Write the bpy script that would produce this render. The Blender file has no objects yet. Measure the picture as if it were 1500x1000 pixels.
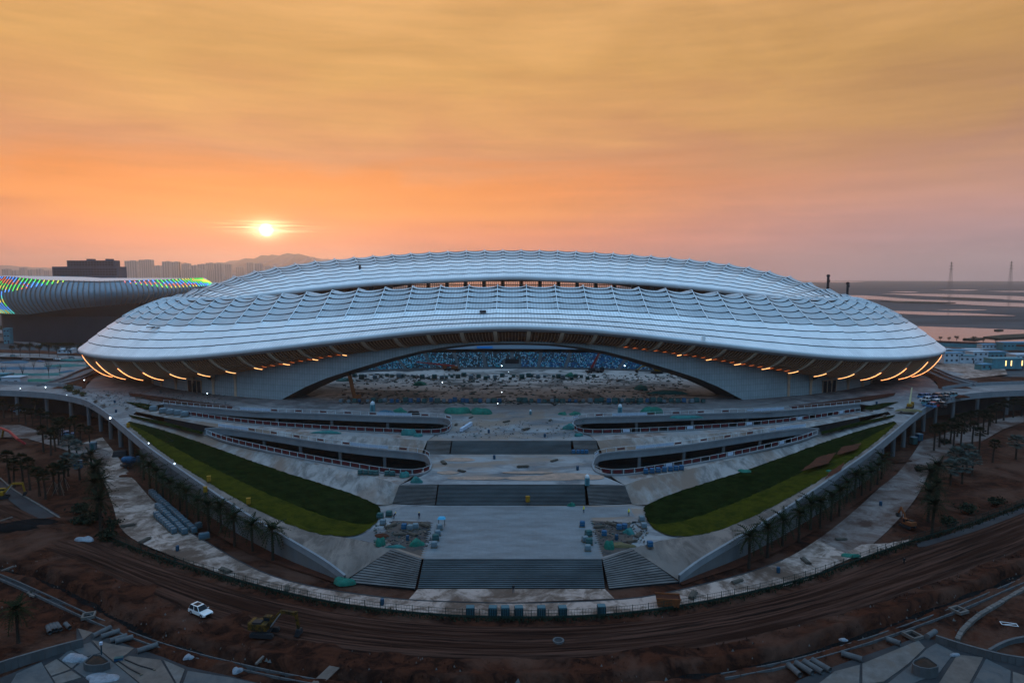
import bpy, bmesh, math, random
import numpy as np
from mathutils import Vector, Matrix
from mathutils.geometry import tessellate_polygon
R = math.radians
PI = math.pi
rnd = random.Random(7)
SC = bpy.context.scene
COL = SC.collection

# ------------------------------------------------------------------ camera
PITCH = R(5.43); CAMH = 60.0
cam_d = bpy.data.cameras.new('camera'); cam = bpy.data.objects.new('camera', cam_d); COL.objects.link(cam)
cam_d.sensor_width = 36; cam_d.lens = 24; cam_d.clip_start = 1; cam_d.clip_end = 90000
cam.location = (0, 0, CAMH); cam.rotation_euler = (PI/2 - PITCH, 0, 0)
SC.camera = cam

# ------------------------------------------------------------------ view, sampling
SC.view_settings.view_transform = 'Standard'; SC.view_settings.look = 'None'
SC.view_settings.gamma = 1; SC.view_settings.use_curve_mapping = False
SC.view_settings.exposure = 0.0
SC.render.engine = 'CYCLES'
cy = SC.cycles
cy.max_bounces = 6; cy.diffuse_bounces = 2; cy.glossy_bounces = 2; cy.transmission_bounces = 2; cy.transparent_max_bounces = 6
cy.volume_bounces = 3; cy.sample_clamp_indirect = 4; cy.caustics_reflective = False; cy.caustics_refractive = False
cy.use_denoising = True
try: cy.denoiser = 'OPENIMAGEDENOISE'
except Exception: pass

def lin(r, g, b):
    f = lambda c: ((c/255)/12.92 if c/255 <= .04045 else ((c/255+.055)/1.055)**2.4)
    return (f(r), f(g), f(b), 1)

# ------------------------------------------------------------------ sun and sky
SUN_EL, SUN_AZ = R(3.62), R(-19.6)          # azimuth measured from +Y towards +X
sdir = Vector((math.sin(SUN_AZ)*math.cos(SUN_EL), math.cos(SUN_AZ)*math.cos(SUN_EL), math.sin(SUN_EL)))
sun_d = bpy.data.lights.new('sun', 'SUN'); sun = bpy.data.objects.new('sun', sun_d); COL.objects.link(sun)
sun_d.energy = 0.3; sun_d.angle = R(1.5); sun_d.color = (1, .55, .28)
sun.rotation_euler = sdir.to_track_quat('Z', 'Y').to_euler(); sun.location = (-60, 100, 120)

W = bpy.data.worlds.new('World'); SC.world = W; W.use_nodes = True
def build_world():
    nt = W.node_tree; N = nt.nodes; L = nt.links; N.clear()
    def M(op, a, b=None, c=None, clamp=False):
        n = N.new('ShaderNodeMath'); n.operation = op; n.use_clamp = clamp
        for i, v in enumerate((a, b, c)):
            if v is None: continue
            if isinstance(v, (int, float)): n.inputs[i].default_value = v
            else: L.new(v, n.inputs[i])
        return n.outputs[0]
    def V(op, a, b=None):
        n = N.new('ShaderNodeVectorMath'); n.operation = op
        for i, v in enumerate((a, b)):
            if v is None: continue
            if isinstance(v, (tuple, Vector)): n.inputs[i].default_value = v
            else: L.new(v, n.inputs[i])
        return n
    def ramp(fac, stops, interp='LINEAR'):
        n = N.new('ShaderNodeValToRGB'); r = n.color_ramp; r.interpolation = interp
        while len(r.elements) > 1: r.elements.remove(r.elements[-1])
        r.elements[0].position = stops[0][0]; r.elements[0].color = stops[0][1]
        for p, c in stops[1:]:
            e = r.elements.new(p); e.color = c
        L.new(fac, n.inputs[0]); return n.outputs[0]
    def mix(f, a, b, mode='MIX'):
        n = N.new('ShaderNodeMix'); n.data_type = 'RGBA'; n.blend_type = mode
        for i, v in ((0, f), (6, a), (7, b)):
            if isinstance(v, (int, float)): n.inputs[i].default_value = v
            elif isinstance(v, tuple): n.inputs[i].default_value = v
            else: L.new(v, n.inputs[i])
        return n.outputs[2]
    tc = N.new('ShaderNodeTexCoord'); d = V('NORMALIZE', tc.outputs['Generated']).outputs[0]
    sp = N.new('ShaderNodeSeparateXYZ'); L.new(d, sp.inputs[0]); dx, dy, dz = sp.outputs
    el = M('MULTIPLY', M('ARCSINE', dz), 180/PI)                      # degrees
    az = M('MULTIPLY', M('ARCTAN2', dx, dy), 180/PI)                  # from +Y towards +X
    daz = M('ABSOLUTE', M('SUBTRACT', az, math.degrees(SUN_AZ)))
    daz = M('MINIMUM', daz, M('SUBTRACT', 360, daz))
    # cloud streaks: noise in (azimuth, elevation) stretched along the horizon
    cv = N.new('ShaderNodeCombineXYZ'); L.new(M('MULTIPLY', az, .065), cv.inputs[0]); L.new(M('MULTIPLY', el, .26), cv.inputs[1])
    nz = N.new('ShaderNodeTexNoise'); nz.inputs['Scale'].default_value = 1.0; nz.inputs['Detail'].default_value = 7; nz.inputs['Roughness'].default_value = .55
    nz.inputs['Distortion'].default_value = .6; L.new(cv.outputs[0], nz.inputs['Vector'])
    cl = M('SUBTRACT', nz.outputs['Fac'], .5)
    cv2 = N.new('ShaderNodeCombineXYZ'); L.new(M('MULTIPLY', az, .10), cv2.inputs[0]); L.new(M('MULTIPLY', el, 1.3), cv2.inputs[1]); cv2.inputs[2].default_value = 4
    nz2 = N.new('ShaderNodeTexNoise'); nz2.inputs['Scale'].default_value = 1.0; nz2.inputs['Detail'].default_value = 6; L.new(cv2.outputs[0], nz2.inputs['Vector'])
    cl2 = M('SUBTRACT', nz2.outputs['Fac'], .5)
    elw = M('ADD', el, M('MULTIPLY', cl, M('MULTIPLY', 9, M('MULTIPLY_ADD', el, .09, 0, clamp=True))))
    fe = M('DIVIDE', M('MAXIMUM', elw, 0), 90)
    e = lambda deg: deg/90
    near = ramp(fe, [(e(0), lin(214,142,128)), (e(1.3), lin(234,146,124)), (e(3), lin(254,156,114)), (e(5.2), lin(255,162,92)), (e(7.2), lin(252,157,86)),
                     (e(9.5), lin(226,156,108)), (e(12), lin(228,164,104)), (e(16), lin(222,166,98)), (e(22), lin(230,174,108)), (e(28), lin(214,168,116)),
                     (e(38), (.60,.52,.44,1)), (e(52), (.52,.80,1.12,1)), (e(70), (.58,1.18,1.9,1)), (e(90), (.66,1.40,2.34,1))])
    far = ramp(fe, [(e(0), lin(164,150,162)), (e(1.3), lin(176,152,160)), (e(3), lin(188,152,154)), (e(5.2), lin(198,150,140)), (e(7.2), lin(196,146,124)),
                    (e(9.5), lin(190,140,104)), (e(12), lin(190,142,92)), (e(16), lin(196,148,88)), (e(22), lin(206,156,98)), (e(28), lin(196,156,112)),
                    (e(38), (.54,.49,.44,1)), (e(52), (.50,.78,1.10,1)), (e(70), (.58,1.18,1.9,1)), (e(90), (.66,1.40,2.34,1))])
    a1 = N.new('ShaderNodeMapRange'); a1.interpolation_type = 'SMOOTHSTEP'; L.new(daz, a1.inputs[0]); a1.inputs[1].default_value = 14; a1.inputs[2].default_value = 58
    veil = mix(a1.outputs[0], near, far)
    # clear dusk sky away from the sun
    ns = N.new('ShaderNodeTexSky'); ns.sky_type = 'NISHITA'; ns.sun_disc = False; ns.sun_elevation = SUN_EL; ns.sun_rotation = SUN_AZ; ns.altitude = 60
    ns.air_density = 1.0; ns.dust_density = 1.0; ns.ozone_density = 2.0
    nis = mix(1.0, ns.outputs[0], (NIS, NIS, NIS, 1), 'MULTIPLY')
    dusk = ramp(fe, [(e(0), (.17,.24,.33,1)), (e(8), (.18,.30,.44,1)), (e(20), (.24,.46,.72,1)), (e(45), (.48,.96,1.56,1)), (e(90), (.66,1.40,2.34,1))])
    clear = mix(1.0, dusk, nis, 'ADD')
    a2 = N.new('ShaderNodeMapRange'); a2.interpolation_type = 'SMOOTHSTEP'; L.new(daz, a2.inputs[0]); a2.inputs[1].default_value = 62; a2.inputs[2].default_value = 120
    sky = mix(a2.outputs[0], veil, clear)
    # soft brightening and dimming by the cloud veil
    lum = M('ADD', 1.0, M('ADD', M('MULTIPLY', cl, .46), M('MULTIPLY', cl2, .30)))
    lc = N.new('ShaderNodeCombineColor'); [L.new(lum, lc.inputs[i]) for i in range(3)]
    sky = mix(1.0, sky, lc.outputs[0], 'MULTIPLY')
    # sun disc seen through streaks, with glow
    ang = M('MULTIPLY', M('ARCCOSINE', M('MINIMUM', V('DOT_PRODUCT', d, tuple(sdir)).outputs['Value'], 1)), 180/PI)
    dA = M('SUBTRACT', az, math.degrees(SUN_AZ)); dE = M('SUBTRACT', el, math.degrees(SUN_EL))
    gl = lambda sa, se, off=0: M('POWER', 2.718, M('MULTIPLY', -1, M('ADD', M('POWER', M('DIVIDE', dA, sa), 2), M('POWER', M('DIVIDE', M('SUBTRACT', dE, off), se), 2))))
    def add(col, fac, c):
        cc = N.new('ShaderNodeVectorMath'); cc.operation = 'SCALE'; cc.inputs[0].default_value = c; L.new(fac, cc.inputs['Scale'])
        return mix(1.0, col, cc.outputs[0], 'ADD')
    cv3 = N.new('ShaderNodeCombineXYZ'); L.new(M('MULTIPLY', az, .25), cv3.inputs[0]); L.new(M('MULTIPLY', el, 5.5), cv3.inputs[1]); cv3.inputs[2].default_value = 9
    nz3 = N.new('ShaderNodeTexNoise'); nz3.inputs['Scale'].default_value = 1.0; nz3.inputs['Detail'].default_value = 4; L.new(cv3.outputs[0], nz3.inputs['Vector'])
    st = M('MULTIPLY', M('SUBTRACT', nz3.outputs['Fac'], .42), 5.0, clamp=True)
    sky = add(sky, gl(14, 3.2, 1.2), (.22, .07, .0))
    sky = add(sky, M('MULTIPLY', st, gl(2.6, .40, .2)), (1.3, 1.05, .65))
    sky = add(sky, gl(1.7, .9), (.6, .42, .22))
    sky = add(sky, gl(.95, .62), (1.1, .85, .5))
    disc = N.new('ShaderNodeMapRange'); disc.interpolation_type = 'SMOOTHSTEP'; L.new(ang, disc.inputs[0]); disc.inputs[1].default_value = .62; disc.inputs[2].default_value = .2
    disc.inputs[3].default_value = 0; disc.inputs[4].default_value = 1
    sky = add(sky, M('MULTIPLY', disc.outputs[0], M('MULTIPLY_ADD', st, .75, .3)), (4.5, 4.0, 3.0))
    bg = N.new('ShaderNodeBackground'); L.new(sky, bg.inputs[0]); bg.inputs[1].default_value = SKY_STRENGTH
    out = N.new('ShaderNodeOutputWorld'); L.new(bg.outputs[0], out.inputs[0])
NIS = 0.03; SKY_STRENGTH = 1.0
build_world()

# ------------------------------------------------------------------ helpers
def ray(px, py):
    u = (px-750)/1000; v = (500-py)/1000
    return Vector((u, math.cos(PITCH)+v*math.sin(PITCH), -math.sin(PITCH)+v*math.cos(PITCH)))
def G(px, py, z=0.0):
    """the place on the level z that is seen in direction px, py"""
    d = ray(px, py); s = (z-CAMH)/d.z
    return Vector((d.x*s, d.y*s, z))
def D(px, py, Y):
    d = ray(px, py); s = Y/d.y
    return Vector((d.x*s, Y, CAMH+d.z*s))
def GS(side, px, py, z=0.0):
    """the same on the sun side (-1), or mirrored on the lagoon side (+1)"""
    p = G(px, py, z)
    return p if side < 0 else Vector((-p.x, p.y, p.z))
def proj(p):
    dz = p[2]-CAMH; dep = p[1]*math.cos(PITCH)-dz*math.sin(PITCH); up = p[1]*math.sin(PITCH)+dz*math.cos(PITCH)
    return 750+1000*p[0]/dep, 500-1000*up/dep

def resample(pts, n):
    p = np.array([tuple(q) for q in pts], float); s = np.r_[0, np.cumsum(np.linalg.norm(np.diff(p[:, :2], axis=0), axis=1))]
    t = np.linspace(0, s[-1], n)
    return np.stack([np.interp(t, s, p[:, i]) for i in range(3)], 1)
def smooth_line(pts, n, it=2):
    p = [Vector(q) for q in pts]
    for _ in range(it):
        q = [p[0]]
        for a, b in zip(p[:-1], p[1:]): q += [a*.75+b*.25, a*.25+b*.75]
        q.append(p[-1]); p = q
    return resample(p, n)

def tag(o, label=None, cat=None, group=None, kind=None):
    if label: o['label'] = label
    if cat: o['category'] = cat
    if group: o['group'] = group
    if kind: o['kind'] = kind
    return o
def thing(name, label, cat, loc=(0, 0, 0), rz=0, group=None):
    o = bpy.data.objects.new(name, None); COL.objects.link(o); o.location = loc; o.rotation_euler = (0, 0, rz); o.empty_display_size = .5
    return tag(o, label, cat, group)
def mesh_obj(name, v, f, mats, parent=None, mi=None, uv=None, smooth=False, kind=None, absolute=False):
    me = bpy.data.meshes.new(name)
    if absolute and parent is not None:
        l = parent.location; v = [(a[0]-l.x, a[1]-l.y, a[2]-l.z) for a in v]
    me.from_pydata([tuple(a) for a in v], [], [tuple(a) for a in f])
    for m in (mats if isinstance(mats, (list, tuple)) else [mats]): me.materials.append(m)
    if mi is not None: me.polygons.foreach_set('material_index', np.array(mi, np.int32))
    if uv is not None:
        ul = me.uv_layers.new(name='UVMap'); idx = np.zeros(len(me.loops), np.int32); me.loops.foreach_get('vertex_index', idx)
        ul.data.foreach_set('uv', np.asarray(uv, np.float32)[idx].ravel())
    if smooth: me.polygons.foreach_set('use_smooth', np.ones(len(me.polygons), bool))
    me.update()
    o = bpy.data.objects.new(name, me); COL.objects.link(o)
    if parent is not None: o.parent = parent
    if kind: o['kind'] = kind
    return o
class MB:
    def __init__(s): s.v = []; s.f = []; s.m = []
    def add(s, v, f, m=0):
        k = len(s.v); s.v += [tuple(a) for a in v]; s.f += [tuple(i+k for i in q) for q in f]; s.m += [m]*len(f); return s
    def box(s, c, d, rz=0, m=0, taper=1.0, ry=0):
        x, y, z = d[0]/2, d[1]/2, d[2]/2; t = taper
        p = [(-x, -y, -z), (x, -y, -z), (x, y, -z), (-x, y, -z), (-x*t, -y*t, z), (x*t, -y*t, z), (x*t, y*t, z), (-x*t, y*t, z)]
        if ry: ca, sa = math.cos(ry), math.sin(ry); p = [(a*ca+cc*sa, b, -a*sa+cc*ca) for a, b, cc in p]
        ca, sa = math.cos(rz), math.sin(rz)
        return s.add([(c[0]+a*ca-b*sa, c[1]+a*sa+b*ca, c[2]+cc) for a, b, cc in p], [(3, 2, 1, 0), (4, 5, 6, 7), (0, 1, 5, 4), (1, 2, 6, 5), (2, 3, 7, 6), (3, 0, 4, 7)], m)
    def tube(s, pts, rad, n=6, m=0, cap=True):
        pts = [Vector(p) for p in pts]; rad = rad if isinstance(rad, (list, tuple)) else [rad]*len(pts); k = len(s.v); prev = None
        for i, p in enumerate(pts):
            t = (pts[min(i+1, len(pts)-1)]-pts[max(i-1, 0)]).normalized()
            a = Vector((0, 0, 1)) if abs(t.z) < .9 else Vector((1, 0, 0))
            x = t.cross(a).normalized() if prev is None else (prev-t*prev.dot(t)).normalized(); prev = x; y = t.cross(x)
            for j in range(n):
                w = 2*PI*j/n; s.v.append(tuple(p+(x*math.cos(w)+y*math.sin(w))*rad[i]))
        for i in range(len(pts)-1):
            for j in range(n):
                a = k+i*n+j; b = k+i*n+(j+1) % n
                s.f.append((a, b, b+n, a+n)); s.m.append(m)
        if cap:
            s.f.append(tuple(range(k+n-1, k-1, -1))); s.m.append(m); e = k+(len(pts)-1)*n; s.f.append(tuple(range(e, e+n))); s.m.append(m)
        return s
    def bar(s, a, b, w, h, m=0):
        """rectangular bar from a to b, w wide (horizontal), h deep"""
        a = Vector(a); b = Vector(b); t = (b-a).normalized(); x = t.cross(Vector((0, 0, 1)))
        x = Vector((1, 0, 0)) if x.length < 1e-4 else x.normalized(); y = x.cross(t)
        p = [q+x*sx*w/2+y*sy*h/2 for q in (a, b) for sx, sy in ((-1, -1), (1, -1), (1, 1), (-1, 1))]
        return s.add(p, [(3, 2, 1, 0), (4, 5, 6, 7), (0, 1, 5, 4), (1, 2, 6, 5), (2, 3, 7, 6), (3, 0, 4, 7)], m)
    def build(s, name, mats, parent=None, **k):
        return mesh_obj(name, s.v, s.f, mats, parent, mi=s.m, **k)
def copy_tree(o, loc=None, rz=None, scale=None, label=None, group=None, parent=None):
    c = o.copy(); COL.objects.link(c)
    if parent is not None: c.parent = parent
    for ch in list(o.children): copy_tree(ch, parent=c)
    if loc is not None: c.location = loc
    if rz is not None: c.rotation_euler = (0, 0, rz)
    if scale is not None: c.scale = (scale, scale, scale) if isinstance(scale, (int, float)) else scale
    if label: c['label'] = label
    if group: c['group'] = group
    return c
class Proto:
    """first placing uses the source itself, later ones are copies"""
    def __init__(s, src): s.src = src; s.used = False
    def put(s, loc, rz=0, scale=1, label=None, group=None):
        if not s.used:
            o = s.src; s.used = True; o.location = loc; o.rotation_euler = (0, 0, rz); o.scale = (scale,)*3 if isinstance(scale, (int, float)) else scale
            if label: o['label'] = label
            if group: o['group'] = group
            return o
        return copy_tree(s.src, loc, rz, scale, label, group)
ORD = ['first', 'second', 'third', 'fourth', 'fifth', 'sixth', 'seventh', 'eighth', 'ninth', 'tenth', 'eleventh', 'twelfth', 'thirteenth', 'fourteenth', 'fifteenth',
       'sixteenth', 'seventeenth', 'eighteenth', 'nineteenth', 'twentieth', 'twenty-first', 'twenty-second', 'twenty-third', 'twenty-fourth']

# ------------------------------------------------------------------ materials
def mat(name, c1, c2=None, rough=.8, scale=.2, stretch=(1, 1, 1), coords='pos', bump=0, bscale=None, metal=0, spec=.14, lo=.35, hi=.65, c3=None, s3=.02, detail=6, emit=None, estr=0, dist=0, nrough=.7):
    m = bpy.data.materials.new(name); m.use_nodes = True; nt = m.node_tree; N = nt.nodes; L = nt.links
    b = N['Principled BSDF']; b.inputs['Roughness'].default_value = rough; b.inputs['Metallic'].default_value = metal; b.inputs['Specular IOR Level'].default_value = spec
    c1 = tuple(c1[:3])+(1,); b.inputs['Base Color'].default_value = c1
    if emit: b.inputs['Emission Color'].default_value = tuple(emit[:3])+(1,); b.inputs['Emission Strength'].default_value = estr
    if c2 is None and not bump: return m
    if coords == 'pos': src = N.new('ShaderNodeNewGeometry').outputs['Position']
    else: src = N.new('ShaderNodeTexCoord').outputs['UV' if coords == 'uv' else 'Object']
    mp = N.new('ShaderNodeMapping'); mp.inputs['Scale'].default_value = stretch; L.new(src, mp.inputs[0])
    def noise(sc, det=detail, di=dist):
        n = N.new('ShaderNodeTexNoise'); n.inputs['Scale'].default_value = sc; n.inputs['Detail'].default_value = det; n.inputs['Roughness'].default_value = nrough; n.inputs['Distortion'].default_value = di
        L.new(mp.outputs[0], n.inputs['Vector']); return n.outputs['Fac']
    if c2 is not None:
        r = N.new('ShaderNodeMapRange'); L.new(noise(scale), r.inputs[0]); r.inputs[1].default_value = lo; r.inputs[2].default_value = hi
        mx = N.new('ShaderNodeMix'); mx.data_type = 'RGBA'; L.new(r.outputs[0], mx.inputs[0]); mx.inputs[6].default_value = c1; mx.inputs[7].default_value = tuple(c2[:3])+(1,)
        outc = mx.outputs[2]
        if c3 is not None:
            r3 = N.new('ShaderNodeMapRange'); L.new(noise(s3, 5, .4), r3.inputs[0]); r3.inputs[1].default_value = .48; r3.inputs[2].default_value = .6
            m3 = N.new('ShaderNodeMix'); m3.data_type = 'RGBA'; L.new(r3.outputs[0], m3.inputs[0]); L.new(outc, m3.inputs[6]); m3.inputs[7].default_value = tuple(c3[:3])+(1,); outc = m3.outputs[2]
        L.new(outc, b.inputs['Base Color'])
    if bump:
        bn = N.new('ShaderNodeBump'); bn.inputs['Strength'].default_value = min(1, bump); bn.inputs['Distance'].default_value = .3; L.new(noise(bscale or scale*3), bn.inputs['Height']); L.new(bn.outputs[0], b.inputs['Normal'])
    return m
def brick_lines(m, bw, bh, mortar, dark, coords='uv', rot=0, offset=0.0):
    """fine joint lines over the base colour already in m"""
    nt = m.node_tree; N = nt.nodes; L = nt.links; b = N['Principled BSDF']
    src = N.new('ShaderNodeTexCoord').outputs['UV'] if coords == 'uv' else N.new('ShaderNodeNewGeometry').outputs['Position']
    mp = N.new('ShaderNodeMapping'); mp.inputs['Rotation'].default_value = (0, 0, rot); L.new(src, mp.inputs[0])
    t = N.new('ShaderNodeTexBrick'); L.new(mp.outputs[0], t.inputs['Vector']); t.offset = offset; t.inputs['Scale'].default_value = 1
    t.inputs['Brick Width'].default_value = bw; t.inputs['Row Height'].default_value = bh; t.inputs['Mortar Size'].default_value = mortar; t.inputs['Mortar Smooth'].default_value = .1
    t.inputs['Color1'].default_value = (1, 1, 1, 1); t.inputs['Color2'].default_value = (.9, .9, .9, 1); t.inputs['Mortar'].default_value = (dark, dark, dark, 1)
    mx = N.new('ShaderNodeMix'); mx.data_type = 'RGBA'; mx.blend_type = 'MULTIPLY'; mx.inputs[0].default_value = 1
    if b.inputs['Base Color'].is_linked: L.new(b.inputs['Base Color'].links[0].from_socket, mx.inputs[6])
    else: mx.inputs[6].default_value = b.inputs['Base Color'].default_value
    L.new(t.outputs['Color'], mx.inputs[7]); L.new(mx.outputs[2], b.inputs['Base Color'])
    return m
M = {}
M['dirt'] = mat('red_dirt', (.048, .0158, .0088), (.0135, .0058, .0042), .95, .3, bump=.8, bscale=1.0, lo=.42, hi=.58, c3=(.062, .029, .020), s3=.045, dist=.8, spec=.03)
M['road'] = mat('brown_track', (.066, .030, .021), (.009, .0046, .0036), .95, .7, (.05, 1, 1), 'uv', bump=.7, bscale=1.5, lo=.42, hi=.58, c3=(.020, .0078, .0050), s3=.25, spec=.03)
M['pale'] = mat('pale_concrete_worn', (.31, .225, .19), (.11, .072, .055), .9, .25, lo=.45, hi=.6, bump=.6, bscale=2, c3=(.085, .052, .038), s3=.06, dist=.8)
M['conc'] = mat('concrete', (.21, .19, .185), (.10, .09, .09), .85, .16, lo=.42, hi=.58, bump=.12, bscale=2, c3=(.14, .125, .12), s3=.03)
M['conc_b'] = mat('concrete_blue_grey', (.17, .175, .185), (.13, .135, .145), .75, .3)
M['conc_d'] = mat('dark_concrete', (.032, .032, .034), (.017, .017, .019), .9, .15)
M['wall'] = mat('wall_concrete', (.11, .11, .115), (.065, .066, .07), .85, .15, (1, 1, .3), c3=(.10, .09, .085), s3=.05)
M['slopec'] = mat('slope_concrete', (.21, .19, .18), (.10, .09, .085), .9, .3, (1, .35, 1), lo=.42, hi=.6, bump=.15, bscale=2, c3=(.13, .09, .07), s3=.045, dist=.5)
M['path'] = mat('path_concrete', (.22, .185, .17), (.12, .08, .065), .9, .2, lo=.44, hi=.58, bump=.15, bscale=2, c3=(.15, .15, .152), s3=.06)
M['terr'] = mat('terrace_concrete', (.20, .20, .205), (.085, .087, .093), .7, .13, (.5, 1, 1), lo=.42, hi=.58, c3=(.17, .125, .10), s3=.05, dist=.6)
M['tile'] = brick_lines(mat('grey_blue_paving', (.115, .145, .165), (.06, .078, .09), .6, .4, (.3, 1, 1), spec=.5), .9, .9, .02, .75, 'pos')
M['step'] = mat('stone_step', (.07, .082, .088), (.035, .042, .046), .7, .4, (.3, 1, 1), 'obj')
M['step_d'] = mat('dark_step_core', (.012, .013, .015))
M['step_p'] = mat('raw_step', (.115, .108, .105), (.05, .045, .043), .85, .35, (.4, 1, 1), 'obj')
M['lawn'] = mat('lawn_dark', (.0045, .008, .002), (.012, .018, .005), 1, .35, lo=.4, hi=.62, spec=0, bump=.5, bscale=3)
M['lawn2'] = mat('lawn_light', (.042, .040, .005), (.020, .023, .004), 1, .35, lo=.4, hi=.62, spec=0, bump=.5, bscale=3)
M['slopew'] = mat('ramp_concrete', (.155, .122, .105), (.075, .06, .052), .9, .25, (1, .35, 1), lo=.42, hi=.6, bump=.15, bscale=2, c3=(.115, .095, .085), s3=.05, dist=.5)
for q_ in ('lawn', 'lawn2'): brick_lines(M[q_], 3.0, .9, .05, .7, 'pos', .6, .5)
M['soil'] = mat('bare_soil', (.062, .0165, .0075), (.03, .0100, .0055), .95, .4, bump=.5, bscale=2)
M['black'] = mat('black_soil_and_shade', (.006, .0055, .0055), (.012, .011, .011), 1, .5, bump=.8, bscale=1.5, spec=0)  # black soil of the heaps, and the painted shade in the trench
M['plain'] = mat('marsh_plain', (.048, .058, .064), (.014, .020, .026), .95, .007, (.35, 1.8, 1), lo=.42, hi=.58, c3=(.07, .058, .058), s3=.0012, dist=.6)
M['water'] = mat('water', (.02, .022, .025), None, .09, spec=.6, bump=.05, scale=.02, bscale=.05)
# ------------------------------------------------------------------ the stadium: curves
ZP = 9.6                                            # level of the podium plaza
aR, bR, cR = 182.0, 81.0, 366.0
def tab(xs, ys):
    return lambda a: np.interp(a, xs, ys)
def smooth_tab(xs, ys):
    g = np.linspace(0, 180, 361); y = np.interp(g, xs, ys); k = np.hanning(31); k /= k.sum()
    y2 = np.convolve(np.r_[y[15:0:-1], y, y[-2:-17:-1]], k, 'valid')
    return lambda a: np.interp(a, g, y2)
# angle from the front centre line, 0 front .. 90 end .. 180 back
zRf = smooth_tab([0, 10, 20, 30, 40, 50, 60, 70, 80, 90, 100, 110, 120, 130, 140, 150, 160, 170, 180],
                 [56.2, 56.0, 54.7, 52.7, 51.0, 49.9, 49.3, 48.9, 48.4, 48.6, 51.2, 56.2, 62, 66.8, 70.4, 73.1, 75.3, 76.8, 77.3])
zOf = smooth_tab([0, 10, 20, 30, 40, 50, 60, 70, 80, 90, 110, 130, 150, 165, 180], [41.9, 40.1, 36, 31.9, 28.3, 26.3, 25.6, 25.4, 25.2, 25.6, 31, 40, 52, 60, 63])
zIf = smooth_tab([0, 60, 90, 120, 150, 180], [47, 46, 47, 51, 57, 60.3])
zLf = smooth_tab([0, 10, 20, 30, 40, 50, 60, 70, 80, 90, 120, 150, 180], [35.3, 33.7, 29.3, 23.5, 18.7, 15.6, 14.0, 13.4, 13.4, 13.6, 18, 30, 36])
zAf = tab([0, 3, 5, 8, 11, 14, 17, 20, 23, 26, 29, 30.6], [34.4, 34.2, 33.8, 32.6, 30.8, 28.3, 25.4, 22.4, 19.3, 15.4, 10.7, 8.2])
def angf(t): return np.abs(np.degrees((t+PI/2+PI) % (2*PI)-PI))
def plan(t, w):
    x = aR*np.cos(t); y = bR*np.sin(t); nx = np.cos(t)/aR; ny = np.sin(t)/bR; n = np.hypot(nx, ny)
    return np.stack([x+nx/n*w, cR+y+ny/n*w], -1)
def nrm(t):
    nx = np.cos(t)/aR; ny = np.sin(t)/bR; n = np.hypot(nx, ny); return np.stack([nx/n, ny/n], -1)
def wO(t): return 29+9*np.cos(t)**2
def wL(t): return 21+5*np.cos(t)**2
def wB(t): return 21-11*np.cos(t)**2
def cat_z(xy, z): return np.concatenate([xy, np.asarray(z)[..., None]], -1)
def Rp(t): return cat_z(plan(t, 0*t), zRf(angf(t)))
def Op(t): return cat_z(plan(t, wO(t)), zOf(angf(t)))
def Lp(t): return cat_z(plan(t, wL(t)), zLf(angf(t)))
def Ip(t): return cat_z(np.stack([152*np.cos(t), 357+47*np.sin(t)], -1), zIf(angf(t)))
def outer_s(t, r):
    r = np.asarray(r)[..., None]; a = Rp(t); b = Op(t); p = a*(1-r)+b*r
    p[..., 2] += np.sin(PI*r[..., 0])*(-2.8+6.0*np.cos(t)**2); return p
def inner_s(t, r):
    r = np.asarray(r)[..., None]; a = Rp(t); b = Ip(t); p = a*(1-r)+b*r
    p[..., 2] += np.sin(PI*r[..., 0])*.8; return p
tt = np.linspace(-PI/2, 1.5*PI, 7201); xy = plan(tt, 0*tt); arc = np.r_[0, np.cumsum(np.hypot(*np.diff(xy, axis=0).T))]
NB = int(round(arc[-1]/11.75/2)*2)
rib_t = np.interp((np.arange(NB)+.5)/NB*arc[-1], arc, tt); rib_t = np.r_[rib_t, rib_t[0]+2*PI]            # bay k lies between rib k and rib k+1
M['roof'] = brick_lines(mat('white_roof_sheet', (.76, .76, .76), (.62, .63, .64), .36, .11, spec=.6, lo=.38, hi=.62), .1, 1.0, .018, .74)
M['roof_up'] = brick_lines(mat('grey_roof_sheet', (.46, .47, .48), (.36, .375, .39), .5, .11, spec=.4, lo=.38, hi=.62), .1, 1.0, .018, .74)  # greyer sheet for the rings nearest the ridge
M['riser_shade_and_fittings'] = mat('riser_shade_and_fittings', (.035, .037, .042))  # shadow under each panel lip, coloured onto the riser; roof fittings share it
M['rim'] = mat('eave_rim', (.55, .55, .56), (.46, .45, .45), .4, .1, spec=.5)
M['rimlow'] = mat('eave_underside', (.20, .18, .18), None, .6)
M['cap'] = mat('roof_cap', (.78, .79, .8), None, .4)
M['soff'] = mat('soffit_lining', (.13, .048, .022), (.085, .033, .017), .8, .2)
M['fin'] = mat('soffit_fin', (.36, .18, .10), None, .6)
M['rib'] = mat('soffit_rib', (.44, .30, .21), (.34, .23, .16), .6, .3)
M['glow'] = mat('strip_light', (.9, .5, .25), emit=(1.0, .33, .10), estr=4.0)
M['glow2'] = mat('strip_light_pale', (.9, .6, .3), emit=(1.0, .45, .15), estr=2.6)
M['clad'] = brick_lines(mat('facade_panel', (.25, .30, .32), (.20, .245, .265), .5, .1, spec=.4), 1.15, 2.6, .06, .5)
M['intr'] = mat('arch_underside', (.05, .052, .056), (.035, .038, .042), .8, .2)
M['seat_b'] = mat('blue_seat', (.012, .085, .19)); M['seat_w'] = mat('pale_blue_seat', (.24, .40, .46)); M['seat_d'] = mat('grey_teal_seat', (.022, .036, .044)); M['seat_t'] = mat('teal_seat', (.03, .26, .32))
M['stand'] = mat('stand_concrete', (.11, .115, .12), (.07, .075, .08), .85, .3)
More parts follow.
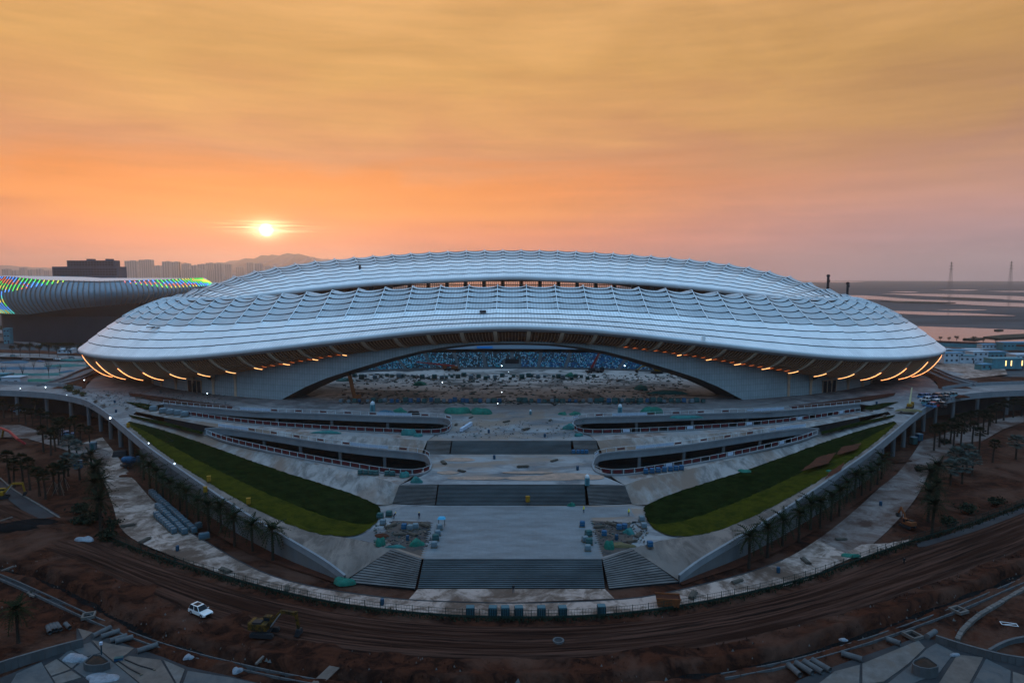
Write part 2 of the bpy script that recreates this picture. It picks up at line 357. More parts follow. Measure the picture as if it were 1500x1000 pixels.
M['fascia'] = mat('stand_fascia', (.24, .29, .34), None, .6)
M['sky_blue'] = mat('blue_banner', (.02, .22, .55))

stad = thing('stadium', 'huge oval stadium under a white scalloped saddle roof with an open front arch', 'stadium', (0, 366, ZP))
SL = stad.location
NU, NRI, NRO = 7, 8, 9
us = np.linspace(-1, 1, NU)
def panel(k, j, inner):
    NR = NRI if inner else NRO
    t = np.interp(np.linspace(0, 1, NU), [0, 1], [rib_t[k], rib_t[k+1]])
    S = inner_s if inner else outer_s
    rows = []
    for w in (0, .5, 1):
        tm = (t[0]+t[-1])/2; r = ((j+w)/NR)**(1.0 if inner else 1.5-.6*math.cos(tm)**2); p = S(t, np.full(NU, r))
        sag = (.5+1.7*np.cos(t)**2)*max(0., 1-r/.7)**1.1*(1-us**2)
        if inner: sag = .85*(1-.75*r)*(1-us**2)
        kz = max(0., 1-r*1.7); step = (.34+.6*kz*np.abs(us)**4)*w
        p[:, 2] += step-sag; rows.append(p)
    low = rows[-1].copy(); low[:, 2] -= (.5+.75*max(0., 1-1.7*(j+1)/NR)*np.abs(us)**4); n = nrm(t)*(-.25 if not inner else .25); low[:, :2] += n
    v = np.concatenate(rows+[rows[-1], low]); f = []; mi = []
    for b in range(3):
        if b == 2: a0, a1 = 3, 4
        else: a0, a1 = b, b+1
        for i in range(NU-1):
            q = (a0*NU+i, a0*NU+i+1, a1*NU+i+1, a1*NU+i); f.append(q if inner else q[::-1]); mi.append(1 if b == 2 else 0)
    uv = [((u+1)/2, (0, .5, 1, 1, 1)[b]) for b in range(5) for u in us]
    return v, f, mi, uv
allp = []
for inner in (False, True):
    for k in range(NB):
        NR = NRI if inner else NRO
        for j in range(NR):
            if not inner or True:
                S = inner_s if inner else outer_s
                q = [S(np.array([rib_t[k+a]]), np.array([(j+b)/NR]))[0] for a, b in ((0, 0), (1, 0), (1, 1), (0, 1))]
                e1 = q[1]-q[0]; e2 = q[3]-q[0]; nn = np.cross(e1, e2); nn = nn if nn[2] > 0 else -nn
                face = np.dot(np.array([0, 0, CAMH])-q[0], nn)
                pp = np.array([proj(a) for a in q]); x, y = pp.T
                ar = .5*abs(np.dot(x, np.roll(y, 1))-np.dot(y, np.roll(x, 1)))
                hid = (inner and np.sin(rib_t[k]) < -.25) or (not inner and np.sin(rib_t[k]) > .45)
                allp.append((ar if face > 0 and not hid else 0, inner, k, j))
allp.sort(key=lambda a: -a[0])
rest = MB(); ruv = []
for n, (ar, inner, k, j) in enumerate(allp):
    v, f, mi, uv = panel(k, j, inner)
    if n < 300: mesh_obj('roof_panel', v, f, [M['roof_up' if j < (3 if inner else 5) else 'roof'], M['riser_shade_and_fittings']], stad, mi, uv, absolute=True)
    else:
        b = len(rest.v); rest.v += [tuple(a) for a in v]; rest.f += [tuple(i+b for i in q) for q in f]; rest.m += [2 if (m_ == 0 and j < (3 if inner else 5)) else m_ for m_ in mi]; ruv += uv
mesh_obj('roof_panels', rest.v, rest.f, [M['roof'], M['riser_shade_and_fittings'], M['roof_up']], stad, rest.m, ruv, kind='stuff', absolute=True)
for k in range(NB):                                      # pale caps on the upper part of every rib
    b = MB()
    for S, hi in ((outer_s, .5), (inner_s, .3)):
        rr = np.linspace(0, hi, 6); p = S(np.full(6, rib_t[k]), rr); p[:, 2] += .55
        for a, c in zip(p[:-1], p[1:]): b.bar(a, c, .22, .35)
    b.build('roof_rib', M['cap'], stad, absolute=True)
# underside lining of the whole roof
NT = 240; tl = np.linspace(0, 2*PI, NT+1)
v = []; f = []
for S, r in ((outer_s, .97), (outer_s, .5), (outer_s, 0), (inner_s, .5), (inner_s, .98)):
    p = S(tl, np.full(NT+1, r)); p[:, 2] -= 2.6; v += [tuple(a) for a in p]
for a in range(4):
    for i in range(NT): f.append((a*(NT+1)+i, a*(NT+1)+i+1, (a+1)*(NT+1)+i+1, (a+1)*(NT+1)+i))
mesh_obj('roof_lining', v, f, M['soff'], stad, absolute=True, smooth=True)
def ring(prof, name, mats, mi, base, kind=None, smooth=True):
    """sweep a profile of (outward, up) offsets along a closed curve"""
    p = base(tl); n = nrm(tl); v = []; f = []; ms = []
    for o, h in prof:
        q = p.copy(); q[:, :2] += n*o; q[:, 2] += h; v += [tuple(a) for a in q]
    for a in range(len(prof)-1):
        for i in range(NT): f.append((a*(NT+1)+i, a*(NT+1)+i+1, (a+1)*(NT+1)+i+1, (a+1)*(NT+1)+i)); ms.append(mi[a])
    return mesh_obj(name, v, f, mats, stad, ms, absolute=True, smooth=smooth)
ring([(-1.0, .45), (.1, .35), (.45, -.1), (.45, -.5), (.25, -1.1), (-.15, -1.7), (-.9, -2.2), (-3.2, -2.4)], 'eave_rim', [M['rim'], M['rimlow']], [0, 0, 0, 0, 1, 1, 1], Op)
ring([(.9, .3), (-.2, .5), (-.7, .2), (-.8, -.8), (-.5, -1.9), (.8, -2.4)], 'inner_rim', [M['rim'], M['rimlow']], [0, 0, 0, 0, 1], Ip)

# ------------------------------------------------------------------ the bowl under the eave: lining, ribs, fins, light strips
def bowl(t, s, off=0.0):
    a = Op(t); n = nrm(t); a[..., :2] -= n*1.6; a[..., 2] -= 2.0; c = Lp(t-.06*np.sin(t+PI/2)*np.ones_like(t)); c[..., 2] += .2
    m = a*.62+c*.38; m[..., 2] = a[..., 2]*.12+c[..., 2]*.88; s = np.asarray(s)[..., None]
    p = a*(1-s)**2+2*m*s*(1-s)+c*s*s
    p[..., :2] += n*off; p[..., 2] -= off*.35*s[..., 0]; return p
NSG = 8; sg = np.linspace(0, 1, NSG)
def open_back(t): return angf(t) > 138
v = []; f = []
tb = np.linspace(-PI/2, 1.5*PI, 301)
for t in tb: v += [tuple(a) for a in bowl(np.full(NSG, t), sg)]
for i in range(300):
    if open_back((tb[i]+tb[i+1])/2): continue
    for a in range(NSG-1): f.append((i*NSG+a, (i+1)*NSG+a, (i+1)*NSG+a+1, i*NSG+a+1))
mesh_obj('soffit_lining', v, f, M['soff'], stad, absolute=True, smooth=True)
fins = MB(); NF = 9
for k in range(NB):
    for i in range(1, NF+1):
        if i in (1, 2) and angf(rib_t[k]) < 120: pass
        t = rib_t[k]+(rib_t[k+1]-rib_t[k])*i/(NF+1); a0 = bowl(np.full(NSG, t), sg, .0); a1 = bowl(np.full(NSG, t), sg, .55)
        tg = np.array([-math.sin(t), math.cos(t), 0])*.09
        b = len(fins.v); fins.v += [tuple(x) for x in a0-tg]+[tuple(x) for x in a1-tg]+[tuple(x) for x in a1+tg]+[tuple(x) for x in a0+tg]
        for s_ in range(3):
            for a in range(NSG-1): fins.f.append((b+s_*NSG+a, b+s_*NSG+a+1, b+(s_+1)*NSG+a+1, b+(s_+1)*NSG+a)); fins.m.append(0)
fins.build('soffit_fins', M['fin'], stad, absolute=True, kind='stuff')
rib_l = rnd.sample(range(NB), NB)
for k in range(NB):
    t = rib_t[k]; a0 = bowl(np.full(NSG, t), sg, .0); a1 = bowl(np.full(NSG, t), sg, 1.1); tg = np.array([-math.sin(t), math.cos(t), 0])
    tg = tg/np.linalg.norm(tg)*.75; b = MB(); b.v = [tuple(x) for x in a0-tg]+[tuple(x) for x in a1-tg]+[tuple(x) for x in a1+tg]+[tuple(x) for x in a0+tg]
    for s_ in range(3):
        for a in range(NSG-1): b.f.append((s_*NSG+a, s_*NSG+a+1, (s_+1)*NSG+a+1, (s_+1)*NSG+a)); b.m.append(0)
    rb = b.build('soffit_rib', M['rib'], stad, absolute=True)
    # light strip on the lower length of the rib; longer towards the ends
    an = angf(t); px, py = proj(Lp(np.array([t]))[0])
    if 18 < an < 92:
        fr = np.interp(an, [11, 30, 40, 48, 55, 62, 70, 92], [.14, .26, .34, .50, .66, .88, .97, .97]); ss = np.linspace(1-fr, 1, 9); p = bowl(np.full(9, t), ss, 1.22); b = MB(); w = .09+.2*min(1, max(0, an-40)/30)
        for a, c in zip(p[:-1], p[1:]): b.bar(a, c, w*2, .3)
        b.v = [(x-SL.x, y-SL.y, z-SL.z) for x, y, z in b.v]
        b.build('light_strip', M['glow'] if an > 50 else M['glow2'], rb)

M['ember'] = mat('soffit_lamp', (.8, .2, .05), emit=(1, .22, .06), estr=.55)
for k in range(NB):                                      # orange lamps at the foot of the lagoon-side bays
    t = (rib_t[k]+rib_t[k+1])/2
    if math.cos(t) > 0 and 14 < angf(t) < 36 or math.cos(t) < 0 and 22 < angf(t) < 34:
        b = MB()
        for q in (-.3, 0, .3):
            tq = t+q*(rib_t[k+1]-rib_t[k]); p = bowl(np.full(3, tq), np.array([.74, .82, .90]), .3)
            for a, c in zip(p[:-1], p[1:]): b.bar(a, c, 1.2, .15)
        b.build('soffit_lamp', M['ember'], stad, absolute=True)
# ------------------------------------------------------------------ facade, arch
LA = 30.6; LE = 62
for sd in (-1, 1):
    an = np.linspace(0.0 if sd > 0 else 0.0, LE, 63); t = -PI/2+sd*np.radians(an)
    top = Lp(t); top[:, :2] = plan(t, wB(t)); bot = top.copy(); bot[:, 2] = np.where(an < LA, np.minimum(zAf(an), top[:, 2]-.7), ZP-.4)
    bot[:, 2] = np.maximum(bot[:, 2], ZP-.4); n = nrm(t); out = np.where(an < LA, 0, .0); bot[:, :2] += n*(1.2*(top[:, 2:3]-bot[:, 2:3])/25)
    s = np.r_[0, np.cumsum(np.linalg.norm(np.diff(top[:, :2], axis=0), axis=1))]
    v = [tuple(a) for a in top]+[tuple(a) for a in bot]; K = len(an)
    uv = [(s[i], top[i, 2]) for i in range(K)]+[(s[i], bot[i, 2]) for i in range(K)]
    f = [(i, i+1, K+i+1, K+i) for i in range(K-1)]
    mesh_obj('facade_wall', v, f, M['clad'], stad, uv=uv, absolute=True)
    # thick underside of the arch
    an = np.linspace(0, LA, 40); t = -PI/2+sd*np.radians(an); a = Lp(t); a[:, :2] = plan(t, wB(t)); n = nrm(t); zz = np.maximum(np.minimum(zAf(an), a[:, 2]-.7), ZP-.4)
    a[:, :2] += n*(1.2*(a[:, 2:3]-zz[:, None])/25); a[:, 2] = zz; b = a.copy(); b[:, :2] -= n*13; b[:, 2] = np.maximum(b[:, 2]-2.0, ZP-.4)
    c = b.copy(); c[:, :2] -= n*.5; c[:, 2] = Lp(t)[:, 2]+1; K = 40
    v = [tuple(x) for x in a]+[tuple(x) for x in b]+[tuple(x) for x in c]; f = [(i, i+1, K+i+1, K+i) for i in range(K-1)]+[(K+i, K+i+1, 2*K+i+1, 2*K+i) for i in range(K-1)]
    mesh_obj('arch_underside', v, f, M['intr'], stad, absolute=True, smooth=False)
    # recessed base of the ends, behind columns
    an = np.linspace(LE, 150, 70); t = -PI/2+sd*np.radians(an); a = cat_z(plan(t, wB(t)-9), 0*t+ZP-.3); b = a.copy(); b[:, 2] = Lp(t)[:, 2]+3
    K = 70; mesh_obj('base_wall', [tuple(x) for x in a]+[tuple(x) for x in b], [(i, i+1, K+i+1, K+i) for i in range(K-1)], M['conc_d'], stad, absolute=True)
for k in range(NB):                                      # columns that carry the ribs down to the plaza
    t = rib_t[k]; an = angf(t)
    if 35 < an < 150:
        p = Lp(np.array([t]))[0]; p[:2] = plan(np.array([t]), wB(np.array([t])))[0]; n = nrm(np.array([t]))[0]; b = MB(); o = .5 if an < LE else -.6
        q = [(p[0]+n[0]*(o+e), p[1]+n[1]*(o+e), z) for e, z in ((.5, p[2]+.4), (-.1, p[2]-1.6), (-.15, p[2]-3), (-.15, ZP-.4))]
        for (a, c), w in zip(zip(q[:-1], q[1:]), (1.5, 1.15, .95)): b.bar(a, c, w, w)
        b.build('column', M['rib'], stad, absolute=True)
M['door'] = mat('dark_glass_door', (.012, .014, .017), None, .2)
for sd in (-1, 1):
    t = -PI/2+sd*R(46.6); p = Lp(np.array([t]))[0]; p[:2] = plan(np.array([t]), wB(np.array([t])))[0]; n = nrm(np.array([t]))[0]; rz = math.atan2(n[1], n[0])
    b = MB(); b.box((p[0]+n[0]*.55, p[1]+n[1]*.55, ZP+2.6), (.5, 8, 5.2), rz); dr = b.build('entrance_door', M['door'], stad, absolute=True)
    b = MB()
    for y in (-4.1, -1.4, 1.4, 4.1): b.box((p[0]-SL.x+n[0]*.85-n[1]*y, p[1]-SL.y+n[1]*.85+n[0]*y, 2.7), (.3, .25, 5.4), rz)
    b.box((p[0]-SL.x+n[0]*.85, p[1]-SL.y+n[1]*.85, 5.3), (.3, 8.4, .35), rz); b.build('door_frame', M['rib'], dr)

tq = np.linspace(-PI/2-R(150), -PI/2+R(150), 201); a = Lp(tq); a[:, 2] += .15; b_ = a.copy(); b_[:, :2] = plan(tq, wB(tq)-9.5); b_[:, 2] += .8
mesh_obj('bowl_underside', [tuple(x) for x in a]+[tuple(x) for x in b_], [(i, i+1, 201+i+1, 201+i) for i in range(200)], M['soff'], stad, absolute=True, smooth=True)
# ------------------------------------------------------------------ the stands seen through the arch
SCY = 319.0
def el(t, a, b, z): return np.array([a*math.cos(t), SCY+b*math.sin(t), z])
NROW = 16; A0, B0, Z0 = 116.0, 52.0, 10.5
def tier(i): return A0+i*1.05, B0+i*1.05, Z0+i*.385
t0, t1 = R(-25), R(205); NSEG = 96; ts = np.linspace(t0, t1, NSEG+1)
v = []; f = []; prof = [(0, ZP-.1), (0, Z0)]
for i in range(NROW): prof += [(i*1.05, Z0+i*.385), ((i+1)*1.05, Z0+i*.385)]
prof += [(NROW*1.05, Z0+NROW*.385), (NROW*1.05+3, Z0+NROW*.385)]
for o, z in prof: v += [tuple(el(t, A0+o, B0+o, z)) for t in ts]
for a in range(len(prof)-1):
    for i in range(NSEG): f.append((a*(NSEG+1)+i, a*(NSEG+1)+i+1, (a+1)*(NSEG+1)+i+1, (a+1)*(NSEG+1)+i))
mesh_obj('lower_stand', v, f, M['stand'], stad, absolute=True)
xs_ = np.array([el(t, A0+8, B0+8, 0)[0] for t in np.linspace(t0, t1, 4001)]); ys_ = np.array([el(t, A0+8, B0+8, 0)[1] for t in np.linspace(t0, t1, 4001)])
ar_ = np.r_[0, np.cumsum(np.hypot(np.diff(xs_), np.diff(ys_)))]; mid = ar_[-1]/2; nblk = int(ar_[-1]/15.5/2); tb_ = lambda s: np.interp(s, ar_, np.linspace(t0, t1, 4001))
for q in range(-nblk, nblk):
    ca = mid+q*15.5+1.0; cb = ca+13.5; ta, tb2 = tb_(ca), tb_(cb); b = MB()
    for i in range(NROW):
        ra, rb_, z = tier(i); n = 22; side = -q/nblk
        for c in range(n):
            t = ta+(tb2-ta)*(c+.5)/n; p = el(t, ra+.5, rb_+.5, z); x = p[0]
            if abs(x) < 5 and i < 9: continue                       # the dark mouth of the tunnel
            if rnd.random() < .06: continue
            h = rnd.random(); low = i < 5
            pb = .06+.5*(x > 5)*(1 if low or x > 40 else .4)+.06*(x < -60)
            m = 0 if h < pb else 1 if h < pb+.16 else 3 if h < pb+.16+(.28 if x < -40 else .12) else 2
            b.box((p[0], p[1], z+.38), (.44, .5, .16), math.atan2(p[1]-SCY, p[0]), m); b.box((p[0]+.22*math.cos(t), p[1]+.22*math.sin(t), z+.62), (.1, .5, .5), t, m)
    b.build('seat_block', [M['seat_b'], M['seat_w'], M['seat_d'], M['seat_t']], stad, absolute=True, kind='stuff')
b = MB(); b.box((0, SCY+B0+7.5, Z0+1.9), (7.6, 6, 3.8)); b.build('tunnel_mouth', M['door'], stad, absolute=True)
def band(name, a, b_, z0, z1, m, a2=None, b2=None, ts=ts):
    a2 = a2 or a; b2 = b2 or b_; v = [tuple(el(t, a, b_, z0)) for t in ts]+[tuple(el(t, a2, b2, z1)) for t in ts]
    return mesh_obj(name, v, [(i, i+1, NSEG+1+i+1, NSEG+1+i) for i in range(NSEG)], m, stad, absolute=True)
o = NROW*1.05
band('concourse_wall', A0+o+8, B0+o+8, Z0+NROW*.385-.5, 19.5, M['conc_d'])
band('stand_fascia', A0+o+1, B0+o+1, 18.8, 22.5, M['fascia'])
band('fascia_underside', A0+o+1, B0+o+1, 18.8, 19.1, M['conc_d'], A0+o+8, B0+o+8)
band('upper_stand', A0+o+1, B0+o+1, 22.4, 36, M['stand'], A0+o+16, B0+o+26, np.linspace(R(28), R(152), NSEG+1))
b = MB(); y = SCY+(B0+o+.6)*math.sqrt(1-(18/(A0+o))**2); b.box((-15.5, y-.15, 19.8), (9, .2, 1.2)); b.build('banner', M['sky_blue'], stad, absolute=True)
# columns and bars between the far stand and the far roof: the bright slot over the front ridge
for k in range(NB):
    t = rib_t[k]
    if angf(t) > 140:
        p = Rp(np.array([t]))[0]; b = MB(); b.box((p[0], p[1]-6, 51), (2.0, 1.6, 34)); b.build('far_column', M['door'], stad, absolute=True)
b = MB()
for k in range(NB):
    if angf(rib_t[k]) > 140:
        for i in range(1, 9):
            t = rib_t[k]+(rib_t[k+1]-rib_t[k])*i/9; p = Rp(np.array([t]))[0]; b.box((p[0], p[1]-6, 51), (.22, .22, 34))
b.build('far_mullions', M['door'], stad, absolute=True, kind='stuff')
b = MB()
tq = np.linspace(PI/2-R(42), PI/2+R(42), 61); p = Rp(tq)
for z, h_ in ((57.6, 1.6), (54.6, .5)):
    for a, c in zip(p[:-1], p[1:]): b.bar((a[0], a[1]-6.4, z), (c[0], c[1]-6.4, z), .8, h_)
b.build('far_beam', M['door'], stad, absolute=True)
# small fittings on the roof
for px, py, w in ((222, 483, 1), (228, 483, 1), (528, 393, 2), (705, 459, 3), (1031, 499, 4)):
    r, inner = None, py < 400
    best = None
    for t in np.linspace(-PI, PI, 721):
        if (math.sin(t) > 0) != inner: continue
        for r in np.linspace(0, 1, 33):
            p = (inner_s if inner else outer_s)(np.array([t]), np.array([r]))[0]; x, y = proj(p); dd = (x-px)**2+(y-py)**2
            if best is None or dd < best[0]: best = (dd, p, t)
    p = best[1]; b = MB(); b.box((p[0], p[1], p[2]+.9), {1: (.9, 3.4, .4), 2: (1.2, 1.2, 2.6), 3: (2.6, 1.2, .8), 4: (1.2, 1.2, 2.2)}[w], best[2]+PI/2 if w == 1 else 0)
    b.build({1: 'roof_hatch', 2: 'vent_box', 3: 'roof_bundle', 4: 'roof_box'}[w], M['riser_shade_and_fittings'] if w != 4 else M['cap'], stad, absolute=True)
# ------------------------------------------------------------------ ground, plain, water, hills
def px_line(pts, z=0.0): return [G(x, y, z) for x, y in pts]
CH_PX = [(-120, 800), (0, 845), (60, 872), (130, 905), (200, 935), (260, 955), (330, 973), (420, 993), (520, 1010), (750, 1030), (960, 1003), (1050, 994), (1150, 975), (1240, 950), (1330, 920), (1420, 886), (1500, 850), (1640, 800)]
CH = smooth_line(px_line(CH_PX), 160)
TR_PX = [(-120, 780), (0, 826), (60, 843), (100, 860), (150, 887), (210, 922), (290, 950), (380, 973), (500, 990), (750, 1008), (960, 990), (1130, 965), (1200, 945), (1300, 910), (1400, 873), (1500, 835), (1640, 780)]
TR = smooth_line(px_line(TR_PX), 160)
def dist_to(line, X, Y):
    d = np.full(X.shape, 1e9)
    for a, b in zip(line[:-1], line[1:]):
        vx, vy = b[0]-a[0], b[1]-a[1]; q = np.clip(((X-a[0])*vx+(Y-a[1])*vy)/(vx*vx+vy*vy), 0, 1)
        d = np.minimum(d, np.hypot(X-a[0]-q*vx, Y-a[1]-q*vy))
    return d
nrs = np.random.RandomState(3)
def vnoise(X, Y, cell):
    gx = X/cell; gy = Y/cell; ix = np.floor(gx).astype(int); iy = np.floor(gy).astype(int); fx = gx-ix; fy = gy-iy; fx = fx*fx*(3-2*fx); fy = fy*fy*(3-2*fy)
    h = lambda a, b: (np.sin(a*127.1+b*311.7+cell*17.3)*43758.5453) % 1
    return (h(ix, iy)*(1-fx)+h(ix+1, iy)*fx)*(1-fy)+(h(ix, iy+1)*(1-fx)+h(ix+1, iy+1)*fx)*fy
gx = np.concatenate([np.arange(-420, -130, 3.0), np.arange(-130, 130.1, .9), np.arange(133, 421, 3.0)])
gy = np.concatenate([np.arange(55, 165, .9), np.arange(165, 420.1, 3.0)])
X, Y = np.meshgrid(gx, gy)
rough = vnoise(X, Y, 9)*.5+vnoise(X, Y, 3.1)*.3+vnoise(X, Y, 1.3)*.2
Z = -.45*rough
dT = dist_to(TR, X, Y); dC = dist_to(CH, X, Y)
wob = 1+.8*(vnoise(X, Y, 6)-.5)
Z -= 2.8*np.exp(-(dT/(1.15*wob))**4)*(.5+.7*vnoise(X, Y, 14))
Z += (.75*np.exp(-((dT-2.2)/1.3)**2)*vnoise(X, Y, 4)*1.5)*(dT < 6)
Z = np.where(Y < 110, Z+.25*(vnoise(X, Y, 5)-.5), Z)
for px, py, r, h in ((85, 835, 4, 1.2), (205, 862, 5, .5), (60, 780, 9, 1.4), (350, 905, 3, .5), (470, 952, 3, .6), (960, 965, 4, .6), (1490, 880, 3, .5)):
    c = G(px, py); Z += h*np.exp(-((X-c.x)**2+(Y-c.y)**2)/r**2)*(.7+.6*vnoise(X, Y, 1.7))
e = np.minimum(np.minimum(X+420, 420-X), np.minimum(420-Y, Y-55)); Z = np.where(e < 12, Z-(12-e)*.15, Z)
ny, nx = X.shape; idx = np.arange(nx*ny).reshape(ny, nx)
F = np.stack([idx[:-1, :-1], idx[:-1, 1:], idx[1:, 1:], idx[1:, :-1]], -1).reshape(-1, 4)
mesh_obj('ground', np.stack([X, Y, Z], -1).reshape(-1, 3).tolist(), F.tolist(), M['dirt'], kind='structure', smooth=True)
rr = [0, 130, 230, 700, 1500, 3000, 5000, 8000, 11000]; v = []; f = []
for r in rr: v += [(r*math.cos(2*PI*i/72), 80+r*math.sin(2*PI*i/72), -7 if r < 150 else -1.2) for i in range(72)]
for a in range(len(rr)-1):
    for i in range(72): f.append((a*72+i, a*72+(i+1) % 72, (a+1)*72+(i+1) % 72, (a+1)*72+i))
mesh_obj('plain', v, f, M['plain'], kind='structure')
def sheet(name, pts, m, kind='structure', parent=None, uv=False):
    pts = [Vector(p) for p in pts]; tri = tessellate_polygon([[Vector((p.x, p.y, 0)) for p in pts]])
    return mesh_obj(name, pts, [tuple(t) for t in tri], m, parent, kind=kind)
def rough_poly(cx, cy, rx, ry, z, n=40, seed=0, amp=.3):
    r_ = random.Random(seed); ph = [r_.random()*6.28 for _ in range(6)]
    return [Vector((cx+rx*math.cos(a)*(1+amp*sum(math.sin(k*a+ph[k])/k for k in range(1, 6))*.5), cy+ry*math.sin(a)*(1+amp*sum(math.cos(k*a+ph[k])/k for k in range(1, 6))*.5), z)) for a in [2*PI*i/n for i in range(n)]]
def lake(pts, z=-.7): sheet('lake', smooth_line(px_line(pts+[pts[0]], z), 90, 2)[:-1], M['water'])
lake([(1180, 470), (1290, 476), (1390, 479), (1500, 483), (1640, 487), (1640, 510), (1560, 506), (1500, 503), (1440, 501), (1390, 500), (1340, 496), (1250, 490)])
lake([(1210, 433), (1255, 432), (1290, 434), (1330, 438), (1420, 441), (1520, 445), (1640, 449), (1640, 452), (1500, 449.5), (1440, 447.5), (1400, 445), (1340, 443), (1280, 438), (1240, 438)])
lake([(1170, 452), (1260, 454), (1340, 456), (1420, 458.5), (1470, 461), (1500, 463), (1420, 462), (1360, 461.5), (1310, 459), (1240, 457)])
lake([(1290, 430), (1380, 430.2), (1500, 434), (1640, 438), (1640, 444), (1500, 440.5), (1440, 436.5), (1360, 434)])
lake([(1150, 411.5), (1190, 411), (1260, 412.2), (1270, 413.4), (1200, 414)])
lake([(560, 409.6), (750, 409.3), (930, 409.6), (960, 412), (950, 418), (860, 421), (750, 422), (640, 421), (560, 418), (545, 412)])
for i, (a, b_, y) in enumerate(((1372, 1440, 424.5), (1445, 1520, 426.5), (1300, 1350, 427.3), (1370, 1455, 453.5))):
    lake([(a, y), ((a+b_)/2, y-.8), (b_, y+.3), ((a+b_)/2+8, y+1.4)])
M['reed'] = mat('reed_bed', (.02, .024, .018), (.03, .03, .02), .95, .02)
for pts in ([(1440, 494.5), (1470, 491.5), (1500, 490), (1560, 489), (1560, 492.5), (1500, 495), (1465, 497)], [(1410, 497.5), (1425, 496), (1440, 496), (1430, 498.5)], [(1456, 484), (1464, 483.4), (1470, 484), (1462, 484.8)],
            [(1290, 441), (1350, 442), (1400, 443.4), (1360, 444.4), (1310, 443)], [(1380, 436.4), (1430, 437), (1470, 438.6), (1420, 439)]):
    base = px_line(pts, -.66); top = [p+Vector((0, 0, 1.1)) for p in base]; n = len(pts)
    mesh_obj('reed_bank', base+top, [(i, (i+1) % n, n+(i+1) % n, n+i) for i in range(n)]+[tuple(range(n, 2*n))], M['reed'], kind='structure')
M['hill'] = mat('far_hill', (.10, .10, .13), (.07, .07, .09), .95, .004)
def hill(pts, Y, depth, seed):
    r_ = random.Random(seed); p = [D(x, y, Y) for x, y in pts]; p = resample(smooth_line(p, 60, 2), 90); v = []; f = []
    for q, (dy, hh) in enumerate(((-depth, 0), (-depth*.5, .45), (0, 1), (depth, .0))):
        for i, a in enumerate(p): v.append((a[0], Y+dy+r_.uniform(-.12, .12)*depth, -1.5+max(0, a[2])*hh*(1+r_.uniform(-.03, .03)*(hh > 0))))
    for a in range(3):
        for i in range(89): f.append((a*90+i, a*90+i+1, (a+1)*90+i+1, (a+1)*90+i))
    mesh_obj('hills', v, f, M['hill'], kind='structure')
hill([(200, 404), (260, 397), (310, 387), (345, 381), (375, 377), (400, 374), (420, 371), (440, 372), (455, 376), (480, 379), (520, 386), (580, 394), (660, 402)], 9000, 1500, 1)
hill([(-200, 396), (-100, 389), (0, 388), (40, 391), (90, 393), (140, 390), (200, 396), (260, 404)], 11000, 1500, 2)

ta, tb3 = resample(TR, 220), None
def shade_strip():
    p = np.array([tuple(q) for q in TR]); t = np.gradient(p[:, :2], axis=0); t /= np.linalg.norm(t, axis=1)[:, None]; n = np.stack([-t[:, 1], t[:, 0]], 1); r_ = np.random.RandomState(4); v = []
    for i in range(len(p)):
        w = .75+.25*math.sin(i*.9)+.2*r_.rand(); z = -1.15-.3*math.sin(i*.37)**2
        v += [(p[i, 0]+n[i, 0]*w, p[i, 1]+n[i, 1]*w, z), (p[i, 0]-n[i, 0]*w, p[i, 1]-n[i, 1]*w, z)]
    mesh_obj('trench_shade', v, [(2*i, 2*i+2, 2*i+3, 2*i+1) for i in range(len(p)-1)], M['black'], kind='structure')  # black strip added inside the trench, its shade put into the colour
shade_strip()
# ------------------------------------------------------------------ tracks and paths on the low ground
FEN_PX = [(40, 735), (100, 762), (165, 790), (230, 816), (300, 838), (400, 866), (500, 887), (600, 899), (690, 905), (800, 906), (880, 903), (960, 895), (1050, 880), (1130, 862), (1200, 842), (1270, 816), (1345, 790), (1420, 768), (1500, 738), (1600, 700)]
FEN = smooth_line(px_line(FEN_PX, .02), 160)
def loft(name, A, B, nu, nv, m, kind='structure', zf=None, parent=None, absolute=False):
    a = resample(A, nu); b = resample(B, nu); v = []; uv = []; L_ = np.r_[0, np.cumsum(np.linalg.norm(np.diff((a+b)/2, axis=0), axis=1))]; wd = np.linalg.norm(a-b, axis=1).mean()
    for j in range(nv+1):
        w = j/nv; p = a*(1-w)+b*w
        if zf is not None: p[:, 2] += zf(p[:, 0], p[:, 1], w, L_)
        v += [tuple(q) for q in p]; uv += [(l, wd*w) for l in L_]
    f = [(j*nu+i, j*nu+i+1, (j+1)*nu+i+1, (j+1)*nu+i) for j in range(nv) for i in range(nu-1)]
    return mesh_obj(name, v, f, m, parent, uv=uv, smooth=True, kind=kind, absolute=absolute)
def off(line, d):
    p = np.array([tuple(q) for q in line]); t = np.gradient(p[:, :2], axis=0); t /= np.linalg.norm(t, axis=1)[:, None]; q = p.copy(); q[:, 0] += -t[:, 1]*d; q[:, 1] += t[:, 0]*d; return q
def ruts(x, y, w, l):
    return .02+.17*np.abs(np.sin(w*23+.9*np.sin(l*.04)+.5*np.sin(l*.11)))*np.sin(PI*w)+.12*(vnoise(x, y, 2.3)-.5)*np.sin(PI*w)-.45*np.clip((w-.88)/.12, 0, 1)-.3*np.clip((.08-w)/.08, 0, 1)
RA = off(FEN, -2.2); RB = off(smooth_line(px_line([(-120, 745), (0, 790), (90, 812), (200, 865), (290, 905), (400, 936), (520, 955), (660, 966), (750, 968), (880, 963), (1000, 952), (1120, 930), (1240, 900), (1340, 865), (1430, 832), (1500, 805), (1640, 750)], .02), 160), 0)
loft('dirt_road', RA, RB, 320, 56, M['road'], zf=ruts)
